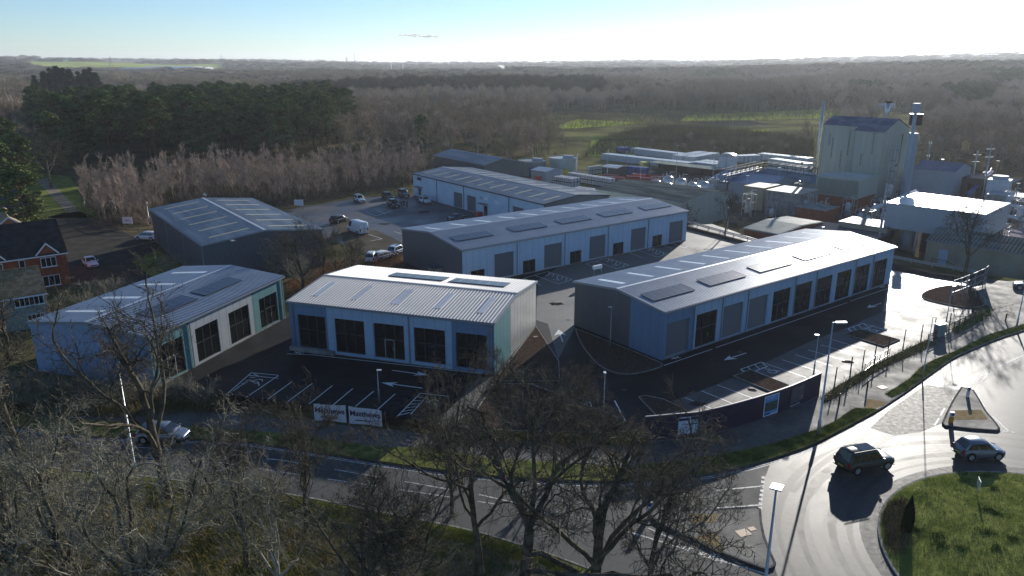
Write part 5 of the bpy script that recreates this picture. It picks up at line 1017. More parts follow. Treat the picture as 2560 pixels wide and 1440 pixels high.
rb = empty('refuse_bin', (*G(1197, 548), 0), R(-53), 'red wheeled bin beside the warehouse door', 'bin'); MB().box(-.7, -.5, .15, .7, .5, 1.35).build('body', M_red, rb); MB().box(-.75, -.55, 1.35, .75, .55, 1.5).build('lid', M_red, rb)
m = MB()
for x in (-.6, .6):
    for y in (-.42, .42): m.tube([(x, y - .04, .08), (x, y + .04, .08)], .08, 8)
m.build('wheel', M_rub, rb)
# three people talking in the rear car park
def skin(name, joints, edges, m, parent):
    me = bpy.data.meshes.new(name); me.from_pydata([j[:3] for j in joints], edges, []); o = link(name, me, m, parent)
    md = o.modifiers.new('skin', 'SKIN'); sv_ = me.skin_vertices[0] if me.skin_vertices else None
    if sv_ is None: me.attributes; bpy.context.view_layer.update(); sv_ = me.skin_vertices[0] if me.skin_vertices else None
    if sv_ is not None:
        for i, j in enumerate(joints): sv_.data[i].radius = (j[3], j[4] if len(j) > 4 else j[3])
        sv_.data[0].use_root = True
    s_ = o.modifiers.new('sub', 'SUBSURF'); s_.levels = 1; s_.render_levels = 2; return o
def person(px, py, face, label, jacket, trousers, h=1.74, arm=.0):
    x, y = G(px, py); root = empty('person', (x, y, .012), face, label, 'person', None); k = h / 1.74; root.scale = (k, k, k)
    J = [(0, 0, .98, .12, .10), (0, 0, 1.25, .13, .11), (0, 0, 1.42, .12, .09), (0, 0, 1.50, .05), (.01, 0, 1.58, .075), (.01, 0, 1.68, .085), (.01, 0, 1.73, .05),
         (0, .19, 1.40, .05), (.02 + arm, .24, 1.12, .04), (.08 + arm * 2, .23, .88, .032), (.10 + arm * 2, .23, .80, .035), (0, -.19, 1.40, .05), (.02, -.24, 1.12, .04), (.08, -.23, .88, .032), (.10, -.23, .80, .035),
         (0, .09, .90, .085), (.02, .11, .50, .06), (-.02, .12, .09, .042), (.12, .13, .04, .04), (0, -.09, .90, .085), (.04, -.11, .50, .06), (.0, -.12, .09, .042), (.14, -.13, .04, .04)]
    E_ = [(0, 1), (1, 2), (2, 3), (3, 4), (4, 5), (5, 6), (2, 7), (7, 8), (8, 9), (9, 10), (2, 11), (11, 12), (12, 13), (13, 14), (0, 15), (15, 16), (16, 17), (17, 18), (0, 19), (19, 20), (20, 21), (21, 22)]
    skin('body', J, E_, mat('skin_tone', (.45, .28, .20), .6), root)
    g = lambda j, d: (j[0], j[1], j[2], j[3] + d, (j[4] if len(j) > 4 else j[3]) + d)
    jj = [g(J[i], .03) for i in (0, 1, 2, 7, 8, 9, 11, 12, 13)]; skin('jacket', jj, [(0, 1), (1, 2), (2, 3), (3, 4), (4, 5), (2, 6), (6, 7), (7, 8)], jacket, root)
    tj = [g(J[i], .022) for i in (0, 15, 16, 17, 19, 20, 21)]; skin('trousers', tj, [(0, 1), (1, 2), (2, 3), (0, 4), (4, 5), (5, 6)], trousers, root)
    hm = MB(); hm.tube([(.0, 0, 1.66), (-.005, 0, 1.72), (0, 0, 1.775), (0, 0, 1.80)], [.098, .10, .07, .02], 10); hm.build('hair', M_black, root, True)
    return root
M_navy = mat('navy_cloth', (.018, .022, .035), .9); M_char = mat('charcoal_cloth', (.03, .03, .03), .9)
person(1004, 519, R(-20), 'person in dark coat standing leftmost of three beside the black car', M_navy, M_char, 1.76); person(1011, 517, R(-120), 'person in brown jacket standing in the middle of the three', mat('brown_cloth', (.07, .045, .03), .9), M_char, 1.72, .08); person(1018, 520, R(160), 'person in black coat standing rightmost of the three by the cars', M_char, M_navy, 1.8)
# two gulls in flight
def ray_at(px, py, Y):
    fy = FPX * CP - (py - 720) * SP; k = Y / fy; return ((px - 1280) * k, Y, H - ((py - 720) * CP + FPX * SP) * k)
def gull(px, py, Y, rz, roll, label):
    root = empty('gull', ray_at(px, py, Y), rz, label, 'bird', 'gulls flying past the blue roofed shed'); root.rotation_euler = (roll, 0, rz)
    v = []; f = []; xs = [(-.26, .01), (-.2, .035), (-.05, .075), (.1, .07), (.17, .045), (.21, .05), (.26, .03), (.31, .008)]
    b = MB(); b.tube([(x, 0, .01 * (x > .15)) for x, _ in xs], [r_ for _, r_ in xs], 10); b.add([(-.22, -.02, 0), (-.22, .02, 0), (-.36, .07, .0), (-.36, -.07, 0)], [(0, 1, 2, 3)])
    m = b; 
    for s in (-1, 1):
        p = [(.10, 0, .03), (.14, .22, .13), (.06, .45, .14), (-.10, .68, .06), (-.12, .60, .06), (-.06, .38, .13), (-.06, .18, .12), (-.07, 0, .03)]; q = [(x, s * y, z) for x, y, z in p]
        q2 = [(x, y, z - .012) for x, y, z in q]; n = 8; m.add(q + q2, [(0, 1, 6, 7), (1, 2, 5, 6), (2, 3, 4, 5), (15, 14, 9, 8), (14, 13, 10, 9), (13, 12, 11, 10)] + [(i, i + 8, (i + 1) % 8 + 8, (i + 1) % 8) for i in range(8)])
    m.build('body', mat('gull_feathers', (.62, .62, .62), .6, base2=(.75, .75, .75), scale=5), root); MB().tube([(.31, 0, .005), (.36, 0, -.005)], [.01, .003], 6).build('beak', M_yel, root)
gull(512, 487, 95, R(200), R(35), 'white gull flying just above the far ridge end of the blue roof'); gull(579, 602, 72, R(-25), R(-20), 'white gull flying against the dark gable of the blue roofed shed')

# ------------------------------------------------------------------ lamps, posts, fences, signs
def lamp(px, yb, yt, label, style='led', ang=0, r=.09, group=None, hh=None):
    x, y = G(px, yb); h = hh or HT(px, yb, yt); root = empty('street_lamp', (x, y, 0), ang, label, 'street lamp', group); MB().tube([(0, 0, 0), (0, 0, 1.4), (0, 0, 1.45), (0, 0, h)], [r * 1.5, r * 1.5, r, r * .6], 10).build('column', M_steel, root, True)
    if style == 'led':
        a = MB(); a.bar((0, 0, h - .03), (.25, 0, h), .06); a.build('bracket', M_steel, root); q = MB(); q.obox((.62, 0, h + .03), (.85, .36, .10), 0, Matrix.Rotation(R(-4), 3, 'Y')); q.obox((.62, 0, h - .03), (.6, .26, .03)); hd = q.build('lamp_head', M_led, root)
    elif style == 'small':
        q = MB(); q.obox((.16, 0, h + .03), (.42, .22, .08)); q.build('lamp_head', M_led, root)
    elif style == 'panel':
        q = MB(); q.obox((.1, 0, h + .05), (.95, .62, .10), 0, Matrix.Rotation(R(10), 3, 'Y')); hd = q.build('lamp_head', M_led, root); q = MB()
        for i in range(6): q.obox((-.28 + i * .15, 0, h + .12 - i * .026), (.03, .58, .03))
        q.build('cooling_fin', M_trim, hd)
    else:
        q = MB(); q.tube([(-.1, 0, h), (.15, 0, h + .06), (.55, 0, h + .10), (.80, 0, h + .06)], [.06, .17, .20, .08], 10); q.build('lamp_head', M_led, root, True)
    return root
lamp(343, 1205, 912, 'tall street lamp with drooping bowl head in front of the grey blue gable', 'bowl', R(20), .085)
lamp(2045, 1088, 806, 'tall street lamp with bright flat head beside the end of the navy hoarding', 'led', R(-8), .10)
lamp(2033, 942, 838, 'short car park lamp left of the tall lamp, above the marked bays', 'small', R(180), .055)
lamp(1909, 1490, 1222, 'street lamp with ribbed panel head rising from the bottom edge', 'panel', R(60), .10)
lamp(948, 1008, 926, 'short lamp in the car park before the white roofed unit', 'small', R(0), .055); lamp(1508, 1052, 934, 'short lamp in the dark bays left of the navy hoarding', 'small', R(90), .055)
lamp(1525, 868, 768, 'thin lamp on the curved bark bed before the dark gable', 'small', R(180), .04); lamp(213, 522, 487, 'lamp beside the path end at the left thicket', 'small', R(150), .06)
lamp(374, 560, 508, 'lamp behind the left corner of the blue roofed shed', 'small', R(90), .06); lamp(2306, 946, 792, 'leaning sign column by the meter cabinet', 'small', R(10), .05); lamp(2364, 812, 716, 'lamp column behind the planted island', 'small', R(0), .05)
lamp(2540, 824, 690, 'tall lamp column at the right edge by the verge', 'small', R(0), .07); lamp(1818, 575, 520, 'pale lamp behind the crash barrier under the pipe bridge', 'small', R(180), .06); lamp(2052, 600, 568, 'lamp head peeping over the glaring roof ridge', 'small', R(0), .06)
lamp(1442, 432, 385, 'thin lamp mast by the storage tanks', 'small', R(0), .07); lamp(1518, 435, 375, 'thin lamp mast by the green kiosk', 'small', R(0), .07)
for i, (px, py) in enumerate(((2302, 852), (2258, 868), (2219, 884), (2186, 901), (2156, 919), (2125, 941), (2086, 964), (2333, 838), (2372, 822), (2449, 782))):
    x, y = G(px, py); r_ = empty('fence_post', (x, y, 0), R(20 * i), ['timber post right of the meter cabinet end', 'timber post with sagging wire'][0] if False else 'rough timber post in the hedge along the footway', 'post', 'timber posts in the footway hedge')
    q = MB(); q.tube([(0, 0, -.1), (.02 * (i % 3 - 1), .02, 1.0), (.03 * (i % 3 - 1), 0, 1.95 + .15 * (i % 2))], [.075, .07, .06], 7); q.build('post', M_timber, r_)
def rail_fence(name, label, pts, h=1.2, rails=3, m=M_timber, sp=2.4, w=.08):
    P = [Vector(G(*p)) for p in pts]; root = empty(name, (P[0].x, P[0].y, 0), 0, label, 'fence'); q = MB(); s = []
    for i in range(len(P) - 1):
        a, b = P[i] - P[0], P[i + 1] - P[0]; n = max(1, round((b - a).length / sp))
        for k in range(n + (i == len(P) - 2)):
            p = a + (b - a) * k / n; MB().box(p.x - w / 2, p.y - w / 2, 0, p.x + w / 2, p.y + w / 2, h + .1).build('post', m, root)
        for z in np.linspace(h * .3, h - .05, rails): q.bar((*a, z), (*b, z), .035, .11)
    q.build('rail', m, root); return root
rail_fence('timber_fence', 'dark timber rail fence with white cars behind, at the long unit gable', [(938, 668), (946, 660), (975, 652), (1008, 643)], 1.3, 4, mat('red_brown_timber', (.12, .045, .03), .8))
rail_fence('timber_fence', 'post and rail fence between the rear car park and the thicket', [(700, 528), (760, 516), (850, 500), (900, 492), (1028, 478)], 1.3, 3)
rail_fence('timber_fence', 'curving rail fence around the thicket corner by the left road', [(205, 522), (225, 552), (260, 572), (320, 580), (374, 578)], 1.1, 2)
rail_fence('timber_fence', 'closed gate and rail fence across the path end at the left', [(95, 548), (130, 540), (172, 534), (196, 528)], 1.1, 3)
rail_fence('steel_railing', 'steel tube railing slanting beside the parking bays', [(2160, 935), (2186, 915), (2222, 894)], 1.1, 2, M_steel, 1.2, .05)
rail_fence('timber_fence', 'weathered sagging fence rails above the hedge by the entrance', [(2318, 858), (2370, 832), (2410, 812), (2450, 790)], 1.0, 4, M_timber, 1.6)
rail_fence('timber_fence', 'low wire fence along the roadside before the bark bed', [(1085, 1075), (1180, 1088), (1300, 1094), (1450, 1097), (1605, 1102)], 1.2, 1, M_timber, 3.0, .07)
# scaffold gantry at the entrance
sg = empty('site_gantry', (*G(2400, 735), 0), R(0), 'leaning scaffold and mesh gantry at the estate entrance', 'scaffold'); q = MB(); O_ = Vector((*G(2400, 735), 0))
def g3(px, py, z): return Vector((*G(px, py), z)) - O_
A_ = [(2378, 742), (2398, 738), (2412, 735), (2432, 730), (2455, 722), (2462, 718)]
for i, p in enumerate(A_): q.bar(g3(*p, 0), g3(*p, 2.3 + .18 * i), .07)
for z in (.6, 1.5, 2.3):
    for i in range(5): q.bar(g3(*A_[i], z + .18 * i), g3(*A_[i + 1], z + .18 * (i + 1)), .06)
for i in range(5): q.bar(g3(*A_[i], 0), g3(*A_[i + 1], 2.3), .05); q.bar(g3(A_[i][0] + 8, A_[i][1] + 14, 0), g3(*A_[i], 2.0), .05)
q.build('frame', M_steel, sg); q = MB(); q.add([tuple(g3(2420, 728, .4)), tuple(g3(2462, 718, .4)), tuple(g3(2462, 718, 2.9)), tuple(g3(2420, 728, 2.4))], [(0, 1, 2, 3)]); q.build('mesh_panel', M_trimd, sg)
cb_ = empty('meter_cabinet', (*G(2346, 842), .1), R(25), 'pale green electricity cabinet with bright top in the hedge', 'cabinet'); q = MB(); q.box(-.65, -.3, 0, .65, .3, 1.45); q.build('body', mat('cabinet_green', (.22, .26, .24), .6), cb_); MB().box(-.7, -.35, 1.45, .7, .35, 1.55).build('lid', M_led, cb_); MB().box(-.02, -.31, .1, .02, -.302, 1.4).build('door_seam', M_black, cb_)
for px, yb, lb in ((2097, 1012, 'black bollard with pale band near the hoarding end'), (2167, 977, 'black bollard standing alone above the buff tactile paving'), (2513, 805, 'black bollard near the entrance at the right')):
    r_ = empty('bollard', (*G(px, yb), .11), 0, lb, 'bollard'); MB().tube([(0, 0, 0), (0, 0, .95), (0, 0, .98), (0, 0, 1.02)], [.08, .08, .10, .06], 12).build('post', M_black, r_, True); MB().tube([(0, 0, .80), (0, 0, .87)], [.085, .085], 12).build('band', M_yel, r_)
for i, (px, py, rr_) in enumerate(((1339, 842, .8), (2340, 0, 0))[:1]): pass
# keep-left bollards on the splitter islands
def keep_left(px, py, low, up, label, rz=0):
    r_ = empty('traffic_bollard', (*G(px, py), .13), rz, label, 'traffic bollard'); q = MB(); q.prism([(.22 * math.cos(t), .12 * math.sin(t)) for t in np.linspace(0, 6.283, 13)[:-1]], 0, .62); q.build('base', low, r_); q = MB(); q.prism([(.20 * math.cos(t), .11 * math.sin(t)) for t in np.linspace(0, 6.283, 13)[:-1]], .62, 1.02); q.build('top', up, r_)
    q = MB(); q.add([(.14 * math.cos(t), -.125, .82 + .14 * math.sin(t)) for t in np.linspace(0, 6.283, 17)[:-1]], [tuple(range(16))]); q.build('sign_disc', M_blue, r_)
keep_left(2376, 1060, M_orange, M_led, 'orange and white keep left bollard on the right splitter island'); keep_left(2418, 995, M_led, M_trim, 'grey keep left bollard at the tip of the right splitter island', R(30))
keep_left(1622, 1290, M_led, M_led, 'white keep left bollard at the left tip of the look left island')
sp = empty('road_sign', (*G(2442, 1228, .5), .4), R(70), 'small blue white chevron sign on the roundabout grass', 'road sign'); MB().tube([(0, 0, 0), (0, 0, 1.1)], .035, 8).build('post', M_steel, sp); MB().box(-.4, -.05, .45, .4, -.02, 1.1).build('panel', M_led, sp); q = MB()
for i in range(3): q.add([(-.34 + i * .24, -.056, .5), (-.24 + i * .24, -.056, .5), (-.12 + i * .24, -.056, .775), (-.24 + i * .24, -.056, 1.05), (-.34 + i * .24, -.056, 1.05), (-.22 + i * .24, -.056, .775)], [(0, 1, 2, 5), (5, 2, 3, 4)])
q.build('chevron', M_blue, sp)
for px, py, lb, s_ in ((321, 568, 'white notice board on posts at the thicket corner', 'MATRIX'), (748, 522, 'plain pale board on the rear fence line', ''), (420, 392, '', '')):
    if not lb: continue
    r_ = empty('notice_board', (*G(px, py), 0), R(-5), lb, 'sign'); MB().box(-1.0, -.05, .7, 1.0, 0, 2.0).build('panel', M_upvc, r_); q = MB(); q.box(-.95, 0, 0, -.87, .08, 2.1); q.box(.87, 0, 0, .95, .08, 2.1); q.build('post', M_timber, r_)
    if px < 400: q = MB(); q.box(-.5, -.06, 1.3, .3, -.052, 1.42); q.build('lettering', M_blue, r_)
# navy hoarding on a curve with its boards
hp = [(1610, 1108), (1672, 1102), (1737, 1096), (1786, 1085), (1834, 1072), (1884, 1057), (1932, 1041), (1972, 1026), (2010, 1009), (2047, 991)]
HP = [Vector(G(*p)) for p in hp]; ho = empty('site_hoarding', (HP[0].x, HP[0].y, 0), 0, 'long curved navy hoarding beside the roundabout footway', 'hoarding'); q = MB(); t_ = MB(); pz = MB()
for i in range(len(HP) - 1):
    a, b = HP[i] - HP[0], HP[i + 1] - HP[0]; d = (b - a).normalized(); n = Vector((-d.y, d.x)) * .05
    q.prism([tuple(a), tuple(b), tuple(b + n), tuple(a + n)], .12, 2.40); n2 = n * 1.8; o2 = n * -.7; t_.prism([tuple(a + o2), tuple(b + o2), tuple(b + n2), tuple(a + n2)], 2.40, 2.48); t_.prism([tuple(a + o2), tuple(b + o2), tuple(b + n2), tuple(a + n2)], -.02, .12)
    for k in range(2): p = a + (b - a) * k / 2 + n * 2.2; pz.box(p.x - .05, p.y - .05, 0, p.x + .05, p.y + .05, 2.35); pz.bar((p.x, p.y, 1.9), (p.x + n.x * 22, p.y + n.y * 22, 0), .07)
q.build('panel', M_hoard, ho); t_.build('capping', mat('grey_capping', (.20, .19, .21), .5), ho); pz.build('brace', M_timber, ho)
def hoard_frame(px, py):
    p = Vector(G(px, py)); best = min(range(len(HP) - 1), key=lambda i: ((HP[i] + HP[i + 1]) / 2 - p).length); a, b = HP[best], HP[best + 1]; d = (b - a).normalized(); t = (p - a).dot(d); return a + d * t, math.atan2(d.y, d.x)
def board(px, py, w, z0, z1, label, face, edge=None):
    p, an = hoard_frame(px, py); n = Vector((math.sin(an), -math.cos(an))); r_ = empty('sign_board', (p.x + n.x * .045, p.y + n.y * .045, 0), an, label, 'sign'); MB().box(-w / 2, -.03, z0, w / 2, 0, z1).build('panel', face, r_)
    if edge:
        q = MB(); q.box(-w / 2 - .05, -.036, z0 - .05, w / 2 + .05, -.006, z0 + .03); q.box(-w / 2 - .05, -.036, z1 - .03, w / 2 + .05, -.006, z1 + .05); q.box(-w / 2 - .05, -.0355, z0 + .03, -w / 2 + .03, -.006, z1 - .03); q.box(w / 2 - .03, -.0355, z0 + .03, w / 2 + .05, -.006, z1 - .03); q.build('frame', edge, r_)
    return r_
M_skyb = mat('sign_blue', (.10, .30, .62), .5); M_pale = mat('sign_white', (.55, .62, .72), .5); M_navyp = mat('sign_navy', (.02, .03, .09), .5); M_dgrn = mat('sign_dark_photo', (.03, .04, .035), .5, base2=(.10, .12, .07), scale=4)
def btext(r_, s, size, x, z, m, bold=True, y=-.036, align='LEFT'):
    o = text_mesh(s, size, m, r_, 'lettering', bold, .002, align); o.location = (x, y, z); o.rotation_euler = (R(90), 0, 0)
b1 = board(1717, 1098, 1.75, .42, 2.12, 'torn white estate agent board reading Omega on the left of the hoarding', M_pale); q = MB()
q.box(-.87, -.034, 1.78, .1, -.031, 2.02); q.build('torn_patch', M_hoard, b1); q = MB(); q.box(.2, -.034, 1.82, .87, -.031, 2.12); q.build('torn_patch', M_hoard, b1); q = MB()
for i in range(16): x = -.86 + i * .11; q.box(x, -.034, .42, x + .10, -.031, .50 + .12 * abs(math.sin(i * 2.3)))
q.build('torn_patch', M_hoard, b1); btext(b1, 'Omega', .26, -.55, 1.45, M_navyp); q = MB(); q.box(.28, -.034, 1.40, .84, -.031, 1.50)
for i in range(4): q.box(-.7, -.034, 1.12 - i * .13, .0 + .1 * (i % 3), -.031, 1.16 - i * .13)
q.build('fine_print', M_navyp, b1); q = MB()
for i in range(3): q.tube([(.72, -.034, 1.18 - i * .2), (.72, -.03, 1.18 - i * .2)], .055, 10)
q.build('bullet', M_skyb, b1)
b2 = board(1925, 1045, 1.75, .35, 2.22, 'sky blue framed TO LET board with a dark site picture', M_skyb, M_upvc); btext(b2, 'TO LET', .34, -.72, 1.98, M_pale); MB().box(-.8, -.034, .75, .8, -.031, 1.62).build('site_picture', M_dgrn, b2); MB().box(-.8, -.034, .42, -.1, -.031, .56).build('fine_print', M_navyp, b2); MB().box(.0, -.034, .42, .8, -.031, .50).build('fine_print', M_pale, b2)
b3 = board(1988, 1019, 1.95, .62, 2.2, 'dim red lettered site picture board at the right of the hoarding', mat('sign_grey_photo', (.05, .055, .07), .5, base2=(.13, .12, .14), scale=3)); btext(b3, 'AVAILABLE NOW', .15, -.85, 1.98, M_red); q = MB(); q.box(.58, -.034, .72, .9, -.031, 1.15); q.build('badge', mat('badge_red', (.3, .04, .06), .5), b3); btext(b3, 'TO', .16, .62, 1.04, M_pale, True, -.04); btext(b3, 'LET', .15, .60, .85, M_pale, True, -.04)
btext(b3, 'Sherwood Park', .24, -.95, .40, M_pale)
# timber boarding and two banners along the front of the white unit car park
BP = [Vector(G(*p)) for p in ((380, 985), (470, 1000), (560, 1012), (690, 1024), (800, 1038), (880, 1048), (965, 1062), (1075, 1078))]
bf = empty('mesh_fence', (BP[0].x, BP[0].y, 0), 0, 'dark brown boarded fence edging the car park below the white roofed unit', 'fence'); q = MB(); pz = MB()
for i in range(len(BP) - 1):
    a, b = BP[i] - BP[0], BP[i + 1] - BP[0]; n = max(1, int((b - a).length / 2.4))
    for k in range(n): p = a + (b - a) * k / n; pz.box(p.x - .05, p.y - .05, 0, p.x + .05, p.y + .05, 1.25)
    for z in np.arange(.1, .92, .16): q.bar((*a, z), (*b, z), .03, .13)
q.build('boarding', mat('dark_fence_board', (.035, .022, .018), .9), bf); pz.build('post', M_timber, bf)
def banner(pa, pb, z0, z1, label, mirror=1):
    a, b = Vector(G(*pa)), Vector(G(*pb)); d = (b - a); L = d.length; an = math.atan2(d.y, d.x); r_ = empty('banner', (a.x + math.sin(an) * .1, a.y - math.cos(an) * .1, 0), an, label, 'banner'); m_ = MB(); nx = 14; v = []
    for j in range(2):
        for i in range(nx + 1): t = i / nx; sag = .10 * math.sin(math.pi * t) * (-1 if j else .4) - (.18 * max(0, (t - .75) / .25) ** 2 if j and mirror > 0 else .12 * max(0, (.15 - t) / .15) ** 2 if j else 0); v.append((t * L, -.03 * math.sin(t * 9), (z1 if j else z0) + sag))
    m_.add(v, [(i, i + 1, nx + 2 + i, nx + 1 + i) for i in range(nx)]); m_.build('cloth', mat('banner_cloth', (.62, .68, .78), .6), r_); o = text_mesh('Matthews', L * .235, mat('banner_purple', (.05, .012, .09), .6), r_, 'lettering', True, .002); o.location = (L / 2, -.07, z0 + (z1 - z0) * .62); o.rotation_euler = (R(90), 0, 0)
    q = MB(); q.box(L * .2, -.072, z0 + (z1 - z0) * .22, L * .72, -.068, z0 + (z1 - z0) * .28); q.build('fine_print', M_navyp, r_)
banner((788, 1052), (868, 1058), .10, 1.80, 'left of the two white banners reading Matthews on the roadside fence', -1); banner((875, 1060), (957, 1068), .10, 1.80, 'right hand white banner reading Matthews on the roadside fence')
flat('utility_kiosk', 'small grey kiosk behind the white roof by the dark gable', 'kiosk', G(1085, 700), 36, 2.6, 1.6, 1.7, M_conc, M_slate); wc = empty('site_signpost', (*G(1494, 700), 0), R(36), 'white twin board on legs in front of the disabled bays', 'sign'); q = MB(); q.box(-.75, 0, 0, -.69, .06, 2.0); q.box(.69, 0, 0, .75, .06, 2.0); q.build('post', M_steel, wc); MB().box(-.8, -.05, 1.7, .8, .35, 2.2).build('panel', M_upvc, wc)

# ------------------------------------------------------------------ trees
def frames(T):
    a = np.where(np.abs(T[..., 2:3]) > .9, np.array([1., 0, 0]), np.array([0, 0, 1.])); U = np.cross(T, a); U /= np.linalg.norm(U, axis=-1, keepdims=True) + 1e-9; V = np.cross(T, U); return U, V
def tubes(P, Rr, sides):
    n, K, _ = P.shape; T = np.gradient(P, axis=1); T /= np.linalg.norm(T, axis=-1, keepdims=True) + 1e-9; U, V = frames(T)
    if sides == 2:
        v = np.stack([P - U * Rr[..., None], P + U * Rr[..., None]], 2).reshape(-1, 3); i, k = np.meshgrid(np.arange(n), np.arange(K - 1), indexing='ij'); b = ((i * K + k) * 2).ravel(); return v, np.stack([b, b + 1, b + 3, b + 2], -1)
    a = np.arange(sides) * 2 * np.pi / sides; v = (P[:, :, None] + (U[:, :, None] * np.cos(a)[:, None] + V[:, :, None] * np.sin(a)[:, None]) * Rr[:, :, None, None]).reshape(-1, 3)
    i, k, s = np.meshgrid(np.arange(n), np.arange(K - 1), np.arange(sides), indexing='ij'); b = (i * K + k) * sides; s2 = (s + 1) % sides
    return v, np.stack([b + s, b + s2, b + sides + s2, b + sides + s], -1).reshape(-1, 4)
def merge(parts):
    vs, fs, k = [], [], 0
    for v, f in parts: vs.append(v); fs.append(f + k); k += len(v)
    return np.concatenate(vs), np.concatenate(fs)
def grow(rng, P0, D0, L0, R0, K, wig, up, taper=.35):
    n = len(P0); P = np.empty((n, K + 1, 3)); P[:, 0] = P0; D = D0.copy(); upv = np.array([0, 0, 1.])
    for k in range(K):
        D = D + rng.normal(0, wig, (n, 3)) + upv * up; D /= np.linalg.norm(D, axis=1, keepdims=True); P[:, k + 1] = P[:, k] + D * (L0 / K)[:, None]
    t = np.linspace(0, 1, K + 1); return P, R0[:, None] * (1 - t * (1 - taper))
def spawn(rng, P, Rr, Ls, m, tmin, ang, lr, rr_, tip=True, tmax=1.0):
    n, K1, _ = P.shape; K = K1 - 1; t = np.sort(rng.uniform(tmin, tmax, (n, m)), axis=1)
    if tip: t[:, -1] = .999
    x = t * K; i = np.minimum(x.astype(int), K - 1); f = (x - i)[..., None]; ii = np.arange(n)[:, None]; A = P[ii, i]; B_ = P[ii, i + 1]; pos = A * (1 - f) + B_ * f; T = B_ - A; T /= np.linalg.norm(T, axis=-1, keepdims=True) + 1e-9; U, V = frames(T)
    ph = rng.uniform(0, 2 * np.pi, (n, 1)) + np.arange(m)[None] * 2.4 + rng.normal(0, .4, (n, m)); an = rng.normal(ang, ang * .28, (n, m))
    if tip: an[:, -1] *= .4
    D = T * np.cos(an)[..., None] + (U * np.cos(ph)[..., None] + V * np.sin(ph)[..., None]) * np.sin(an)[..., None]
    L = Ls[:, None] * lr * (1.15 - .55 * t) * rng.uniform(.65, 1.25, (n, m)); rad = (Rr[ii, i] * (1 - f[..., 0]) + Rr[ii, i + 1] * f[..., 0]) * rr_
    if tip: rad[:, -1] = Rr[:, -1] * .95
    return pos.reshape(-1, 3), D.reshape(-1, 3), L.ravel(), rad.ravel()
def bare_tree(seed, h, trunk, spread, spec, rmin=.012, lean=(0, 0), tr=.3, thick=0.0):
    """spec: list of (children, tmin, angle, length ratio, radius ratio, K, wiggle, up, sides). returns trunk and crown meshes"""
    rng = np.random.default_rng(seed); P, Q = grow(rng, np.zeros((1, 3)), np.array([[lean[0], lean[1], 1.]]), np.array([trunk]), np.array([tr]), 8, .045, .10, .62); Q[0, 0] *= 1.35
    tk = [tubes(P, Q, 10)]; cr = []; L = np.array([h - trunk * .75]); 
    for lv, (m, tmin, ang, lr, rr_, K, wig, up, sides) in enumerate(spec):
        p, d, l, r_ = spawn(rng, P, Q, L, m, tmin, ang, lr, rr_); r_ = np.maximum(r_, rmin)
        P, Q = grow(rng, p, d, l, r_, K, wig, up, .45 if lv < len(spec) - 1 else .35); L = l; (tk if lv == 0 else cr).append(tubes(P, Q, sides))
    return merge(tk), merge(cr)
oak_spec = [(6, .42, .58, .80, .55, 8, .16, .03, 7), (6, .30, .62, .62, .52, 8, .22, .03, 5), (7, .22, .68, .56, .52, 7, .26, .015, 4), (6, .16, .72, .54, .58, 5, .30, .01, 3), (4, .15, .75, .52, .75, 3, .32, .01, 2)]
OAKS = []
for i, (sd, hh, tk_, tr_) in enumerate(((11, 16.5, 6.5, .30), (23, 16.0, 5.5, .29), (37, 14.5, 4.5, .27), (41, 15.0, 6.5, .24), (59, 12.5, 4.0, .21))):
    (tv, tf), (cv, cf) = bare_tree(sd, hh, tk_, 1, oak_spec, rmin=.0135, tr=tr_); OAKS.append((np_mesh('oak_trunk', tv, tf, M_bark, True), np_mesh('oak_crown', cv, cf, M_bark if i != 2 else M_barkl), float(cv[:, 2].max())))
M_palebark = mat('pale_bark', (.26, .245, .21), .85, base2=(.42, .40, .35), scale=.9)
PALE = [(OAKS[2][0].copy(), OAKS[2][1].copy(), OAKS[2][2])]
for me_ in PALE[0][:1]: me_.materials[0] = M_palebark
shrub_spec = [(9, .1, .55, .95, .7, 5, .16, .08, 4), (6, .25, .55, .6, .6, 5, .22, .05, 3), (7, .2, .7, .5, .6, 4, .28, .03, 3), (5, .2, .75, .5, .7, 3, .30, .02, 2)]
SHR = []
for i, (sd, hh) in enumerate(((5, 6.0), (6, 6.5), (8, 5.5))):
    (tv, tf), (cv, cf) = bare_tree(sd, hh, 1.3, 1, shrub_spec, rmin=.012, tr=.14); SHR.append((np_mesh('shrub_stem', tv, tf, M_barkl, True), np_mesh('shrub_crown', cv, cf, M_barkl), float(cv[:, 2].max())))
def plant(name, protos, i, x, y, hgt, label, cat, group=None, rz=None, sx=1.0, z=None, crown_mat=None, lean=0, single=False):
    tm, cm, ph = protos[i]; z = float(terrain(x, y)) if z is None else z; k = hgt / ph
    root = empty(name, (x, y, z), rz if rz is not None else rnd.uniform(0, 6.28), label, cat, group); root.scale = (k * sx, k * sx, k); root.rotation_euler[0] = lean
    o = link('trunk', tm, None, root); c = link('crown', cm, None, root)
    return root
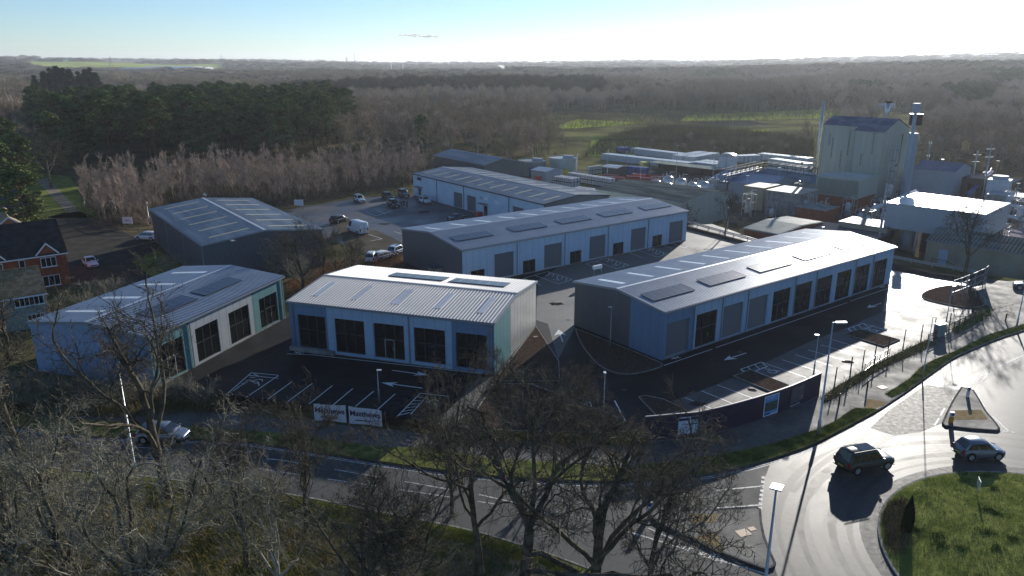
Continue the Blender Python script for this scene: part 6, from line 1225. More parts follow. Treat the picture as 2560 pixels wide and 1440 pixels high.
# foreground and site oaks: (survey mark of the foot, top mark, prototype, turn, width factor, label)
for px, py, yt, i, rz, sx, lb in ((418, 1248, 660, 0, 1.0, 1.0, 'tall bare oak standing before the teal cornered unit, dark trunk'), (55, 1180, 700, 1, 2.2, 1.0, 'bare oak at the left edge in front of the rendered house'), (352, 1600, 1010, 2, 2.0, 1.0, 'pale lichened bare tree in the bottom left corner, spreading low'),
                                  (700, 1500, 1075, 9, .3, .8, 'pale topped twin stemmed bare tree left of bottom centre'), (768, 1330, 930, 3, 1.3, .85, 'slim bare tree before the Matthews banners'), (1300, 1610, 880, 1, 4.0, 1.05, 'large bare oak at bottom centre, left of the biggest'),
                                  (1480, 1560, 905, 0, 3.1, 1.1, 'largest bare oak at bottom centre with wide spreading limbs'), (1200, 1440, 900, 3, 5.0, 1.0, 'bare tree before the right corner of the white roofed unit'), (1625, 1500, 1125, 4, .5, 1.0, 'bare oak crown reaching over the hoarding end'),
                                  (1130, 1290, 1010, 4, 2.5, .9, 'small bare tree on the verge at the end of the car park path'), (1260, 1130, 865, 4, 3.9, .7, 'young bare tree at the gable corner of the white roofed unit'), (1440, 1130, 905, 4, 1.9, .9, 'bare tree among the dark bays in front of the curved bed'),
                                  (812, 712, 528, 3, .8, 1.0, 'bare oak on the leaf strewn bank behind the white roofed unit'), (882, 702, 590, 4, 1.7, 1.1, 'tawny bare tree on the bank between the shed gable and the white cars'), (758, 730, 560, 4, 3.4, 1.2, 'bare tree against the dark shed gable left of the bank oak'), (845, 700, 600, 3, 5.1, 1.3, 'low bare tree just right of the bank oak'), (2412, 684, 488, 4, 2.0, 1.05, 'bare tree with bent trunk before the tan corrugated shed'), (1812, 590, 455, 3, 1.2, .9, 'bare tree by the crash barrier under the pipe bridge'),
                                  (128, 470, 330, 1, .4, 1.0, 'round bare tree with ivied trunk beside the gravel path'), (1720, 560, 470, 4, 3.3, 1.0, 'bare tree behind the sage shed by the barrier'), (990, 1640, 1150, 4, 5.5, .9, 'bare tree at the bottom edge below the lower footpath'), (-60, 1350, 960, 4, .7, 1.0, 'bare tree half cut by the left edge, low in the picture'),
                                  (905, 1570, 1110, 3, 2.2, 1.1, 'bare tree at the bottom edge right of the pale twin stemmed tree'), 
                                  (185, 1500, 1000, 2, 4.1, 1.1, 'spreading lichened bare tree in the lower left scrub'), (40, 1470, 1040, 2, .9, 1.1, 'lichened bare tree in the bottom left corner by the edge'), (620, 1420, 1030, 4, 2.7, .9, 'slender dark bare tree between the tall oak and the pale tree')):
    x, y = G(px, py); plant('bare_oak', OAKS + [None] * 4 + PALE, i, x, y, HT(px, py, yt), lb, 'tree', 'bare oaks around the estate', rz, sx)
for k, (px, py) in enumerate(((30, 1300), (110, 1360), (200, 1420), (290, 1380), (160, 1270), (360, 1450), (450, 1390), (90, 1200), (10, 1170), (330, 1290), (600, 1540), (850, 1500), (1010, 1520), (20, 1520), (250, 1520), (560, 1330), (930, 1440), (480, 1560))):
    x, y = G(px, py); plant('bare_shrub', SHR, k % 3, x, y, rnd.uniform(4.0, 6.0) if px < 600 else rnd.uniform(2.6, 4), 'pale leafless shrub in the tangled belt at the bottom left', 'shrub', 'leafless shrubs in the roadside belt', sx=rnd.uniform(.9, 1.3))
for k, (px, py) in enumerate(((130, 985), (180, 1000), (235, 1005), (290, 1012), (340, 1015), (380, 1005), (60, 990), (100, 1030), (230, 1040), (20, 1030), (440, 1010), (500, 1020))):
    x, y = G(px, py); plant('bare_shrub', SHR, k % 3, x, y, rnd.uniform(2.6, 3.8), 'leafless hedge shrub below the grey blue gable', 'shrub', 'hedge shrubs below the grey blue gable', sx=1.3)
for k, (px, py, h_, lb) in enumerate(((872, 690, 4.8, 'tawny bushy shrub right of the bank oak'), (760, 720, 4.0, 'dark shrub left of the bank oak'), (735, 700, 4.5, 'shrub at the dark shed gable foot'), (690, 690, 4.5, 'shrub between the dark gable and the teal unit roof'), (300, 760, 4.5, 'shrub behind the teal unit roof by the road'), (230, 790, 4.8, 'shrub behind the low end of the teal unit roof'), (130, 800, 4, 'green tinged bush before the rendered house'), (425, 700, 5, 'twiggy shrub on the lawn before the blue roofed shed'), (1885, 560, 3.5, 'purplish bush beside the flat brick building'), (1850, 540, 3.5, 'purplish bush below the pipe bridge'), (1240, 500, 3, 'bush beyond the far end of the white warehouse'))):
    x, y = G(px, py); plant('bare_shrub', SHR, k % 3, x, y, h_, lb, 'shrub', sx=1.3)
# middle distance: thicket saplings, woodland trees, pines, conifers
sap_spec = [(10, .12, .34, .52, .55, 4, .10, .10, 3), (9, .15, .45, .50, .55, 3, .15, .08, 2), (7, .15, .5, .55, .8, 2, .18, .05, 2)]
SAP = []
for sd in (71, 72, 73, 74):
    rng = np.random.default_rng(sd); P, Q = grow(rng, np.zeros((1, 3)), np.array([[0, 0, 1.]]), np.array([7.0]), np.array([.07]), 6, .05, .05, .25); tk = [tubes(P, Q, 5)]; cr = []; L = np.array([4.6])
    for lv, (m_, tmin, ang, lr, rr_, K, wig, up, sides) in enumerate(sap_spec):
        p, d, l, r_ = spawn(rng, P, Q, L, m_, tmin, ang, lr, rr_); r_ = np.maximum(r_, (.03, .02, .014)[lv]); P, Q = grow(rng, p, d, l, r_, K, wig, up, .5); L = l; cr.append(tubes(P, Q, sides))
    cv, cf = merge(cr); tv, tf = merge(tk); SAP.append((np_mesh('sapling_stem', tv, tf, M_barkl, True), np_mesh('sapling_crown', cv, cf, M_twigp), 7.6))
wood_spec = [(9, .30, .60, .60, .5, 5, .13, .04, 4), (9, .2, .65, .50, .5, 4, .18, .04, 3), (10, .15, .7, .48, .6, 3, .2, .03, 2), (5, .2, .7, .55, .9, 2, .2, .02, 2)]
WOOD = []
for i, sd in enumerate((81, 82, 83, 84)):
    (tv, tf), (cv, cf) = bare_tree(sd, 13, 6.0, 1, wood_spec, rmin=.03, tr=.26); WOOD.append((np_mesh('wood_trunk', tv, tf, M_twigf, True), np_mesh('wood_crown', cv, cf, M_twigf if i != 1 else M_twigp), float(cv[:, 2].max())))
def needle_tree(seed, h, bare, rad, flatc, n_cl, clump, leaf, m_):
    """conifer: tapered trunk, limbs and clumps of small needle faces"""
    rng = np.random.default_rng(seed); P, Q = grow(rng, np.zeros((1, 3)), np.array([[0, 0, 1.]]), np.array([h * .93]), np.array([h * .016]), 8, .03, .03, .3); tk = [tubes(P, Q, 6)]
    t = rng.uniform(bare, 1, n_cl); zz = h * t; rr_ = rad * (np.sqrt(np.clip(1 - ((t - bare) / (1 - bare)) ** 2.2, 0, 1)) if flatc else np.sin(np.clip((1 - t) / (1 - bare) * 1.9, 0, 1.57)) ) * rng.uniform(.35, 1.0, n_cl) ** .6; ph = rng.uniform(0, 6.283, n_cl)
    c = np.stack([rr_ * np.cos(ph), rr_ * np.sin(ph), zz], -1); ax = np.interp(zz * .9, P[0, :, 2], P[0, :, 0]); st = np.stack([ax, np.zeros(n_cl), zz * .90], -1); Lb = np.stack([st, (st + c) / 2 + [0, 0, .1], c], 1); tk.append(tubes(Lb, np.stack([np.full(n_cl, .07), np.full(n_cl, .05), np.full(n_cl, .03)], 1), 3))
    nl = 60; off = rng.normal(0, 1, (n_cl, nl, 3)); off /= np.linalg.norm(off, axis=-1, keepdims=True); off *= rng.uniform(.3, 1, (n_cl, nl, 1)) ** .5 * clump * rng.uniform(.6, 1.3, (n_cl, 1, 1)); off[..., 2] *= (.45 if flatc else .7)
    p = (c[:, None] + off).reshape(-1, 3); n = len(p); a = rng.normal(0, 1, (n, 3)); a /= np.linalg.norm(a, axis=1, keepdims=True); a[:, 2] = a[:, 2] * .6 + .2; b = np.cross(a, rng.normal(0, 1, (n, 3))); b /= np.linalg.norm(b, axis=1, keepdims=True) + 1e-9; s = leaf * rng.uniform(.6, 1.4, (n, 1))
    v = np.stack([p - a * s, p + b * s * .35, p + a * s, p - b * s * .35], 1).reshape(-1, 3); k = np.arange(n)[:, None] * 4 + np.arange(4)[None]; tv, tf = merge(tk)
    return np_mesh('needle_trunk', tv, tf, M_pbark, True), np_mesh('needle_crown', v, k, m_), h
PINE = [needle_tree(91, 20, .48, 4.6, True, 85, 1.15, .42, M_pine), needle_tree(92, 19, .42, 5.2, True, 95, 1.2, .42, M_pine), needle_tree(93, 21, .55, 4.2, True, 70, 1.1, .42, M_pine), needle_tree(94, 17, .22, 4.0, True, 95, 1.15, .42, M_pine)]
CONI = [needle_tree(95, 20, .06, 3.2, False, 150, 1.0, .34, M_con), needle_tree(96, 19, .05, 3.6, False, 150, 1.1, .34, M_con)]
def inpoly(x, y, q):
    c = False; j = len(q) - 1
    for i in range(len(q)):
        if (q[i][1] > y) != (q[j][1] > y) and x < (q[j][0] - q[i][0]) * (y - q[i][1]) / (q[j][1] - q[i][1]) + q[i][0]: c = not c
        j = i
    return c
def sample(poly, n, dmin, seed, avoid=(), tries=60000):
    rg = np.random.default_rng(seed); xs = [p[0] for p in poly]; ys = [p[1] for p in poly]; out = []; cell = {}
    for _ in range(tries):
        if len(out) >= n: break
        x, y = rg.uniform(min(xs), max(xs)), rg.uniform(min(ys), max(ys))
        if not inpoly(x, y, poly) or any(inpoly(x, y, a) for a in avoid): continue
        ci, cj = int(x // dmin), int(y // dmin)
        if any((x - p[0]) ** 2 + (y - p[1]) ** 2 < dmin * dmin for a in (-1, 0, 1) for b in (-1, 0, 1) for p in cell.get((ci + a, cj + b), ())): continue
        cell.setdefault((ci, cj), []).append((x, y)); out.append((x, y))
    return out
TH_ = GP([(205, 480), (215, 520), (262, 560), (380, 565), (420, 520), (510, 500), (640, 500), (690, 516), (760, 506), (850, 490), (1030, 462), (1100, 430), (1060, 415), (700, 430), (400, 445)])
pts = sample(TH_, 300, 2.3, 3); pts.sort(key=lambda p: p[1])
for k, (x, y) in enumerate(pts): plant('birch_sapling', SAP, k % 4, x, y, rnd.triangular(3.6, 9.2, 6.4), 'slender leafless sapling in the pinkish thicket behind the sheds', 'tree', 'saplings in the pinkish thicket', sx=rnd.uniform(1.0, 1.6), lean=rnd.gauss(0, .06))
PW = [pol(150, 300), pol(260, 215), pol(420, 232), pol(700, 238), pol(1030, 262), pol(850, 330), pol(500, 400), pol(200, 400)]
PW = GP([(150, 402), (290, 424), (480, 408), (700, 402), (815, 392)]) + [pol(860, 330), pol(820, 410), pol(500, 430), pol(160, 420), pol(60, 380)]
pts = sample(PW, 175, 7.0, 5)
for k, (x, y) in enumerate(pts): plant('scots_pine', PINE, k % 4, x, y, rnd.uniform(16.5, 21.5), 'tall dark pine with flat topped crown in the dense pine wood', 'tree', 'pines in the dark wood at the left', sx=rnd.uniform(.9, 1.25))
for px, r_, h_, lb in ((-14, 150, 14, 'dark green pine at the left edge above the slate roof'), (2, 205, 15, 'broad pine at the left edge behind the ivied tree'), (-70, 185, 16, 'pine cut by the left edge beside the broad one'), (-30, 235, 17, 'tall pine at the far left, rearmost of the edge pines'), (1048, 262, 13, 'lone dark evergreen among the bare wood behind the white warehouse'), (95, 250, 17, 'pine left of the gap before the dense pine wood')):
    x, y = pol(px, r_); plant('scots_pine', PINE, 3, x, y, h_, lb, 'tree', sx=1.1)
for k, (px, r_, h_) in enumerate(((80, 560, 22), (105, 570, 24), (122, 575, 26), (138, 580, 27), (155, 570, 26), (170, 575, 25), (192, 560, 24), (210, 570, 25), (222, 575, 26), (235, 565, 23), (147, 600, 25))):
    x, y = pol(px, r_); plant('dark_conifer', CONI, k % 2, x, y, h_, 'dark pointed conifer in the row against the far fields', 'tree', 'dark conifers in a row at the left', sx=1.1)
WD = GP([(830, 392), (1040, 390), (1090, 400), (1250, 402), (1360, 385), (1440, 372), (1400, 340)]) + [pol(1370, 400), pol(1330, 480), pol(1000, 480), pol(850, 420), pol(840, 330)]
MEAD = [GP([(1365, 314), (1440, 298), (1630, 296), (1610, 314), (1440, 326)]), GP([(1470, 350), (1570, 336), (1610, 352), (1560, 378), (1460, 376)]), GP([(1710, 294), (1960, 282), (2120, 277), (2060, 300), (1800, 310)]), GP([(1670, 322), (1850, 316), (1940, 328), (1880, 342), (1690, 336)])]
pts = sample(WD, 210, 7.5, 9, MEAD)
WD2 = GP([(-250, 470), (-100, 500), (40, 440), (70, 420), (150, 412), (150, 402), (60, 360)]) + [pol(60, 380), pol(-150, 330)]
pts += sample(WD2, 22, 7.5, 19) + sample(GP([(1500, 352), (1640, 345), (1900, 352), (2030, 358), (2030, 374), (1800, 372), (1600, 366), (1500, 372)]), 16, 8, 29, MEAD)
pts += sample(GP([(2300, 398), (2440, 402), (2700, 480), (2900, 480), (2900, 380), (2300, 340)]), 65, 7.5, 39)
pts.sort(key=lambda p: math.hypot(*p)); pts = pts[:295]
for k, (x, y) in enumerate(pts):
    low = x > 15 and y > 200 and x < 110; plant('bare_tree', WOOD, k % 4, x, y, rnd.uniform(2.5, 5) if low else rnd.uniform(10.5, 15), 'leafless grey brown tree in the woodland behind the estate', 'tree', 'leafless trees of the near woodland', sx=rnd.uniform(.95, 1.25))
# undergrowth and grass tufts as uncountable ground cover
def tufts(name, pts3, blades, hgt, wid, m_, seed, spread=.12):
    rg = np.random.default_rng(seed); P = np.repeat(np.array(pts3, float), blades, 0); n = len(P); P[:, :2] += rg.normal(0, spread, (n, 2)); a = rg.uniform(0, 6.283, n); l = rg.uniform(.5, 1.3, n) * hgt; d = rg.normal(0, .45, (n, 2)) * l[:, None]; w = np.stack([np.cos(a), np.sin(a), 0 * a], -1) * wid
    v = np.stack([P - w, P + w, P + np.column_stack([d, l])], 1).reshape(-1, 3); return tag(link(name, np_mesh(name, v, np.arange(3 * n).reshape(-1, 3), m_)), kind='stuff')
rg = np.random.default_rng(1); q = []
for _ in range(16000):
    r_, t = CR * math.sqrt(rg.uniform()) * .98, rg.uniform(0, 6.283); x, y = CX + r_ * math.cos(t), CY + r_ * math.sin(t)
    if x < 46 and y > 34: q.append((x, y, .13 + .55 * math.sin((1 - r_ / CR) * math.pi / 2)))
tufts('roundabout_grass_tufts', q, 5, .10, .012, M_blade, 2)
rgx = np.random.default_rng(12); tufts('roundabout_tussocks', [p for c in [q[i] for i in rgx.integers(0, len(q), 46)] for p in [(c[0] + rgx.normal(0, .22), c[1] + rgx.normal(0, .22), c[2]) for _ in range(26)]], 7, .17, .014, mat('tussock_blades', (.045, .085, .015), .85, base2=(.10, .15, .03), scale=1), 11, .08)
def area(poly, n, seed, z=.1):
    rg = np.random.default_rng(seed); xs = [p[0] for p in poly]; ys = [p[1] for p in poly]; o = []
    while len(o) < n:
        x, y = rg.uniform(min(xs), max(xs)), rg.uniform(min(ys), max(ys))
        if inpoly(x, y, poly): o.append((x, y, z))
    return o
tufts('rough_grass_tufts', area(GP([(0, 1190), (300, 1200), (682, 1245), (1027, 1310), (1300, 1372), (1530, 1460), (1560, 1560), (900, 1560), (0, 1500), (-300, 1300)]), 26000, 4), 5, .22, .016, mat('rough_grass_blades', (.09, .13, .025), .9, base2=(.26, .23, .09), scale=.5), 5, .2)
tufts('verge_edge_tufts', area(GP([(2213, 988), (2271, 951), (2304, 919), (2332, 903), (2388, 880), (2471, 839), (2560, 812), (2560, 826), (2499, 845), (2443, 868), (2388, 892), (2347, 920), (2310, 947), (2265, 980), (2230, 996)]), 3500, 51, .13) + area(GP([(1560, 1175), (1640, 1162), (1800, 1142), (1935, 1112), (2017, 1086), (2089, 1056), (2137, 1024), (2190, 1026), (2095, 1077), (2029, 1112), (1935, 1143), (1860, 1164), (1764, 1183), (1600, 1195)]), 6500, 52, .13), 5, .10, .012, mat('verge_blades', (.09, .13, .025), .85, base2=(.28, .30, .08), scale=.9), 53)
tufts('verge_grass_tufts', area(GP([(300, 1192), (682, 1236), (1182, 1334), (1400, 1404), (1380, 1420), (1150, 1352), (850, 1290), (560, 1245), (300, 1215)]), 7000, 6), 5, .16, .014, M_blade, 7)
def twigs(name, poly, n, hgt, m_, seed, lay=.7, wid=.02):
    rg = np.random.default_rng(seed); P0 = np.array(area(poly, n, seed, 0.0)); P0[:, 2] = terrain(P0[:, 0], P0[:, 1]); D = rg.normal(0, lay, (n, 3)); D[:, 2] = np.abs(D[:, 2]) + .5; D /= np.linalg.norm(D, axis=1, keepdims=True); P, Q = grow(rg, P0, D, rg.uniform(.5, 1.3, n) * hgt, np.full(n, wid), 3, .25, -.06, .4); v, f = tubes(P, Q, 2); return tag(link(name, np_mesh(name, v, f, m_)), kind='stuff')
twigs('bramble_undergrowth', GP([(-100, 1210), (400, 1260), (600, 1290), (850, 1360), (1000, 1420), (1000, 1600), (-100, 1560)]), 12000, 1.1, M_bram, 8, wid=.014)
twigs('hedge_bank_undergrowth', GP([(-100, 960), (110, 965), (395, 985), (560, 1010), (560, 1030), (300, 1045), (-100, 1040)]), 9000, 1.3, M_bram, 9)
twigs('roadside_hedge_growth', GP([(1085, 1080), (1300, 1094), (1610, 1105), (1610, 1120), (1300, 1110), (1085, 1094)]), 5000, .8, mat('roadside_green', (.04, .07, .015), .9, base2=(.10, .12, .03), scale=1), 10)
hb = GP([(2052, 998), (2090, 970), (2140, 940), (2200, 908), (2260, 878), (2318, 852), (2340, 862), (2270, 895), (2200, 925), (2140, 962), (2100, 990), (2060, 1010)])
structure('hedge_soil', MB().prism(hb, 0, .16), M_leaf)
twigs('footway_hedge_growth', hb, 3000, .5, M_ivy, 12, 1.0, .022); twigs('footway_hedge_stems', hb, 1800, .8, M_bram, 42, .7, .014); twigs('footway_hedge_growth', GP([(2380, 825), (2450, 780), (2475, 775), (2478, 790), (2440, 812), (2390, 838)]), 2600, .55, M_ivy, 13, 1.0, .022)
twigs('thicket_undergrowth', [(x, y) for x, y in TH_], 30000, 2.6, mat('thicket_stems', (.11, .09, .06), .9, base2=(.22, .17, .13), scale=.12), 14, .5, .04)
M_scr = mat('scrub_stems', (.10, .095, .038), .9, base2=(.22, .18, .09), scale=.06)
twigs('works_scrub', GP([(1460, 372), (1500, 345), (1640, 318), (1760, 318), (1960, 340), (2035, 348), (2035, 380), (1800, 374), (1600, 366)]), 30000, 3.0, M_scr, 31, .6, .06)
twigs('meadow_scrub', GP([(1360, 400), (1380, 330), (1470, 322), (1640, 312), (2050, 300), (2300, 290), (2300, 262), (1350, 285), (1330, 400)]), 16000, 3.0, M_scr, 32, .6, .09)
twigs('bank_undergrowth', GP([(715, 710), (800, 660), (1000, 642), (1005, 665), (860, 700), (725, 760)]), 5000, .6, M_leaf, 15)
twigs('roundabout_shrubs', GP([(2205, 1290), (2222, 1262), (2260, 1250), (2290, 1290), (2270, 1370), (2240, 1400), (2215, 1370)]), 3500, .55, mat('red_brown_shrub', (.07, .045, .03), .9, base2=(.20, .13, .10), scale=2), 16, .9, .02)
# fastigiate yew on the roundabout
rng = np.random.default_rng(5); n = 5000; t = rng.uniform(0, 1, n); ph = rng.uniform(0, 6.28, n); rr_ = .36 * np.sin(np.clip((1 - t) * 2.2, 0, 1.57)) * rng.uniform(.75, 1.05, n); p = np.stack([rr_ * np.cos(ph), rr_ * np.sin(ph), t * 2.6 + .05], -1); a = np.stack([.2 * np.cos(ph), .2 * np.sin(ph), np.ones(n)], -1) * .09; b = np.stack([-np.sin(ph), np.cos(ph), 0 * ph], -1) * .03
yw = empty('columnar_yew', (*G(2266, 1325, .3), .25), 0, 'slim dark columnar yew on the roundabout edge', 'shrub'); link('crown', np_mesh('yew_crown', np.stack([p - a, p + b, p + a, p - b], 1).reshape(-1, 3), np.arange(4 * n).reshape(-1, 4), mat('yew_needles', (.012, .022, .008), .8)), None, yw); MB().tube([(0, 0, -.1), (0, 0, 2.4)], [.08, .02], 6).build('trunk', M_bark, yw)
# far woodland: one mass, instanced over the terrain
def scatter_stuff(name, pts, protos, smin, smax, seed):
    me = bpy.data.meshes.new(name); me.from_pydata(pts, [], []); o = link(name, me); tag(o, kind='stuff')
    coll = bpy.data.collections.new(name + '_kinds')
    for i, ms in enumerate(protos):
        ob = bpy.data.objects.new('kind_%d' % i, ms); coll.objects.link(ob)
    ng = bpy.data.node_groups.new(name, 'GeometryNodeTree'); ng.interface.new_socket('Geometry', in_out='INPUT', socket_type='NodeSocketGeometry'); ng.interface.new_socket('Geometry', in_out='OUTPUT', socket_type='NodeSocketGeometry'); N = ng.nodes; Lk = ng.links
    gi, go = N.new('NodeGroupInput'), N.new('NodeGroupOutput'); ip = N.new('GeometryNodeInstanceOnPoints'); ci = N.new('GeometryNodeCollectionInfo'); ci.inputs['Collection'].default_value = coll; ci.inputs['Separate Children'].default_value = True; ci.inputs['Reset Children'].default_value = True
    rv = N.new('FunctionNodeRandomValue'); rv.data_type = 'FLOAT_VECTOR'; rv.inputs[0].default_value = (0, 0, 0); rv.inputs[1].default_value = (.08, .08, 6.28); rs = N.new('FunctionNodeRandomValue'); rs.data_type = 'FLOAT'; rs.inputs[2].default_value = smin; rs.inputs[3].default_value = smax; rs.inputs['Seed'].default_value = seed
    Lk.new(gi.outputs[0], ip.inputs['Points']); Lk.new(ci.outputs[0], ip.inputs['Instance']); ip.inputs['Pick Instance'].default_value = True; Lk.new(rv.outputs[0], ip.inputs['Rotation']); Lk.new(rs.outputs[1], ip.inputs['Scale']); Lk.new(ip.outputs[0], go.inputs[0])
    md = o.modifiers.new('scatter', 'NODES'); md.node_group = ng; return o
def far_proto(seed, n, w, h, m_, top=.35, sl=1.4, sw=.09):
    """leafless crown mass: upright twig slivers over a dome, with a few limbs"""
    rg = np.random.default_rng(seed); ph = rg.uniform(0, 6.283, n); u = rg.uniform(0, 1, n) ** .5; r_ = w * u; z = h * (top + (1 - top) * np.sqrt(np.clip(1 - u ** 2, 0, 1)) * rg.uniform(.55, 1, n)); P0 = np.stack([r_ * np.cos(ph), r_ * np.sin(ph), z], -1)
    D = np.stack([.5 * u * np.cos(ph), .5 * u * np.sin(ph), np.ones(n)], -1) + rg.normal(0, .45, (n, 3)); D /= np.linalg.norm(D, axis=1, keepdims=True); P, Q = grow(rg, P0, D, rg.uniform(.6, 1.4, n) * sl, np.full(n, sw), 2, .2, 0, .3); parts = [tubes(P, Q, 2)]
    m2 = 10; ph = rg.uniform(0, 6.28, m2); E_ = np.stack([w * .55 * np.cos(ph), w * .55 * np.sin(ph), np.full(m2, h * .75)], -1); P = np.stack([np.zeros((m2, 3)), E_ * [.2, .2, .5], E_], 1); parts.append(tubes(P, np.tile([.22, .15, .06], (m2, 1)), 3))
    v, f = merge(parts); return np_mesh('far_crown', v, f, m_)
FAR1 = [far_proto(s_, 520, 5.0, 12, M_twigf) for s_ in (1, 2)] + [far_proto(3, 520, 4.4, 13, M_twigp, .3)]
FARP = [far_proto(s_, 520, 3.6, 12, mat('pale_birch_twigs', (.34, .27, .21), .9, base2=(.52, .43, .34), scale=.1), .25) for s_ in (31, 32)]
FARO = [far_proto(s_, 600, 4.6, 11, mat('olive_twigs', (.085, .085, .045), .9, base2=(.16, .145, .08), scale=.08), .3) for s_ in (33,)] + [far_proto(34, 600, 5.2, 12, mat('dark_brown_twigs', (.06, .046, .034), .9, base2=(.12, .092, .066), scale=.08), .3)]
FAR2 = [far_proto(s_, 700, 13, 12, M_twigf, .5, 2.6, .28) for s_ in (4, 5)] + [far_proto(6, 700, 13, 12, mat('far_dark_twigs', (.035, .040, .026), .95, base2=(.06, .060, .040), scale=.05), .5, 2.6, .28), far_proto(36, 700, 13, 12, mat('far_tan_twigs', (.16, .13, .08), .95, base2=(.28, .23, .14), scale=.03), .5, 2.6, .28)]
def wedge(n, r0, r1, seed, t0=-.78, t1=.78):
    rg = np.random.default_rng(seed); r_ = np.sqrt(rg.uniform(r0 * r0, r1 * r1, n)); a = np.arctan(rg.uniform(t0, t1, n)); x, y = r_ * np.sin(a), r_ * np.cos(a); return x, y
FF = [[pol(50, 2300), pol(570, 2300), pol(565, 3000), pol(70, 3000)], [pol(585, 3000), pol(860, 2950), pol(870, 3350), pol(570, 3400)], [pol(1925, 2950), pol(2210, 2900), pol(2190, 3300), pol(1930, 3350)], [pol(2050, 1400), pol(2410, 1430), pol(2410, 1520), pol(2070, 1490)], [pol(-60, 1400), pol(180, 1400), pol(170, 1750), pol(-60, 1750)], [pol(225, 1800), pol(470, 1850), pol(470, 2080), pol(225, 2080)]]
OPEN = MEAD + [WD, PW]
x, y = wedge(16500, 395, 1150, 21); pts = [(a, b, float(c) - .3) for a, b, c in zip(x, y, terrain(x, y)) if not any(inpoly(a, b, p) for p in OPEN + FF) and not (.042 < a / b < .435 and math.hypot(a, b) < 495) and not (a / b < -.45 and math.hypot(a, b) < 470 and a / b > -.62) and not (.47 < a / b < .55 and math.hypot(a, b) < 560)]
nzf = lambda a, b: math.sin(a / 46 + 1.1) * math.cos(b / 58) + .7 * math.sin(a / 23 - b / 31) + .4 * math.sin(b / 15)
band = lambda p, r0, r1, t0, t1: r0 < math.hypot(p[0], p[1]) < r1 and t0 < p[0] / p[1] < t1
front = [p for p in pts if band(p, 395, 565, -.24, .045)]; back = [p for p in pts if band(p, 565, 700, -.30, .12)]; ss = set(front) | set(back); pts = [p for p in pts if p not in ss]
o = scatter_stuff('silver_birch_belt', front, FARP + FAR1[:1], .75, 1.1, 15); o['label'] = 'pale birch belt in front of the darker central woodland'
o = scatter_stuff('dark_wood_belt', back, FARO, .95, 1.3, 16); o['label'] = 'dark tall belt of leafless wood behind the pale birches'
ev = [p for p in pts if (band(p, 520, 760, .44, .63) and nzf(p[0] * 1.3, p[1]) > .1) or (band(p, 700, 1100, -.5, .7) and nzf(p[0] * .7 + 90, p[1] * .7) > 1.15)]; ss = set(ev); pts = [p for p in pts if p not in ss]
o = scatter_stuff('evergreen_copses', ev, [PINE[0][1], PINE[3][1], PINE[1][1]], .5, .8, 17); o['label'] = 'dark evergreen copses scattered through the leafless woodland'
o = scatter_stuff('distant_woodland', [p for p in pts if nzf(p[0], p[1]) > .25], FAR1[:2], .95, 1.35, 3); o['label'] = 'taller brown groves of the leafless woodland behind the pines and works'
o = scatter_stuff('pale_birch_woodland', [p for p in pts if nzf(p[0], p[1]) < -.55], FARP, .75, 1.05, 13); o['label'] = 'paler pinkish birch patches in the woodland beyond the estate'
o = scatter_stuff('mixed_woodland', [p for p in pts if -.55 <= nzf(p[0], p[1]) <= .25], FAR1[1:] + FARO, .6, 1.0, 23); o['label'] = 'mixed lower leafless woodland rolling away beyond the estate'
x, y = wedge(17000, 1120, 3400, 22); nz = np.sin(x / 160 + 1) * np.cos(y / 210) + .6 * np.sin(x / 67 + y / 90); rr2 = np.hypot(x, y)
pts = [(a, b, float(c) - 1) for a, b, c, d_, e in zip(x, y, terrain(x, y), nz, rr2) if not any(inpoly(a, b, p) for p in FF) and not (e > 1900 and d_ < -.1)]
o = scatter_stuff('hillside_woodland', pts, FAR2, .7, 1.15, 4); o['label'] = 'far wooded hillsides reaching the skyline'
x, y = wedge(9000, 3300, 9000, 23); nz = np.sin(x / 300 + 1) * np.cos(y / 380) + .6 * np.sin(x / 140 + y / 190); pts = [(a, b, float(c) - 1) for a, b, c, d_ in zip(x, y, terrain(x, y), nz) if d_ > .0]
o = scatter_stuff('skyline_hedges', pts, FAR2, .8, 1.5, 5); o['label'] = 'hedges and copses along the skyline'
# dark plantation block on the skyline by the smoking chimney
x, y = wedge(260, 1500, 1620, 24, (1262 - 1280) / 1934, (1362 - 1280) / 1934); o = scatter_stuff('skyline_plantation', [(a, b, float(c)) for a, b, c in zip(x, y, terrain(x, y))], [CONI[0][1], CONI[1][1]], .75, .95, 6); o['label'] = 'dark conifer plantation on the skyline beside the smoking chimney'
x, y = wedge(120, 1150, 1260, 25, (2330 - 1280) / 1934, (2490 - 1280) / 1934); o = scatter_stuff('ridge_pines', [(a, b, float(c)) for a, b, c in zip(x, y, terrain(x, y))], [PINE[0][1], PINE[3][1]], .5, .75, 7); o['label'] = 'dark pines along the right hand ridge'
# pylons, chimneys and the smoke
def pylon(px, r_, top, label):
    x, y = pol(px, r_); z = float(terrain(x, y)); h = H - (top - 155) / 1934 * r_ - z; root = empty('pylon', (x, y, z), R(20), label, 'pylon'); q = MB(); b = h * .12; w = max(.25, r_ / 7000)
    for sx in (-1, 1):
        for sy in (-1, 1): q.bar((sx * b, sy * b, 0), (sx * .4, sy * .4, h), w)
    for t in (.2, .4, .6, .75): k = b * (1 - t) + .4 * t; k2 = b * (1 - t - .15) + .4 * (t + .15); q.bar((-k, -k, h * t), (k2, -k2, h * (t + .15)), w * .6); q.bar((k, -k, h * t), (-k2, -k2, h * (t + .15)), w * .6); q.bar((-k, -k, h * t), (k, -k, h * t), w * .6)
    q.build('lattice', M_trim, root); q = MB()
    for t, l in ((.70, .17), (.80, .24), (.90, .15)): q.bar((-l * h, 0, h * t), (l * h, 0, h * t), w)
    q.build('crossarm', M_trim, root)
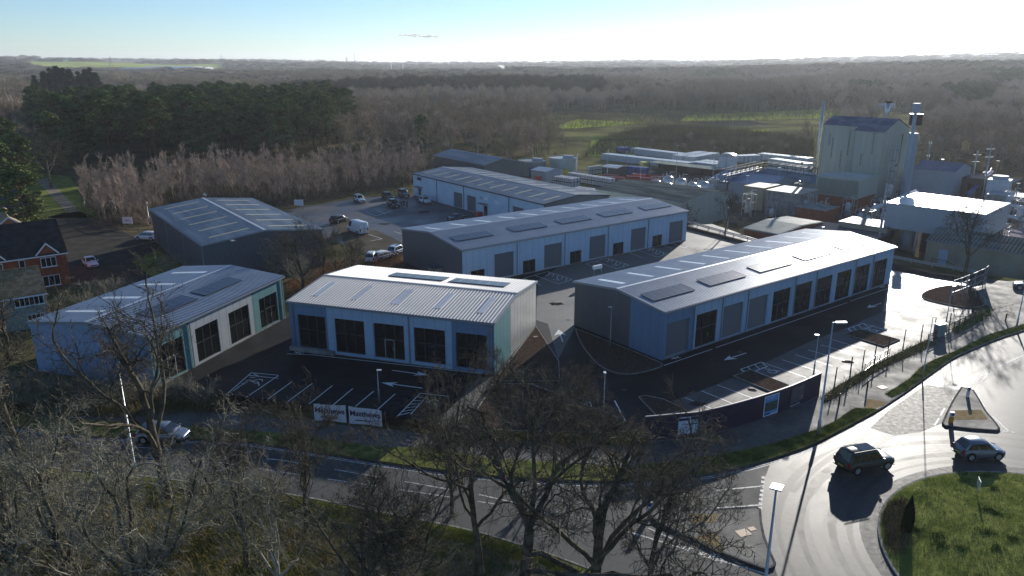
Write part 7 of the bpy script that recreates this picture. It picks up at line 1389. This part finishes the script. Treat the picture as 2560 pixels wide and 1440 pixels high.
pylon(278, 1700, 143, 'pylon left of the others in front of the far green field'); pylon(556, 2000, 139, 'pylon against the sky right of the far green field'); pylon(868, 2900, 143, 'distant pylon left of the faint mast on the skyline'); pylon(1173, 2900, 148, 'tiny pylon on the skyline left of the smoking chimney'); pylon(2190, 2300, 146, 'pylon on the hazy right hand hillside')
for px, r_, yt, lb in ((1360, 2600, 147, 'thin smoking chimney on the skyline'), (978, 2000, 158, 'short pale chimney, left of the pair beyond the woods'), (1007, 2000, 158, 'short pale chimney, right of the pair beyond the woods'), (888, 3000, 133, 'faint mast on the skyline')):
    x, y = pol(px, r_); z = float(terrain(x, y)); h = H - (yt - 155) / 1934 * r_ - z; rr_ = .9 if r_ > 2500 else 1.5; root = empty('distant_chimney', (x, y, z), 0, lb, 'chimney'); MB().tube([(0, 0, 0), (0, 0, h)], [rr_, rr_ * .7], 10).build('flue', M_ibc if 'pale' in lb else M_trim, root, True)
def puff(name, label, base, drift, n, r0, r1, seed, dens):
    rg = np.random.default_rng(seed); v = []; f = []; k = 0
    import bmesh
    bm = bmesh.new(); 
    for i in range(n):
        t = i / (n - 1); c = Vector(base) + Vector(drift) * t + Vector((rg.normal(0, 1), rg.normal(0, 1), rg.normal(0, 1))) * (r0 + (r1 - r0) * t) * .4
        bmesh.ops.create_icosphere(bm, subdivisions=2, radius=(r0 + (r1 - r0) * t) * rg.uniform(.6, 1.1), matrix=Matrix.Translation(c) @ Matrix.Diagonal((1.5, 1, .8, 1)))
    for vv in bm.verts: vv.co += Vector(rg.normal(0, .08, 3)) * r1
    me = bpy.data.meshes.new(name); bm.to_mesh(me); bm.free(); m_ = vapour(name, dens); me.materials.append(m_)
    for p in me.polygons: p.use_smooth = True
    o = link(name, me); tag(o, label, 'smoke', None, 'stuff'); return o
x, y = pol(1360, 2600); puff('smoke_plume', 'white smoke drifting left from the skyline chimney', (x - 2, y, H + 9), (-36, 0, 44), 14, 2.2, 5.5, 3, .5)
x, y = pol(1275, 1350); puff('smoke_plume', 'thin blue grey smoke rising from the woods before the plantation', (x, y, float(terrain(x, y)) + 8), (-18, 0, 10), 8, 1.5, 3.5, 4, .15)
def cloud(px0, px1, py, r_, th, name, label, seed, dens):
    x0, y0 = pol(px0, r_); x1, y1 = pol(px1, r_); z = H - (py - 155) / 1934 * r_; rg = np.random.default_rng(seed); import bmesh; bm = bmesh.new()
    for i in range(24):
        t = rg.uniform(0, 1); bmesh.ops.create_icosphere(bm, subdivisions=2, radius=1, matrix=Matrix.Translation((x0 + (x1 - x0) * t, y0 + rg.normal(0, 60), z + rg.normal(0, th * .06) + (.5 - t) * th * .5)) @ Matrix.Diagonal((abs(x1 - x0) * .10 * (1 - abs(t - .5)), 90, th * .18 * (1 - 1.5 * abs(t - .5)) + 1.5, 1)))
    me = bpy.data.meshes.new(name); bm.to_mesh(me); bm.free(); me.materials.append(vapour(name, dens)); [setattr(p, 'use_smooth', True) for p in me.polygons]; tag(link(name, me), label, 'cloud', None, 'stuff')
cloud(975, 1118, 93, 9000, 60, 'thin_cloud', 'single thin white cloud streak above the skyline', 5, .9)
# aerial haze over the whole scene
hz = MB().box(-9700, -9700, -3, 9700, 9700, 108).build('haze', None); tag(hz, kind='stuff'); m_ = bpy.data.materials.new('haze_air'); m_.use_nodes = True; nt = m_.node_tree; nt.nodes.remove(nt.nodes['Principled BSDF']); pv = nt.nodes.new('ShaderNodeVolumePrincipled'); pv.inputs['Density'].default_value = 1.2e-4; pv.inputs['Color'].default_value = (.90, .94, 1.0, 1); pv.inputs['Anisotropy'].default_value = .4
nt.links.new(pv.outputs[0], nt.nodes['Material Output'].inputs['Volume']); hz.data.materials.append(m_)
